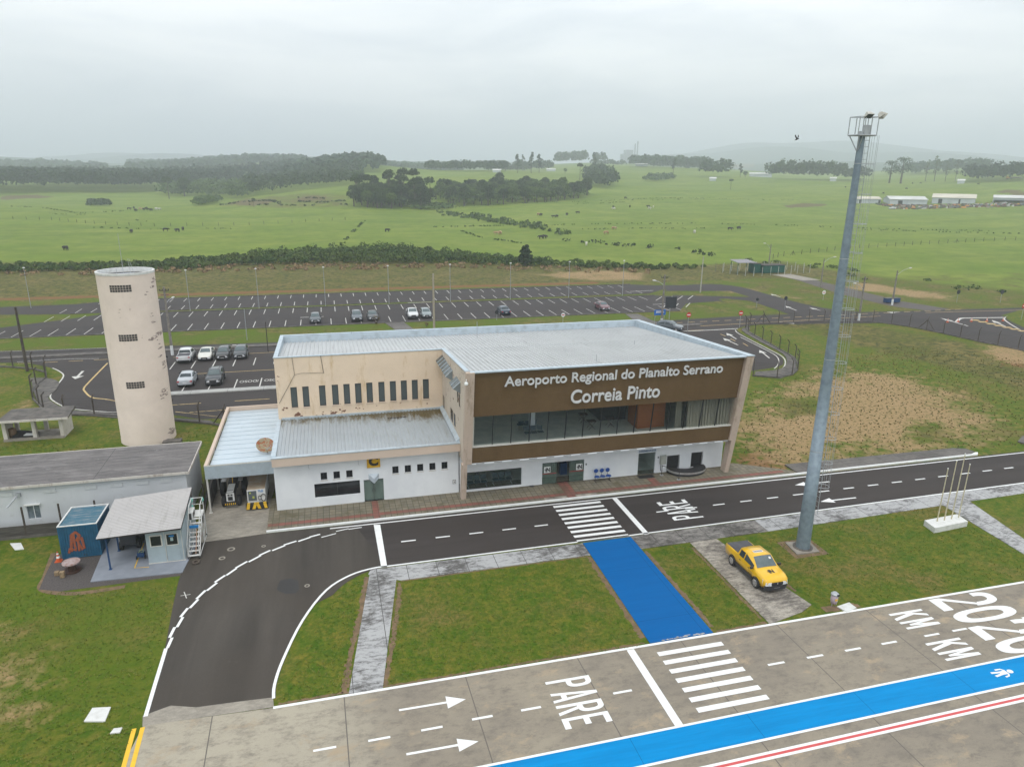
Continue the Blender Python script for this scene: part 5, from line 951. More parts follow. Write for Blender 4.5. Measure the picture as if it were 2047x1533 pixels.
b = MB(); V = []; n1_, n2_ = 14, 8
for i in range(n1_):
    for j in range(n2_):
        u, v = i/(n1_-1), j/(n2_-1); V.append((-29.9+u*2.0, 72.95+v*1.3, .14+.85*math.sin(math.pi*min(1, max(0, v*1.0)))*(.55+.4*noise.noise((u*4, v*3, 1)))*(1-.5*u)))
b.add(V, [(i*n2_+j, (i+1)*n2_+j, (i+1)*n2_+j+1, i*n2_+j+1) for i in range(n1_-1) for j in range(n2_-1)]); tag(b.build('tarpaulin_pile', M['black']), 'black tarpaulin heaped over things under the open shelter', 'tarpaulin')
b = MB(); b.lathe((-30.0, 73.5, .12), [(.01, .02), (.3, 0), (.42, .35), (.3, .8), (.01, .9)], 12); tag(b.build('brown_drum', pm('drum', (0.22, 0.14, 0.08), None, 4, .8)), 'brown rounded drum beside the black tarpaulin', 'drum')
b = MB(); b.hexa([(-28.9, 72.9, .32), (-28.1, 72.86, .3), (-28.1, 73.3, .36), (-28.8, 73.4, .38), (-28.9, 72.9, .36), (-28.1, 72.86, .34), (-28.1, 73.3, .40), (-28.8, 73.4, .42)]); tag(b.build('white_board', M['white_paint']), 'white crumpled board lying in front of the tarpaulin', 'board')
# ---------------------------------------------------------------- long low white building
t_ = thing('service_building', (-17, 55.5, 0), 'long low dirty white building with weathered grey slab roof', 'building')
M['wbwall'] = wallmat('old_white_wall', (0.60, 0.62, 0.64), (0.36, 0.35, 0.33), 0.70, 3.6, 3.0, (0.1, 0.09, 0.08), streak=0.62)
holes = [(-21.52, -20.72, 0.95, 2.0)]
for k, x_ in enumerate((-22.6, -19.9, -17.3, -15.6, -13.9, -12.3)): pass
b = MB(); wall_y(b, -27, -10.95, 0, 3.45, 52.55, holes, .15); b.poly([(-10.95, 52.55, 0), (-10.95, 58.3, 0), (-10.95, 58.3, 3.45), (-10.95, 52.55, 3.45)]); b.box(-27, -10.96, 58.2, 58.3, 0, 3.45); b.build('wall', M['wbwall'], t_)
m, nt, bs = newmat('slab_roof'); bs.inputs['Roughness'].default_value = .9
a = _noise(nt, .9, 8, .8, dist=.5, stretch=(.5, 1.5, 1)); d_ = _noise(nt, .25, 4, .6); t2 = nt.nodes.new('ShaderNodeTexCoord'); bt = nt.nodes.new('ShaderNodeTexBrick'); bt.offset = .0; bt.inputs['Scale'].default_value = 1; bt.inputs['Brick Width'].default_value = 11; bt.inputs['Row Height'].default_value = .62; bt.inputs['Mortar Size'].default_value = .02; nt.links.new(t2.outputs['Object'], bt.inputs['Vector'])
c = _mix(nt, _ramp(nt, a.outputs[0], .35, .7).outputs[0], (0.22, 0.205, 0.20), (0.055, 0.05, 0.05)); c = _mix(nt, _ramp(nt, a.outputs[0], .60, .70).outputs[0], c, (0.40, 0.385, 0.375)); c = _mix(nt, _ramp(nt, d_.outputs[0], .5, .7).outputs[0], c, (0.115, 0.11, 0.11)); c = _mix(nt, bt.outputs['Fac'], c, (0.05, 0.048, 0.048)); nt.links.new(c, bs.inputs['Base Color']); _bump(nt, bs, a.outputs[0], .5, .05); M['slabroof'] = m
b = MB(); b.box(-27.2, -10.72, 52.35, 58.5, 3.455, 3.62); b.build('roof', M['slabroof'], t_)
b = MB(); b.box(-27.2, -10.70, 52.30, 52.345, 3.44, 3.63); b.box(-10.715, -10.66, 52.3, 58.5, 3.44, 3.65); b.box(-27.2, -10.7, 58.505, 58.55, 3.44, 3.66); b.build('roof_edge', M['dirtywhite'], t_)
for x_ in (-22.6, -19.9, -17.3, -15.6, -13.9, -12.3): b = MB(); b.box(x_-.4, x_+.4, 52.50, 52.545, 2.85, 3.15); b.build('blocked_vent', pm('blocked', (0.57, 0.59, 0.60), None, 2, .8) if x_ == -22.6 else bpy.data.materials['blocked'], t_)
b = MB(); b.box(-21.52, -20.72, 52.66, 52.7, .95, 2.0); wo = b.build('window', pm('old_glass', (0.20, 0.24, 0.26), (0.12, 0.15, 0.17), 3, .2), t_); b = MB(); b.box(-21.14, -21.10, 52.62, 52.655, .95, 2.0); b.build('frame', M['white_paint'], wo)
b = MB(); b.box(-21.62, -20.62, 52.35, 52.54, 2.05, 2.12); b.build('lintel', M['conc_white'], wo)
b = MB(); b.tube([(-21.9, 52.5, 2.9), (-22.0, 52.1, 2.75), (-22.35, 51.7, 2.35)], .06, 8); b.box(-22.0, -21.7, 52.38, 52.54, 2.8, 3.05); b.build('wall_lamp', M['metal'], t_)
# ---------------------------------------------------------------- container
t_ = thing('shipping_container', (-16.8, 49.2, 0), 'small blue ribbed container with orange scrawl beside the workshop roof', 'container')
M['contblue'] = pm('container_blue', (0.012, 0.105, 0.20), (0.010, 0.080, 0.15), 1.5, .55, spot=.66, spotcol=(.05, .04, .035), spotscale=2.5)
x0, x1, y0, y1 = -18.1, -15.72, 47.75, 50.7; b = MB()
for k in range(14):
    a0 = x0+.1+k*(x1-x0-.2)/14; w_ = (x1-x0-.2)/14; b.hexa([(a0, y0+.03, .12), (a0+w_*.99, y0+.03, .12), (a0+w_*.99, y0+.09, .12), (a0, y0+.09, .12), (a0+w_*.0, y0+.03, 2.25), (a0+w_*.99, y0+.03, 2.25), (a0+w_*.99, y0+.09, 2.25), (a0, y0+.09, 2.25)]); b.box(a0+w_*.25, a0+w_*.7, y0, y0+.028, .12, 2.25)
for k in range(16):
    a0 = y0+.12+k*(y1-y0-.2)/16; w_ = (y1-y0-.2)/16; b.box(x1-.09, x1-.03, a0, a0+w_*.99, .12, 2.25); b.box(x1-.028, x1, a0+w_*.25, a0+w_*.7, .12, 2.25)
b.box(x0+.02, x0+.06, y0+.1, y1, .12, 2.3); b.box(x0+.1, x1-.1, y1-.05, y1, .12, 2.3); b.build('wall', M['contblue'], t_)
b = MB(); b.box(x0, x0+.1, y0, y0+.11, .05, 2.3); b.box(x1-.1, x1, y0, y0+.11, .05, 2.3); b.box(x0, x1, y0-.01, y0+.1, 2.26, 2.36); b.box(x1-.1, x1+.01, y0+.101, y1, 2.26, 2.36); b.box(x0+.101, x1-.101, y0+.0, y0+.1, .05, .12); b.build('corner_frame', M['contblue'], t_)
b = MB(); b.box(x0, x1, y0-.02, y0+.08, 2.365, 2.42); b.box(x0, x0+.09, y0+.081, y1, 2.365, 2.42); b.box(x1-.09, x1, y0+.081, y1, 2.365, 2.42); b.box(x0+.091, x1-.091, y1-.08, y1, 2.365, 2.42); b.build('top_rim', M['conc_white'], t_)
b = MB()
for k in range(16): b.box(x0+.1, x1-.1, y0+.12+k*.172, y0+.22+k*.172, 2.31, 2.36)
b.build('roof_slats', pm('slat_blue', (0.06, 0.17, 0.24), (0.30, 0.32, 0.33), 2.2, .6, lo=.5, hi=.68, stretch=(.5, 3, 1)), t_)
b = MB(); b.box(x0+.1, x1-.1, y0+.1, y1-.1, 2.26, 2.30); b.build('roof', pm('cont_roof', (0.03, 0.08, 0.11), None, 3, .7), t_)
b = MB(); gz = y0-.035
for pts, w_ in (([(.35, .55), (.5, 1.7), (.75, 1.9), (.95, 1.65), (.75, 1.3)], .17), ([(.6, .9), (.62, 1.75)], .14), ([(.75, 1.25), (1.05, 1.45), (1.1, .7)], .15), ([(.2, .45), (.3, .75), (.62, .6), (.62, .9)], .13), ([(.8, .55), (.82, 1.2), (.98, .6)], .13)):
    for i in range(len(pts)-1):
        p, q = Vector(pts[i]), Vector(pts[i+1]); d_ = (q-p).normalized(); n_ = Vector((-d_.y, d_.x))*w_/2; p = p-d_*.04; q = q+d_*.04
        b.poly([(x0+.25+v.x*1.05, gz, v.y+.02) for v in (p-n_, q-n_, q+n_, p+n_)]); gz -= .0006
b.build('scrawl', pm('orange_spray', (0.36, 0.09, 0.03), (0.20, 0.07, 0.05), 6, .8), t_)
# ---------------------------------------------------------------- workshop canopy and cabin
t_ = thing('workshop_canopy', (-12.7, 47.9, .07), 'pale ribbed lean-to roof on blue posts between container and cabin', 'canopy')
def zc(x_, y_): return 2.60+(y_-45.1)*0.118
b = MB(); pts = []; P0, P1, P2, P3 = (-15.05, 45.05), (-10.15, 45.3), (-10.2, 50.3), (-15.0, 49.6)
NR = 26
for k in range(NR):     # ribs run along x
    v0, v1 = k/NR, (k+.62)/NR; v2 = (k+1)/NR
    def bl(u, v): a = Vector(P0)*(1-u)+Vector(P1)*u; c_ = Vector(P3)*(1-u)+Vector(P2)*u; q = a*(1-v)+c_*v; return q
    row_ = []
    for v, dz in ((v0, 0), (v1, 0), (v1+.1/NR, .045), (v2-.1/NR, .045), (v2, 0)): p = bl(0, v); q = bl(1, v); row_.append(((p.x, p.y, zc(0, p.y)+dz), (q.x, q.y, zc(0, q.y)+dz)))
    for i in range(4): b.poly([row_[i][0], row_[i][1], row_[i+1][1], row_[i+1][0]])
b.build('roof', roofmat('canopy_roof', (0.50, 0.48, 0.47), (0.34, 0.32, 0.30)), t_)
b = MB(); b.hexa([(-15.0, 45.07, 2.50), (-10.2, 45.32, 2.50), (-10.2, 45.4, 2.50), (-15.0, 45.15, 2.50), (-15.0, 45.07, 2.585), (-10.2, 45.32, 2.6), (-10.2, 45.4, 2.6), (-15.0, 45.15, 2.585)]); b.tube([(-10.17, 45.4, 2.58), (-10.2, 50.2, 3.15)], .05, 6); b.build('edge_beam', M['dark'], t_)
for x_, y_ in ((-14.68, 45.6), (-14.75, 48.0), (-14.75, 49.5)): b = MB(); b.tube([(x_, y_, .07), (x_, y_, zc(0, y_)-.02)], .055, 8); b.box(x_-.09, x_+.09, y_-.09, y_+.09, .071, .1); b.build('post', M['navy'], t_)
b = MB(); b.box(-15.0, -14.9, 49.7, 50.5, .07, 2.8); b.box(-14.9, -10.3, 50.5, 50.6, .07, 2.8); b.build('back_wall', M['conc_dark'], t_)
t_ = thing('guard_cabin', (-11.35, 46.9, .07), 'small pale blue panel cabin with dark window and half-glazed door', 'cabin')
M['cabin'] = pm('cabin_panel', (0.36, 0.43, 0.46), (0.31, 0.37, 0.40), 1.2, .6, spot=.72, spotcol=(.2, .2, .2), spotscale=3)
b = MB(); x0, x1, y0, y1 = -12.42, -10.2, 45.72, 50.2; b.box(x0, x1, y0, y1, .12, 2.42); b.build('wall', M['cabin'], t_, bevel=.01)
b = MB(); b.box(x0-.08, x1+.06, y0-.08, y1, 2.425, 2.50); b.box(x0-.06, x1+.04, y0-.05, y0-.002, 2.30, 2.42); b.build('eave', pm('cabin_eave', (0.34, 0.43, 0.45), None, 2, .6), t_)
b = MB(); b.box(x0-.02, x1+.02, y0-.03, y1, .07, .118); b.build('base', M['ltframe'], t_)
b = MB(); b.box(-12.2, -11.45, y0-.03, y0-.002, 1.28, 2.1); wo = b.build('window', M['ltframe'], t_); b = MB(); b.box(-12.13, -11.52, y0-.04, y0-.032, 1.35, 2.03); b.build('glass', M['glass_dark'], wo)
b = MB(); b.box(-11.25, -10.45, y0-.03, y0-.002, .15, 2.15); dr = b.build('door', M['cabin'], t_); b = MB(); b.box(-11.17, -10.53, y0-.04, y0-.032, 1.33, 2.08); b.build('glass', M['glass_dark'], dr)
b = MB(); b.box(-11.2, -10.5, y0-.05, y0-.041, 1.27, 1.33); b.box(-11.2, -10.5, y0-.05, y0-.041, 2.08, 2.12); b.box(-11.22, -11.17, y0-.05, y0-.041, 1.27, 2.12); b.box(-10.53, -10.48, y0-.05, y0-.041, 1.27, 2.12); b.build('frame', M['ltframe'], dr)
b = MB(); b.box(-11.02, -10.72, y0-.055, y0-.045, 1.9, 2.0); b.build('blue_notice', pm('notice_blue', (0.01, 0.2, 0.5), None, 3, .5), dr); b = MB(); b.box(-10.95, -10.78, y0-.055, y0-.045, 1.6, 1.85); b.build('paper_notice', pm('notice_pale', (0.35, 0.45, 0.45), None, 3, .5), dr)
b = MB(); b.tube([(-11.3, y0-.03, .15), (-11.3, y0-.03, 2.25)], .02, 5); b.tube([(-10.28, y0-.02, .15), (-10.28, y0-.02, 2.3)], .02, 5); b.build('trim', M['ltframe'], t_)
t_ = thing('air_conditioner', (-10.0, 48.2, 2.1), 'white air conditioner box hung on the cabin right wall', 'air conditioner'); b = MB(); b.box(-10.19, -9.85, 47.8, 48.7, 1.9, 2.45); b.build('casing', M['conc_white'], t_, bevel=.02); b = MB(); b.box(-9.848, -9.835, 47.9, 48.45, 1.97, 2.38); b.build('grille', M['dark'], t_); b = MB(); b.box(-10.1, -9.95, 47.77, 47.798, 1.95, 2.4); b.build('side_vent', M['dark'], t_)
# mobile steps
t_ = thing('boarding_steps', (-9.65, 46.6, 0), 'white tubular wheeled steps with rails leaning up the cabin side', 'mobile steps')
b = MB(); xa, xb = -10.05, -9.35
for x_ in (xa, xb): b.tube([(x_, 45.8, .1), (x_, 47.9, 2.0)], .035, 6); b.tube([(x_, 47.9, 2.0), (x_, 49.0, 2.0)], .035, 6); b.tube([(x_, 47.9, .1), (x_, 47.9, 2.0)], .03, 6); b.tube([(x_, 49.0, .1), (x_, 49.0, 2.0)], .03, 6); b.tube([(x_, 45.8, .12), (x_, 49.0, .12)], .03, 6); b.tube([(x_, 47.9, .2), (x_, 49.0, 1.9)], .02, 5)
b.build('frame', M['rail'], t_)
for k in range(9): b = MB(); f_ = k/8.5; b.box(xa, xb, 45.85+f_*2.05, 46.02+f_*2.05, .2+f_*1.85, .235+f_*1.85); b.build('step', M['rail'], t_)
b = MB(); b.box(xa, xb, 47.95, 49.0, 2.03, 2.07); b.build('platform', M['rail'], t_)
b = MB()
for x_ in (xa, xb): b.tube([(x_, 45.85, .2), (x_, 45.9, 1.05), (x_, 47.9, 2.95), (x_, 49.0, 2.98), (x_, 49.0, 2.05)], .025, 6); b.tube([(x_, 47.9, 2.05), (x_, 47.9, 2.95)], .02, 5); b.tube([(x_, 46.9, 1.15), (x_, 46.9, 2.0)], .02, 5)
b.tube([(xa, 49.0, 2.98), (xb, 49.0, 2.98)], .025, 6); b.tube([(xa, 49.0, 2.5), (xb, 49.0, 2.5)], .02, 6); b.build('handrail', M['rail'], t_)
b = MB(); b.box(xa+.03, xb-.03, 47.1, 47.2, 1.62, 1.8); b.build('blue_plate', bpy.data.materials['notice_blue'], t_)
b = MB(); b.tube([(-9.6, 46.0, .3), (-9.6, 47.5, 1.75)], .03, 5); b.build('side_tube', pm('rust_tube', (.40, .25, .18), None, 3, .7), t_)
b = MB()
for q in ((xa, 49, 2.98), (xb, 49, 2.98), (xa, 48.9, 2.5)): b.tube([q, (q[0]+.06, q[1]-.1, q[2]-.15), (q[0]-.02, q[1]-.12, q[2]-.32)], [.05, .04, .01], 5)
b.build('ribbon', pm('mint_ribbon', (0.12, 0.50, 0.38), None, 6, .6), t_)
for x_, y_ in ((xa, 45.85), (xb, 45.85), (xa, 48.9), (xb, 48.9)): b = MB(); b.lathe((x_-.03, y_, .1), [(.01, 0), (.1, 0), (.1, .06), (.01, .06)], 12, axis='x'); b.build('wheel', M['black'], t_)
b = MB(); g_ = (-9.5, 45.25); b.lathe((g_[0], g_[1], 0.02), [(.22, 0), (.26, .08), (.2, .14), (.12, .12), (.12, 0)], 16); tag(b.build('old_tyre', pm('tyre_dirt', (.09, .07, .055), None, 6, .9)), 'dusty tyre lying at the foot of the white steps', 'tyre')
# yard clutter
t_ = thing('traffic_cone', (-18.27, 47.6, 0), 'orange and white traffic cone beside the blue container', 'traffic cone'); M['orange'] = pm('cone_orange', (0.60, 0.10, 0.02), (.45, .08, .02), 6, .6)
b = MB(); b.box(-.19, .19, -.19, .19, 0.005, .05); b.o = (0, 0, 0)
def conething(t_, s=1.0):
    b = MB(); b.box(-.2*s, .2*s, -.2*s, .2*s, .005, .05*s); o = b.build('base', M['orange'], t_, rel=False)
    for z0, z1, mm in ((.05, .26, 0), (.26, .40, 1), (.40, .52, 0), (.52, .62, 1), (.62, .72, 0)):
        b = MB(); r_ = lambda z: (.155-.17*z)*s; b.lathe((0, 0, 0), [(r_(z0), z0*s), (r_(z1), z1*s)]+([(.001, z1*s)] if z1 > .7 else []), 16); b.build('band' if mm else 'body', M['white_paint'] if mm else M['orange'], t_, rel=False)
conething(t_); CONE = t_
t_ = thing('cable_reel', (-17.03, 46.1, 0), 'old wooden cable reel used as a table on the gravel', 'cable reel')
for z0, z1, nm_, mm in ((.02, .09, 'lower_disc', M['brown_wood']), (.6, .68, 'upper_disc', pm('reel_top', (.28, .18, .16), (.42, .36, .35), 5, .8))): b = MB(); b.lathe((-17.03, 46.1, 0), [(.001, z0), (.52, z0), (.52, z1), (.001, z1)], 28); b.build(nm_, mm, t_)
b = MB(); b.lathe((-17.03, 46.1, 0), [(.26, .09), (.24, .35), (.26, .6)], 20); b.build('drum', M['brown_wood'], t_)
for x_, y_, h_, lb in ((-17.8, 45.75, .28, 'cut wooden block left of the taller one on the gravel'), (-17.38, 45.4, .42, 'taller cut wooden block in front of the cable reel')): b = MB(); b.box(x_-.13, x_+.13, y_-.12, y_+.12, .01, h_); tag(b.build('wooden_block', pm('log_%d' % int(h_*100), (.33, .24, .14), (.2, .14, .08), 6, .9), bevel=.015), lb, 'block')
b = MB(); b.prism([(-18.3, 48.9), (-17.9, 48.95), (-18.2, 49.3), (-18.5, 49.2)], 0, .35); tag(b.build('concrete_block', M['concrete']), 'pale concrete block in the grass left of the container', 'block')
t_ = thing('hand_cart', (-13.05, 46.7, .07), 'small dark blue cart with pale hose beside the cabin', 'cart')
b = MB(); b.box(-13.3, -12.85, 46.5, 46.85, .2, .5); b.build('body', M['navy'], t_, bevel=.03); b = MB(); b.tube([(-13.2, 46.6, .5), (-13.1, 46.7, .62), (-12.95, 46.8, .6), (-12.9, 46.65, .52), (-13.05, 46.55, .55)], .03, 6); b.build('hose', pm('hose', (.35, .42, .25), None, 5, .6), t_)
for x_ in (-13.36, -12.84): b = MB(); b.lathe((x_, 46.55, .19), [(.01, 0), (.12, 0), (.12, .05), (.01, .05)], 12, axis='x'); b.build('wheel', M['black'], t_)
t_ = thing('parked_tow_cart', (-14.1, 48.6, .07), 'dark wheeled machine parked deep under the lean-to roof', 'machine')
b = MB(); b.box(-14.6, -13.6, 47.9, 49.4, .45, 1.25); b.build('body', M['plastic_dark'], t_, bevel=.06); b = MB(); b.box(-14.45, -13.75, 48.3, 49.2, 1.255, 1.65); b.build('hood', M['black'], t_, bevel=.05)
for x_ in (-14.7, -13.62):
    for y_ in (48.2, 49.1): b = MB(); b.lathe((x_, y_, .37), [(.01, 0), (.3, 0), (.3, .2), (.01, .2)], 16, axis='x'); b.build('wheel', M['black'], t_)
# ---------------------------------------------------------------- tractor and power unit under the carport
t_ = thing('tow_tractor', (-8.2, 54.3, .05), 'black and white farm tractor seen from the front under the carport', 'tractor')
b = MB(); b.box(-8.42, -7.88, 53.1, 54.9, .75, 1.32); b.build('bonnet', M['black'], t_, bevel=.05)
b = MB(); b.box(-8.44, -7.86, 53.02, 53.09, .62, 1.28); b.hexa([(-8.4, 53.1, 1.325), (-7.9, 53.1, 1.325), (-7.9, 54.6, 1.36), (-8.4, 54.6, 1.36), (-8.38, 53.1, 1.35), (-7.92, 53.1, 1.35), (-7.92, 54.6, 1.385), (-8.38, 54.6, 1.385)]); b.build('bonnet_panel', M['conc_white'], t_)
b = MB(); b.box(-8.32, -7.98, 53.0, 53.015, .7, 1.0); b.build('grille', M['black'], t_); b = MB(); b.box(-8.36, -7.94, 53.3, 53.32, 1.37, 1.40); b.box(-8.33, -8.18, 53.005, 53.018, 1.06, 1.2); b.box(-8.12, -7.97, 53.005, 53.018, 1.06, 1.2); b.build('lamp', M['dark'], t_)
b = MB(); b.box(-8.6, -7.7, 52.85, 52.98, .38, .56); b.build('bumper', M['black'], t_); b = MB()
for k in range(6): b.hexa([(-8.56+k*.14, 52.835, .4), (-8.50+k*.14, 52.835, .4), (-8.50+k*.14, 52.848, .4), (-8.56+k*.14, 52.848, .4), (-8.53+k*.14, 52.835, .54), (-8.47+k*.14, 52.835, .54), (-8.47+k*.14, 52.848, .54), (-8.53+k*.14, 52.848, .54)])
b.build('hazard_stripes', M['yellow'], t_)
for x_ in (-8.85, -7.75):
    b = MB(); b.lathe((x_, 53.5, .45), [(.01, 0), (.3, 0), (.40, .05), (.40, .25), (.3, .3), (.01, .3)], 20, axis='x'); b.build('front_wheel', M['black'], t_)
for x_ in (-9.15, -7.55):
    b = MB(); b.lathe((x_, 55.4, .75), [(.01, 0), (.5, 0), (.70, .06), (.70, .34), (.5, .4), (.01, .4)], 24, axis='x'); b.build('rear_wheel', M['black'], t_)
for x_ in (-8.95, -7.72): b = MB(); b.box(x_, x_+.34, 54.75, 55.3, 1.52, 1.57); b.build('mudguard', M['steel'], t_)
b = MB(); b.box(-8.5, -7.8, 55.0, 56.2, .8, 1.3); b.box(-8.4, -7.9, 56.1, 56.2, 1.3, 2.0); b.build('seat_deck', M['plastic_dark'], t_); b = MB(); b.tube([(-8.15, 54.9, 1.3), (-8.15, 55.2, 1.95)], .03, 6); b.box(-8.35, -7.95, 55.18, 55.24, 1.92, 1.97); b.build('steering_column', M['yellow'], t_)
t_ = thing('ground_power_unit', (-6.2, 53.7, .05), 'white box power unit with hoses and yellow black bumper under the carport', 'power unit')
b = MB(); b.box(-6.88, -5.55, 52.55, 55.5, .45, 1.6); b.build('cabinet', M['conc_white'], t_, bevel=.02); b = MB(); b.box(-6.86, -5.57, 52.57, 55.48, 1.605, 1.64); b.build('lid', pm('dusty_lid', (.40, .34, .26), (.34, .22, .13), 1.5, .8), t_)
b = MB(); b.box(-6.8, -6.2, 52.53, 52.548, .72, 1.5); pn = b.build('control_panel', pm('panel_grey', (.10, .12, .13), None, 5, .5), t_); b = MB(); b.box(-6.5, -6.36, 52.515, 52.528, .9, 1.08); b.box(-6.7, -6.6, 52.515, 52.528, 1.3, 1.42); b.build('gauge', pm('gauge', (.45, .5, .1), None, 4, .5), pn)
b = MB(); text_into(b, 'TLD', (-6.08, 52.53, 1.38), (1, 0, 0), (0, 0, 1), .38, .16, .01, offset=.03); b.build('lettering', bpy.data.materials['notice_blue'], t_)
for x_, r_ in ((-5.98, .1), (-5.72, .17)): b = MB(); b.tube([(x_+r_*math.cos(a), 52.5, .92+r_*1.7*math.sin(a)) for a in np.linspace(-2.2, 2.2+math.pi*.9, 18)], .025, 6); b.build('hose', M['black'], t_)
b = MB(); b.box(-7.0, -5.42, 52.2, 52.4, .15, .62); bp = b.build('bumper', M['black'], t_)
b = MB()
for x_, s in ((-6.98, .08), (-6.55, .14), (-6.12, -.14), (-5.66, -.08)): b.add([(x_, 52.19, .17), (x_+.22, 52.19, .17), (x_+.22+s, 52.19, .60), (x_+s, 52.19, .60)], [(0, 1, 2, 3)]); b.add([(x_+s, 52.195, .622), (x_+.22+s, 52.195, .622), (x_+.22+s, 52.4, .624), (x_+s, 52.4, .624)], [(0, 1, 2, 3)])
b.build('hazard_stripes', M['yellow'], bp)
for x_ in (-6.85, -5.75):
    for y_ in (53.1, 54.9): b = MB(); b.lathe((x_, y_, .3), [(.01, 0), (.24, 0), (.24, .2), (.01, .2)], 14, axis='x'); b.build('wheel', M['black'], t_)
# ---------------------------------------------------------------- floodlight mast
MX, MY = G(1603, 1097); MY += .1; MX += .12
t_ = thing('floodlight_mast', (MX, MY, 0), 'very tall grey steel mast with caged ladder and floodlight platform', 'light mast')
HM = 27.2; rr = lambda z: .47-.29*(z/HM)
b = MB(); b.lathe((MX, MY, 0), [(rr(z), z) for z in (0.1, .5, 3.5, 7.2, 7.2, 12, 17.5, 22.5, HM)], 24); b.build('pole', M['galv'], t_, smooth=True)
b = MB()
for z in (7.3, 13.6, 20.0, 25.6): b.lathe((MX, MY, 0), [(rr(z)+.006, z), (rr(z)+.012, z+.02), (rr(z)+.006, z+.04)], 24)
b.build('joint_ring', M['metal'], t_)
b = MB(); b.lathe((MX, MY, 0), [(.50, .1), (.66, .1), (.66, .14), (.50, .15)], 24); b.build('flange', M['conc_dark'], t_); b = MB(); b.prism([(MX-1.0, MY-.75), (MX+.75, MY-.8), (MX+1.0, MY+.7), (MX-.8, MY+.85)], -.02, .1); b.build('footing', M['concrete'], t_)
b = MB()
for s in (-.2, .2): b.tube([(MX+rr(3)+.2, MY+s, 2.6), (MX+rr(HM)+.22, MY+s, HM+.2)], .022, 5)
b.build('ladder_rails', M['metal'], t_)
z = 2.8; RM = None
while z < HM:
    x_ = MX+rr(3)+.2+(rr(HM)+.02-rr(3))*(z-2.6)/(HM-2.4)
    if RM is None: b = MB(); b.tube([(0, -.2, 0), (0, .2, 0)], .012, 4); q_ = b.build('ladder_rung', M['metal'], t_, rel=False); RM = q_.data
    else: q_ = bpy.data.objects.new('ladder_rung', RM); COL.objects.link(q_); q_.parent = t_
    q_.location = (x_-MX, 0, z); z += .36
b = MB(); hoops = np.arange(4.6, HM, 1.75); lx = lambda z: MX+rr(3)+.2+(rr(HM)+.02-rr(3))*(z-2.6)/(HM-2.4)
for z in hoops: b.tube([(lx(z)+.34-.38*math.cos(a)*1.0, MY+.36*math.sin(a), z) for a in np.linspace(-2.8+math.pi, 2.8+math.pi, 14)], .018, 4)
for a in (0, .9, -.9, 1.9, -1.9): b.tube([(lx(4.6)+.34+.38*math.cos(a), MY+.36*math.sin(a), 4.6), (lx(HM)+.34+.38*math.cos(a), MY+.36*math.sin(a), HM)], .012, 4)
for z in hoops[::2]: b.tube([(lx(z)-.2, MY-.15, z), (lx(z), MY-.2, z)], .015, 4)
b.build('safety_cage', M['metal'], t_)
b = MB(); zp = HM; X0, X1, Y0, Y1 = MX-.62, MX+.66, MY-.42, MY+.42
for z in (zp, zp+1.0):
    for p, q in (((X0, Y0), (X1, Y0)), ((X1, Y0), (X1, Y1)), ((X1, Y1), (X0, Y1)), ((X0, Y1), (X0, Y0))): b.tube([(*p, z), (*q, z)], .035 if z == zp else .028, 6)
for p in ((X0, Y0), (X1, Y0), (X1, Y1), (X0, Y1), (MX-.22, Y0), (MX+.22, Y0), (MX+.35, Y1), (MX-.15, Y1)): b.tube([(*p, zp), (*p, zp+1.0)], .028, 6)
b.tube([(X0+.1, Y0, zp), (MX-.2, MY, zp-.9)], .03, 6); b.tube([(MX-.25, Y0, zp), (MX-.15, MY, zp-.9)], .03, 6); b.tube([(X0+.1, Y1, zp), (MX-.2, MY, zp-.9)], .03, 6); b.build('railing', M['metal'], t_)
b = MB(); b.box(X0, X1, Y0, Y1, zp-.05, zp-.02); b.build('platform_deck', M['metal'], t_)
fl = pm('lamp_housing', (0.50, 0.49, 0.44), (.40, .39, .35), 5, .6)
def flood(x_, y_, z_, ax, tilt):
    b = MB(); P = [(-.3, -.25, -.16), (.3, -.25, -.16), (.3, .25, -.16), (-.3, .25, -.16), (-.18, -.15, .14), (.18, -.15, .14), (.18, .15, .14), (-.18, .15, .14)]; P = [tuple(.8*v for v in p) for p in P]
    mt = Matrix.Translation((x_, y_, z_)) @ Matrix.Rotation(ax, 4, 'Z') @ Matrix.Rotation(tilt, 4, 'X'); b.hexa([tuple(mt @ Vector(p)) for p in P]); o = b.build('floodlight', fl, t_, bevel=.02)
    b = MB(); b.hexa([tuple(mt @ Vector(p)) for p in ((-.21, -.17, -.14), (.21, -.17, -.14), (.21, .17, -.14), (-.21, .17, -.14), (-.21, -.17, -.132), (.21, -.17, -.132), (.21, .17, -.132), (-.21, .17, -.132))]); b.build('glass', M['glass_grey'], o)
    b = MB(); b.hexa([tuple(mt @ Vector(p)) for p in ((-.13, -.04, .114), (.13, -.04, .114), (.13, .04, .114), (-.13, .04, .114), (-.13, -.04, .16), (.13, -.04, .16), (.13, .04, .16), (-.13, .04, .16))]); b.build('gear_box', M['conc_white'], o)
flood(MX-.08, MY-.42, zp+1.12, 0, math.radians(-35)); flood(MX+.78, MY-.38, zp+1.15, math.radians(50), math.radians(-35)); flood(MX+1.15, MY-.05, zp+1.15, math.radians(80), math.radians(-50))
b = MB(); b.box(MX-.15, MX+.2, MY-.40, MY-.2, zp+.02, zp+.55); b.box(MX-.45, MX-.28, MY-.38, MY-.25, zp-.01, zp+.2); b.build('ballast_box', M['metal'], t_)
b = MB(); b.tube([(MX+.66, MY-.4, zp+1.0), (MX+1.2, MY-.05, zp+1.02)], .03, 6); b.build('bracket', M['metal'], t_)
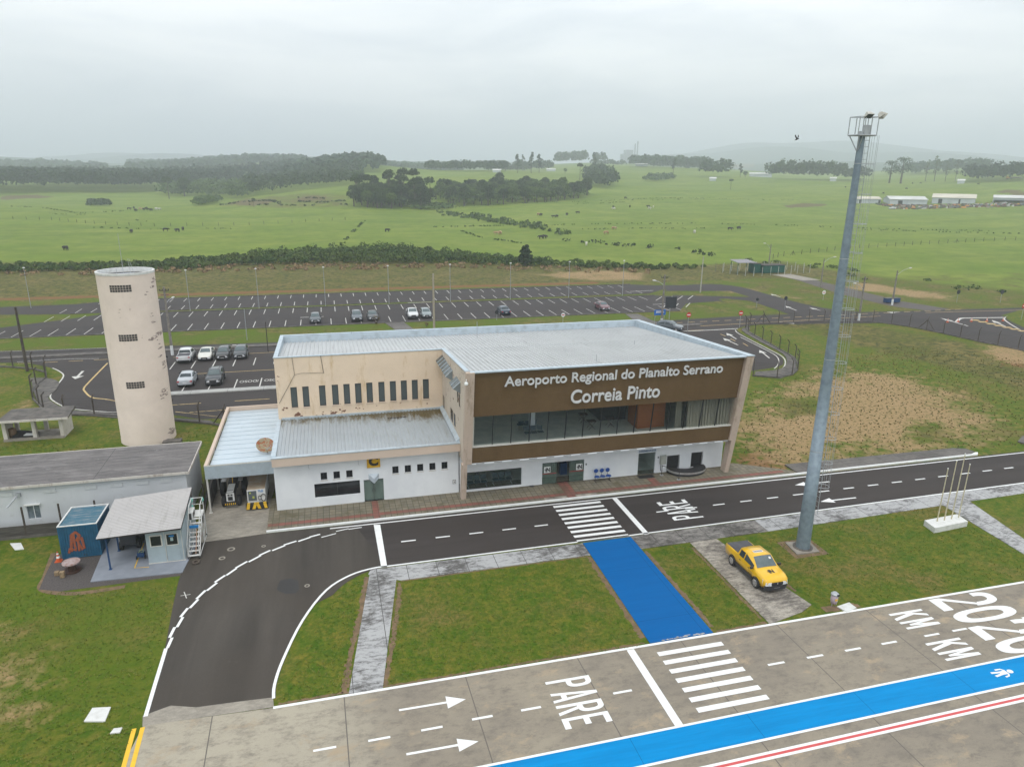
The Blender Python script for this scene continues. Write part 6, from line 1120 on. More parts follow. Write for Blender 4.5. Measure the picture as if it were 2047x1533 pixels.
# ---------------------------------------------------------------- flagpoles, bin
t_ = thing('stone_block', (43.4, 37.8, 0), 'white concrete block carrying four slim flagpoles on the lawn', 'plinth')
b = MB(); b.prism([(41.95, 38.35), (41.75, 37.15), (45.0, 37.45), (45.2, 38.6)], 0, .42); b.build('block', M['conc_white'], t_)
for (x_, y_), h_, lb in (((42.75, 38.0), 4.2, 'shortest bare flagpole at the left end of the block'), ((43.4, 38.0), 4.75, 'second bare flagpole from the left on the block'), ((44.1, 38.05), 5.2, 'tallest bare flagpole third on the white block'), ((44.8, 38.1), 4.3, 'bare flagpole at the right end of the block')):
    t2_ = thing('flagpole', (x_, y_, .42), lb, 'flagpole', 'flagpoles on the white block'); b = MB(); b.tube([(x_, y_, .42), (x_+.03, y_, .42+h_)], [.045, .03], 8); b.build('pole', pm('pole_cream', (.55, .48, .30), (.50, .47, .38), 3, .5) if 'pole_cream' not in bpy.data.materials else bpy.data.materials['pole_cream'], t2_)
    b = MB(); b.lathe((x_+.03, y_, .42+h_), [(.01, -.02), (.05, 0), (.05, .05), (.01, .08)], 10); b.build('finial', M['conc_white'], t2_)
BX, BY = G(1665, 1213); t_ = thing('litter_bin', (BX, BY, 0), 'dented pale pink litter bin on a post at the apron edge', 'litter bin')
b = MB(); b.tube([(BX, BY+.12, 0), (BX, BY+.12, .6)], .03, 6); b.build('post', M['metal'], t_); b = MB(); b.lathe((BX, BY, 0), [(.01, .28), (.17, .28), (.21, .5), (.20, .85), (.01, .85)], 18); b.build('body', pm('bin_pink', (.42, .33, .38), (.35, .28, .31), 3, .6), t_, smooth=True)
b = MB(); b.lathe((BX, BY, 0), [(.22, .85), (.23, .93), (.12, 1.02), (.01, 1.03)], 18); b.build('lid', M['metal'], t_); b = MB(); b.box(BX-.1, BX+.06, BY-.215, BY-.205, .55, .68); b.build('sticker', M['yellow'], t_); b = MB(); b.box(BX-.02, BX+.16, BY-.235, BY-.19, .86, .96); b.build('opening', M['inner_dark'], t_)
# ---------------------------------------------------------------- vehicles
def paint(name, c): return pm(name, c, tuple(v*.92 for v in c), 2, .28, coat=.8)
PLATE = pm('plate', (.7, .7, .7), None, 4, .5); CHROME = pm('chrome', (.75, .75, .76), None, 4, .2, .8); RED = pm('tail_red', (.45, .01, .01), None, 4, .3); LAMP = pm('headlamp', (.75, .77, .8), (.5, .52, .55), 14, .15); CG = pm('car_glass', (.03, .045, .05), (.045, .06, .065), 1, .04); CG2 = pm('windscreen_glass', (.09, .12, .125), (.13, .16, .165), 1.5, .05)
# stations: x, sill z, belt z, top z, half width, half width at top ; front is +x
KIND = {
 'sedan': dict(st=[(-2.2, .45, .70, .74, .70, .55), (-2.12, .32, .92, .97, .82, .68), (-1.35, .28, .98, 1.03, .87, .72), (-.75, .28, .97, 1.40, .88, .60), (.35, .28, .95, 1.44, .88, .60), (1.05, .28, .92, .98, .88, .74), (1.75, .28, .84, .88, .85, .68), (2.12, .34, .70, .74, .78, .60), (2.22, .42, .60, .64, .66, .5)], cab=(2, 5), wb=(-1.32, 1.3)),
 'hatch': dict(st=[(-1.95, .45, .75, .79, .72, .6), (-1.9, .32, .98, 1.03, .82, .66), (-1.55, .28, .98, 1.38, .84, .58), (-.6, .28, .97, 1.50, .85, .58), (.35, .28, .95, 1.48, .85, .58), (1.05, .28, .94, 1.0, .85, .72), (1.65, .28, .86, .90, .82, .66), (1.92, .34, .72, .76, .75, .58), (1.98, .42, .62, .66, .62, .46)], cab=(1, 5), wb=(-1.2, 1.22)),
 'suv': dict(st=[(-2.1, .5, .8, .85, .75, .62), (-2.05, .38, 1.08, 1.12, .86, .72), (-1.7, .34, 1.08, 1.52, .89, .63), (-.6, .34, 1.06, 1.66, .90, .64), (.35, .34, 1.04, 1.62, .90, .62), (1.0, .34, 1.03, 1.09, .90, .76), (1.75, .34, .97, 1.02, .88, .70), (2.08, .42, .84, .88, .80, .62), (2.16, .5, .72, .76, .68, .5)], cab=(1, 5), wb=(-1.3, 1.33)),
 'pickup': dict(st=[(-2.35, .55, .95, 1.0, .84, .80), (-2.32, .42, 1.06, 1.09, .86, .82), (-.92, .34, 1.08, 1.11, .88, .84), (-.78, .34, 1.08, 1.60, .89, .67), (.42, .34, 1.06, 1.66, .89, .67), (1.18, .34, 1.06, 1.13, .89, .78), (1.85, .34, 1.00, 1.06, .87, .73), (2.16, .42, .90, .97, .82, .68), (2.27, .5, .78, .84, .72, .58)], cab=(2, 5), wb=(-1.35, 1.38))}
def make_car(name, label, kind, pt, loc, rz, group=None, big=False, bed=None, rack=False, roofdark=False):
    K = KIND[kind]; t_ = thing(name, loc, label, 'pickup truck' if kind == 'pickup' else 'car', group, rz); st = K['st']; c0, c1 = K['cab']
    # refine stations
    S_ = []
    for i in range(len(st)-1):
        n_ = 3
        for k in range(n_): u = k/n_; S_.append((i+u, tuple(a*(1-u)+c*u for a, c in zip(st[i], st[i+1]))))
    S_.append((len(st)-1., st[-1]))
    def sec(s):
        x_, zs, zb, zt, w, wt = s; cr_ = min(.05, (zt-zb)*.5)
        return [(x_, -w*.93, zs), (x_, -w, (zs+zb)*.5), (x_, -w*.97, zb), (x_, -wt, zt-cr_*.6), (x_, -wt*.5, zt), (x_, 0, zt+.012), (x_, wt*.5, zt), (x_, wt, zt-cr_*.6), (x_, w*.97, zb), (x_, w, (zs+zb)*.5), (x_, w*.93, zs)]
    b = MB(); rings = [sec(s) for _, s in S_]; n_ = 11
    for r_ in rings: b.v += r_
    for i in range(len(rings)-1):
        for k in range(n_-1): b.f.append((i*n_+k, i*n_+k+1, (i+1)*n_+k+1, (i+1)*n_+k)); b.m.append(0)
        b.f.append((i*n_+n_-1, i*n_, (i+1)*n_, (i+1)*n_+n_-1)); b.m.append(0)
    b.f.append(tuple(range(n_-1, -1, -1))); b.f.append(tuple((len(rings)-1)*n_+k for k in range(n_))); b.m += [0, 0]
    b.build('body', pt, t_, smooth=True, rel=False)
    at_ = lambda f: (lambda i, u: tuple(a*(1-u)+c*u for a, c in zip(st[i], st[min(i+1, len(st)-1)])))(int(min(f, len(st)-1.001)), min(f, len(st)-1.001)-int(min(f, len(st)-1.001)))
    def across(nm, f0, f1, m_, ins=.90, off=.02):          # glass across the car between two station parameters
        A_, B_ = at_(f0), at_(f1); w_ = MB(); q = []
        for s in (A_, B_): q.append([(s[0], y_*ins*s[5], s[3]+off+(0.012 if abs(y_) < .1 else 0)-(0.012 if abs(y_) > .9 else 0)) for y_ in (-1, -.5, 0, .5, 1)])
        w_.v = q[0]+q[1]; w_.f = [(k, k+1, 6+k, 5+k) for k in range(4)]; w_.m = [0]*4; return w_.build(nm, m_, t_, smooth=True, rel=False)
    across('windscreen', c1-.92, c1-.08, CG2)
    across('rear_window', c0+.12, c0+.88, CG)
    cabm = [(c0+.35, (c0+c1)/2-.05), ((c0+c1)/2+.05, c1-.45)] if kind != 'pickup' else [(c0+1.08, c0+1.5), (c0+1.58, c1-.35)]
    for s in (-1, 1):
        for f0, f1 in cabm:
            w_ = MB(); q = []
            for f, ins in ((f0, 0), (f1, 0)):
                p = at_(f); lo_ = Vector((p[0], s*p[4]*.97, p[2])); hi_ = Vector((p[0], s*p[5], p[3]-.03)); nrm = Vector((0, s*.025, .008))
                q.append((tuple(lo_.lerp(hi_, .12)+nrm), tuple(lo_.lerp(hi_, .86)+nrm)))
            w_.poly([q[0][0], q[1][0], q[1][1], q[0][1]]); w_.build('side_window', CG, t_, rel=False)
        for x_ in K['wb']:
            R_ = .34 if kind in ('suv', 'pickup') else .31; w = st[4][4]; w_ = MB(); w_.lathe((x_, s*(w-.03)-.1, R_), [(.01, -.005), (R_*.6, 0), (R_*.92, 0), (R_, .03), (R_, .17), (R_*.92, .2), (R_*.6, .2), (.01, .205)], 20, axis='y'); wh = w_.build('wheel', M['black'], t_, rel=False)
            w_ = MB(); yy = s*(w-.03)+.102*s; w_.lathe((x_, yy, R_), [(.01, .012*s), (R_*.62, .008*s), (R_*.66, 0)], 16, axis='y'); rm = w_.build('rim', CHROME, wh, rel=False)
            w_ = MB(); w_.lathe((x_, s*(w-.008), R_+.02), [(R_*1.16, 0), (R_*1.0, .012*s)], 20, axis='y'); w_.build('wheel_arch', M['black'], t_, rel=False)
            w_ = MB()
            if big:
                for k in range(6): a_ = k*math.pi/3; w_.cbox((x_+.13*math.cos(a_), yy+.016*s, R_+.13*math.sin(a_)), (.05, .006, .05))
                w_.build('rim_holes', M['black'], wh, rel=False)
    e_ = at_(len(st)-1.); f_ = at_(len(st)-2.); zf = f_[2]
    for s in (-1, 1):
        w_ = MB(); ze = e_[2]; w_.hexa([(e_[0]-.0, s*(e_[4]+.035), ze-.19), (e_[0]+.05, s*e_[4]*.54, ze-.19), (e_[0]-.10, s*e_[4]*.54, ze-.19), (f_[0]-.16, s*(f_[4]+.03), ze-.13), (e_[0]-.02, s*(e_[4]+.02), ze+.03), (e_[0]+.03, s*e_[4]*.54, ze-.0), (e_[0]-.14, s*e_[4]*.54, ze+.07), (f_[0]-.20, s*(f_[4]+.02), zf+.03)]); w_.build('headlight', LAMP, t_, rel=False)
        w_ = MB(); r_ = st[0]; zt_ = st[1][2]; w_.box(r_[0]-.02, r_[0]+.12, s*.70-.12, s*.70+.12, zt_-.24, zt_-.10); w_.build('tail_light', RED, t_, rel=False)
        w_ = MB(); xm = at_(c1-.25); w_.cbox((xm[0]-.05, s*(xm[4]+.1), xm[2]+.1), (.12, .2, .14)); w_.build('wing_mirror', M['plastic_dark'], t_, rel=False)
    w_ = MB(); w_.hexa([(e_[0]-.12, -.82, .28), (e_[0]+.05, -.6, .28), (e_[0]+.05, .6, .28), (e_[0]-.12, .82, .28), (e_[0]-.12, -.84, zf-.32), (e_[0]+.07, -.62, zf-.32), (e_[0]+.07, .62, zf-.32), (e_[0]-.12, .84, zf-.32)]) if kind in ('pickup', 'suv') else w_.box(e_[0]-.05, e_[0]+.03, -.5, .5, .32, .45)
    w_.build('front_bumper', M['plastic_dark'], t_, rel=False)
    w_ = MB(); w_.box(e_[0]-.05, e_[0]+.045, -.40, .40, zf-.30, zf-.12); w_.build('grille', M['black'], t_, rel=False)
    w_ = MB(); w_.box(e_[0]+.052, e_[0]+.06, -.2, .2, .42, .52) if kind in ('pickup', 'suv') else w_.box(e_[0]+.036, e_[0]+.045, -.2, .2, .36, .46); w_.build('number_plate', PLATE, t_, rel=False)
    w_ = MB(); w_.box(st[0][0]-.012, st[0][0]-.002, -.2, .2, .55, .65); w_.build('number_plate', PLATE, t_, rel=False)
    w_ = MB(); w_.box(st[0][0]-.04, st[0][0]+.1, -.7, .7, .38, .53); w_.build('rear_bumper', M['plastic_dark'] if kind in ('pickup', 'suv') else pt, t_, rel=False)
    w_ = MB(); w_.box(-1.9, 1.95, -.80, .80, .2, st[3][1]+.08); w_.build('underbody', M['black'], t_, rel=False)
    for s in (-1, 1): w_ = MB(); w_.box(K['wb'][0]+.42, K['wb'][1]-.42, s*.87-.03, s*.87+.035, .25, .50); w_.build('sill', M['plastic_dark'] if kind in ('pickup', 'suv') else pt, t_, rel=False)
    if bed: w_ = MB(); w_.hexa([(-2.3, -.80, 1.06), (-.92, -.80, 1.06), (-.92, .80, 1.06), (-2.3, .80, 1.06), (-2.28, -.74, 1.135), (-.9, -.72, 1.15), (-.9, .72, 1.15), (-2.28, .74, 1.135)]); w_.build('bed_cover', bed, t_, rel=False, bevel=.02)
    if rack or roofdark:
        for s in (-1, 1): w_ = MB(); w_.tube([(-1.4, s*.52, 1.66), (.2, s*.52, 1.71)], .025, 5); w_.build('roof_rail', M['black'], t_, rel=False)
    return t_
HD = -math.pi/2; UP = math.pi/2
YP = make_car('pickup_truck', 'bright yellow double cab pickup with black bed cover parked on the concrete pad', 'pickup', paint('yellow_paint', (0.80, 0.46, 0.0)), (25.80, 35.35, .03), HD, big=True, bed=pm('bed_cover', (.06, .06, .07), (.09, .09, .10), 2, .8))
def ypart(nm, mb, mt): return mb.build(nm, mt, YP, rel=False)
w = MB(); w.box(-.12, .12, -.33, .33, 1.648, 1.662); rp = ypart('roof_plate', w, PLATE); w = MB(); text_into(w, 'RADIO', (.06, -.29, 1.628), (0, 1, 0), (-1, 0, 0), .58, .14, offset=.03) if False else [w.box(-.06, .06, -.28+k*.1, -.22+k*.1, 1.664, 1.668) for k in range(6)]; ypart('roof_marking', w, M['frame'])
w = MB(); text_into(w, 'iN', (1.72, -.17, 1.10), (0, 1, 0), (-.99, 0, .1), .36, .36, offset=.05); w.hexa([(1.53, -.26, 1.125), (1.57, -.26, 1.12), (1.57, -.08, 1.12), (1.53, -.08, 1.125), (1.53, -.26, 1.135), (1.57, -.26, 1.13), (1.57, -.08, 1.13), (1.53, -.08, 1.135)]); ypart('bonnet_logo', w, M['frame'])
w = MB(); w.add([(2.335, 0, .64), (2.34, .05, .72), (2.33, 0, .80), (2.34, -.05, .72)], [(0, 1, 2, 3)]); ypart('grille_emblem', w, CHROME)
for x_ in (.55, -.45):
    for s in (-1, 1): w = MB(); w.box(x_-.12, x_+.0, s*.90-.01, s*.90+.01, .86, .90); ypart('door_handle', w, M['plastic_dark'])
for s in (-1, 1): w = MB(); w.box(.45, .95, s*.893-.004, s*.893+.004, .72, .75); w.box(.5, .9, s*.893-.004, s*.893+.004, .58, .62); ypart('door_lettering', w, M['frame'])
w = MB(); w.tube([(-2.4, .3, .55), (-2.6, .3, .5)], .03, 6); ypart('tow_hook', w, CHROME)
w = MB(); w.box(.62, .75, .38, .52, 1.36, 1.365)
w = MB(); w.hexa([(.62, .36, 1.56), (.74, .36, 1.48), (.74, .50, 1.48), (.62, .50, 1.56), (.62, .36, 1.575), (.74, .36, 1.495), (.74, .50, 1.495), (.62, .50, 1.575)]); ypart('windscreen_sticker', w, PLATE)
pp = {k: paint(k+'_paint', c) for k, c in dict(white=(.66, .67, .68), cream=(.62, .61, .55), black=(.012, .014, .016), dark=(.025, .032, .038), silver=(.42, .45, .48), slate=(.06, .075, .085), charcoal=(.018, .022, .028), grey=(.16, .19, .20), blue=(.012, .03, .055), maroon=(.13, .045, .055), pale=(.22, .26, .27), greysuv=(.09, .11, .13)).items()}
gA, gB = 'cars parked behind the terminal', 'cars in the far car park'
make_car('parked_car', 'white pickup with dark bed cover seen from behind, leftmost parked vehicle', 'pickup', pp['white'], (-19.0, 100.9, .02), UP, gA, bed=bpy.data.materials['bed_cover'])
make_car('parked_car', 'cream white saloon facing the camera right of the white pickup', 'sedan', pp['cream'], (-16.55, 101.5, .02), HD, gA)
make_car('parked_car', 'black hatchback between the cream saloon and dark hatchback', 'hatch', pp['black'], (-14.3, 101.3, .02), HD, gA)
make_car('parked_car', 'dark green-grey hatchback at the right end of the near row', 'hatch', pp['dark'], (-12.1, 101.4, .02), HD, gA)
make_car('parked_car', 'silver saloon seen from behind beside the pale kerb island', 'sedan', pp['silver'], (-17.0, 89.4, .02), UP, gA)
make_car('parked_car', 'charcoal sport utility car with roof rails beside the silver saloon', 'suv', pp['charcoal'], (-13.85, 89.2, .02), HD, gA, rack=True)
make_car('parked_car', 'slate grey hatchback alone at the left of the far row', 'hatch', pp['slate'], (-2.3, 123.4, .02), HD, gB)
make_car('parked_car', 'grey-blue sport utility car with roof rails in the far row', 'suv', pp['greysuv'], (4.6, 123.5, .02), HD, gB, rack=True)
make_car('parked_car', 'dark saloon just right of the grey-blue sport utility car', 'sedan', pp['dark'], (7.3, 123.9, .02), HD, gB)
make_car('parked_car', 'white double cab pickup in the middle of the far row', 'pickup', pp['white'], (14.2, 123.9, .02), HD, gB)
make_car('parked_car', 'pale grey hatchback touching the white far pickup', 'hatch', pp['pale'], (16.6, 124.0, .02), HD, gB)
make_car('parked_car', 'dark blue saloon seen from behind in the far car park', 'sedan', pp['blue'], (30.8, 123.8, .02), UP, gB)
make_car('parked_car', 'maroon saloon alone at the right of the far car park', 'sedan', pp['maroon'], (50.2, 124.4, .02), HD, gB)
make_car('moving_car', 'grey sport utility car driving past behind the terminal roof', 'suv', pp['greysuv'], (54.2, 104.4, .02), -.75)
t_ = thing('motorcycle', (-21.2, 98.6, .02), 'dark motorcycle parked beside the tower and white pole foot', 'motorcycle', rz=0)
for y_ in (97.9, 99.2): w = MB(); w.lathe((-21.25, y_, .32), [(.18, 0), (.3, 0), (.32, .05), (.3, .1), (.18, .1)], 18, axis='x'); w.build('wheel', M['black'], t_)
w = MB(); w.tube([(-21.2, 97.9, .32), (-21.2, 98.2, .95), (-21.2, 98.6, .8), (-21.2, 99.2, .75)], [.04, .06, .12, .08], 8); w.build('frame', M['plastic_dark'], t_); w = MB(); w.tube([(-21.5, 98.15, 1.05), (-20.9, 98.15, 1.05)], .03, 6); w.build('handlebar', M['metal'], t_); w = MB(); w.lathe((-21.2, 99.15, 1.0), [(.01, -.15), (.22, -.12), (.25, .05), (.1, .18), (.01, .2)], 12); w.build('top_case', M['black'], t_)

# ---------------------------------------------------------------- poles, lamps, signs, fences
def spole(name, x_, y_, h_, label, cat, group, r=(.16, .10), mat=None, whitefoot=0, arm=None, cross=False, z0=0.0):
    t_ = thing(name, (x_, y_, z0), label, cat, group); b = MB(); zf = z0+whitefoot; k = r[0]+(r[1]-r[0])*whitefoot/h_
    b.tube([(x_, y_, zf), (x_, y_, z0+h_)], [k, r[1]], 8); b.build('pole', mat or M['pole'], t_)
    if whitefoot: b = MB(); b.tube([(x_, y_, z0), (x_, y_, zf)], [r[0]+.004, k+.004], 8); b.build('painted_foot', M['polew'], t_)
    if arm:
        for ax, ay, az, z1 in arm:
            b = MB(); b.tube([(x_, y_, z0+z1), (x_+ax*.5, y_+ay*.5, z0+z1+az*.7), (x_+ax, y_+ay, z0+z1+az)], .035, 6); b.build('arm', M['metal'], t_)
            b = MB(); L_ = math.hypot(ax, ay); ux, uy = ax/L_, ay/L_; q = (x_+ax, y_+ay, z0+z1+az); b.tube([q, (q[0]+ux*.3, q[1]+uy*.3, q[2]+.03), (q[0]+ux*.7, q[1]+uy*.7, q[2]+.05)], [.06, .13, .07], 8); b.build('lamp_head', M['conc_white'], t_)
    if cross:
        b = MB(); b.box(x_-.6, x_+.6, y_-.05, y_+.05, z0+h_-.55, z0+h_-.45); b.box(x_-.5, x_+.5, y_-.05, y_+.05, z0+h_-1.15, z0+h_-1.08); b.build('crossarm', M['dark'], t_)
        for dx in (-.55, -.2, .2, .55): b = MB(); b.lathe((x_+dx, y_, z0+h_-.45), [(.05, 0), (.07, .08), (.04, .16), (.01, .17)], 8); b.build('insulator', M['plastic_dark'], t_)
    return t_
spole('utility_pole', *G(55, 742), 8.2, 'dark leaning-looking utility pole at the left edge fence', 'utility pole', 'utility poles', (.2, .13), M['post'], cross=False, arm=None, z0=0)
spole('utility_pole', *G(345, 710), 9.5, 'utility pole with white foot and crossarm right of the tower', 'utility pole', 'utility poles', (.2, .12), whitefoot=1.4, cross=True, arm=[(.5, 1.4, .5, 7.2)])
spole('utility_pole', *G(868, 660), 9.2, 'plain tan utility pole behind the middle of the roof', 'utility pole', 'utility poles', (.2, .13), pm('tan_pole', (.36, .32, .24), None, 3, .8), cross=False)
spole('utility_pole', *G(1322, 650), 8.6, 'utility pole with lamp arm and white foot behind the roof right end', 'utility pole', 'utility poles', (.2, .12), whitefoot=1.2, cross=True, arm=[(-.9, 1.2, .6, 6.8)])
spole('street_lamp', *G(1400, 585), 7.8, 'plain pale pole on the grass island of the far lot', 'utility pole', 'utility poles', (.14, .09), pm('pale_pole', (.42, .40, .35), None, 3, .8))
spole('street_lamp', *G(1716, 643), 8.0, 'lamp post with short curved arm standing behind the fence just right of the mast', 'street lamp', 'street lamps on the right road', (.2, .12), whitefoot=1.5, arm=[(-1.6, 0, 1.2, 5.6)], cross=True)
spole('street_lamp', *G(1783, 610), 6.9, 'rightmost lamp post with long arm and white foot', 'street lamp', 'street lamps on the right road', (.2, .12), whitefoot=1.2, arm=[(2.6, 0, 1.3, 6.0)])
spole('street_lamp', *G(1640, 575), 6.6, 'lamp post with long arm left of the mast near the track', 'street lamp', 'street lamps on the right road', (.18, .1), arm=[(2.4, 0, 1.2, 5.7)])
spole('street_lamp', *G(1535, 545), 7.4, 'lamp post beside the green tanks with arm pointing left', 'street lamp', 'street lamps on the right road', (.18, .1), arm=[(-1.6, 0, 1.6, 6.0)])
for k, (px, py) in enumerate(((63, 616), (380, 622), (518, 617), (651, 612), (778, 608), (899, 602), (1018, 598), (1130, 592), (1240, 590))):
    g_ = G(px, py); t_ = spole('lamp_post', g_[0], 137.6 if k else 145.8, 7.3, ['thin lamp post at the far left end of the car park', 'thin lamp post just right of the water tower', 'thin lamp post third from the left on the median', 'thin lamp post above the left row of the far lot', 'thin lamp post rising above the two far dark cars', 'thin lamp post right of the tan utility pole', 'thin lamp post behind the dark blue saloon', 'thin lamp post left of the maroon saloon', 'thin lamp post at the right end of the median'][k], 'lamp post', 'thin lamp posts on the car park median', (.055, .04), M['metal'])
    b = MB(); b.lathe((g_[0], (137.6 if k else 145.8), 7.3), [(.01, 0), (.22, 0), (.16, .14), (.01, .16)], 10); b.build('lamp_head', M['conc_white'], t_)
spole('thin_post', *G(494, 680), 4.8, 'short thin metal post on the verge behind the beige block', 'post', 'thin metal posts behind the terminal', (.05, .04), M['metal'])
spole('thin_post', *G(536, 703), 4.3, 'rusty thin post near the corner of the beige block', 'post', 'thin metal posts behind the terminal', (.06, .05), M['dark'])
def sign(px, py, h_, lab, col, bar=None, r_=.38, shape='disc'):
    g_ = G(px, py); t_ = thing('road_sign', (g_[0], g_[1], 0), lab, 'road sign', 'round road signs'); b = MB(); b.tube([(g_[0], g_[1], 0), (g_[0], g_[1], h_)], .035, 6); b.build('post', M['metal'], t_)
    b = MB(); b.lathe((g_[0], g_[1]-.05, h_), [(.01, 0), (r_, 0), (r_, .02), (.01, .02)], 20, axis='y'); f_ = b.build('sign_face', col, t_)
    if bar: b = MB(); b.box(g_[0]-r_*.7, g_[0]+r_*.7, g_[1]-.062, g_[1]-.052, h_-.08, h_+.08); b.build('bar', bar, f_)
RS = pm('sign_red', (.55, .02, .02), None, 3, .5); SB = pm('sign_back', (.03, .035, .04), None, 3, .6)
sign(1374, 663, 2.8, 'red no entry sign just right of the roof corner', RS, M['white_paint'], .42); sign(1478, 655, 2.5, 'red no entry sign at the corner of the right fence', RS, M['white_paint'], .42); sign(2041, 640, 2.6, 'red no entry sign at the right edge of the picture', RS, M['white_paint'], .45)
sign(1568, 620, 2.3, 'dark sign back beside the curved road', SB); sign(1512, 615, 1.6, 'low dark sign back left of the curved road', SB, None, .3); sign(1912, 605, 2.2, 'dark sign back on the right verge left of another', SB, None, .45); sign(1999, 605, 2.2, 'dark sign back nearest the right edge', SB, None, .45); sign(1645, 600, 1.6, 'small white and red sign on the grass left of the mast', M['white_paint'], RS, .42); sign(1125, 648, 1.6, 'small white and red sign just behind the roof edge', M['white_paint'], RS, .35); sign(993, 640, 1.4, 'short dark sign on the verge near the dark blue saloon', SB, None, .35)
t_ = thing('information_sign', (54.5, 109, 0), 'tilted blue information board on a post behind the roof corner', 'sign'); b = MB(); b.box(53.5, 55.6, 108.9, 108.95, 1.7, 2.6); b.build('sign_face', pm('sign_blue', (.01, .14, .50), None, 3, .5), t_); b = MB(); b.box(53.8, 55.3, 108.885, 108.897, 2.1, 2.22); b.box(53.8, 54.8, 108.885, 108.897, 2.3, 2.42); b.build('bars', M['white_paint'], t_); b = MB(); b.tube([(53.7, 109, 0), (53.7, 109, 2.6)], .04, 6); b.tube([(55.4, 109, 0), (55.4, 109, 2.6)], .04, 6); b.build('post', M['metal'], t_)
t_ = thing('billboard', (58.2, 112.5, 0), 'dark blank billboard on one post behind the roof right end', 'billboard'); b = MB(); b.box(57.3, 59.4, 112.5, 112.6, 2.1, 4.1); b.build('board', SB, t_); b = MB(); b.tube([(58.3, 112.7, 0), (58.3, 112.7, 4)], .06, 6); b.build('post', M['metal'], t_)
t_ = thing('storage_box', (111.0, 119.0, 0), 'dark blue low container beside the rightmost lamp post', 'container'); b = MB(); b.box(109.6, 112.9, 118.8, 119.8, .15, .95); b.build('body', M['navy'], t_, bevel=.04); b = MB(); b.box(109.5, 113, 118.75, 119.85, .96, 1.02); b.build('lid', M['plastic_dark'], t_)
for k, (x_, y_) in enumerate(((106.2, 100.3), (108.6, 100.4), (111.1, 100.0), (114.1, 99.6), (117.4, 99.3))):
    copy_tree(CONE, (x_, y_, .02), 0, ['orange white cone at the left end of the line behind the right fence', 'orange white cone second from the left behind the right fence', 'orange white cone in the middle of the line behind the right fence', 'orange white cone second from the right behind the right fence', 'orange white cone at the right end of the line near the grass island'][k])['group'] = 'cones across the junction'
CONE_PARTS = None
# concrete post fences
def fence(name, pts, step, h_, label, group=None, bent=1, mat=None, wires=9, braces=(), kerb=True, r=.075, zf=None, wr=.014):
    P = [Vector((p[0], p[1])) for p in pts]; t_ = thing(name, (P[0].x, P[0].y, zf(P[0].x, P[0].y) if zf else 0), label, 'fence', group); acc = [0]
    for i in range(len(P)-1): acc.append(acc[-1]+(P[i+1]-P[i]).length)
    def at_(s):
        for i in range(len(P)-1):
            if s <= acc[i+1]+1e-6: u = (s-acc[i])/(acc[i+1]-acc[i]+1e-9); d_ = (P[i+1]-P[i]).normalized(); return P[i].lerp(P[i+1], u), d_
        return P[-1], (P[-1]-P[-2]).normalized()
    n_ = max(1, int(acc[-1]/step)); tops = []
    for k in range(n_+1):
        p, d_ = at_(acc[-1]*k/n_); z0 = zf(p.x, p.y) if zf else 0; nn = Vector((-d_.y, d_.x))*bent; b = MB()
        if bent: b.tube([(p.x, p.y, z0), (p.x, p.y, z0+h_*.86), (p.x+nn.x*.3, p.y+nn.y*.3, z0+h_)], r, 4)
        else: b.tube([(p.x, p.y, z0), (p.x, p.y, z0+h_)], r, 5)
        if k in braces:
            for s in (-1, 1): b.tube([(p.x+d_.x*1.5*s, p.y+d_.y*1.5*s, z0), (p.x, p.y, z0+h_*.8)], r*.8, 4)
        b.build('post', mat or M['post'], t_); tops.append((p, nn, z0))
    if wires:
        b = MB()
        for j in range(wires):
            z = h_*.86*(j+.5)/wires
            for k in range(n_): a_, c_ = tops[k], tops[k+1]; b.tube([(a_[0].x, a_[0].y, a_[2]+z), (c_[0].x, c_[0].y, c_[2]+z)], wr, 3, cap=False)
        b.build('wires', M['dark'], t_)
    if kerb:
        b = MB()
        for k in range(n_): a_, c_ = tops[k][0], tops[k+1][0]; d_ = (c_-a_).normalized(); nn = Vector((-d_.y, d_.x))*.08; b.hexa([(a_.x-nn.x, a_.y-nn.y, -.02), (c_.x-nn.x, c_.y-nn.y, -.02), (c_.x+nn.x, c_.y+nn.y, -.02), (a_.x+nn.x, a_.y+nn.y, -.02), (a_.x-nn.x, a_.y-nn.y, .2), (c_.x-nn.x, c_.y-nn.y, .2), (c_.x+nn.x, c_.y+nn.y, .2), (a_.x+nn.x, a_.y+nn.y, .2)])
        b.build('base_kerb', M['conc_dark'], t_)
    return t_
fence('wire_fence', smooth(gp((-60, 732), (0, 734), (50, 737), (85, 742), (96, 752), (80, 765), (66, 778), (64, 795), (80, 812), (100, 830), (180, 830), (240, 834), (330, 840), (400, 846), (450, 852)), 4), 2.9, 2.25, 'dark wire fence with bent concrete posts winding behind the water tower', 'bent post wire fences', 1, braces=(17, 21))
fence('wire_fence', smooth(gp((1505, 752), (1560, 756), (1592, 744), (1592, 722), (1560, 700), (1495, 664), (1497, 652), (1530, 648), (1700, 643), (1780, 648), (1860, 662), (1950, 682), (2047, 702), (2200, 740)), 4), 2.9, 2.25, 'dark wire fence with bent concrete posts round the right lawn', 'bent post wire fences', 1, braces=(14, 24))
fence('wire_fence', [(-26, 51.6), (-19.6, 51.6), (-17.3, 51.6), (-12.4, 51.6)], 2.05, 2.35, 'dark low fence with concrete posts before the long white building', 'bent post wire fences', 0, wires=0, r=.07)
b = MB(); b.box(-26, -15.2, 51.56, 51.62, .1, .95); b.o = (0, 0, 0); tag(b.build('low_dark_wall', pm('dark_boards', (.055, .048, .042), (.10, .09, .08), 3, .9, stretch=(.4, 1, 6))), 'low dark stained wall running behind the blue container', 'wall')
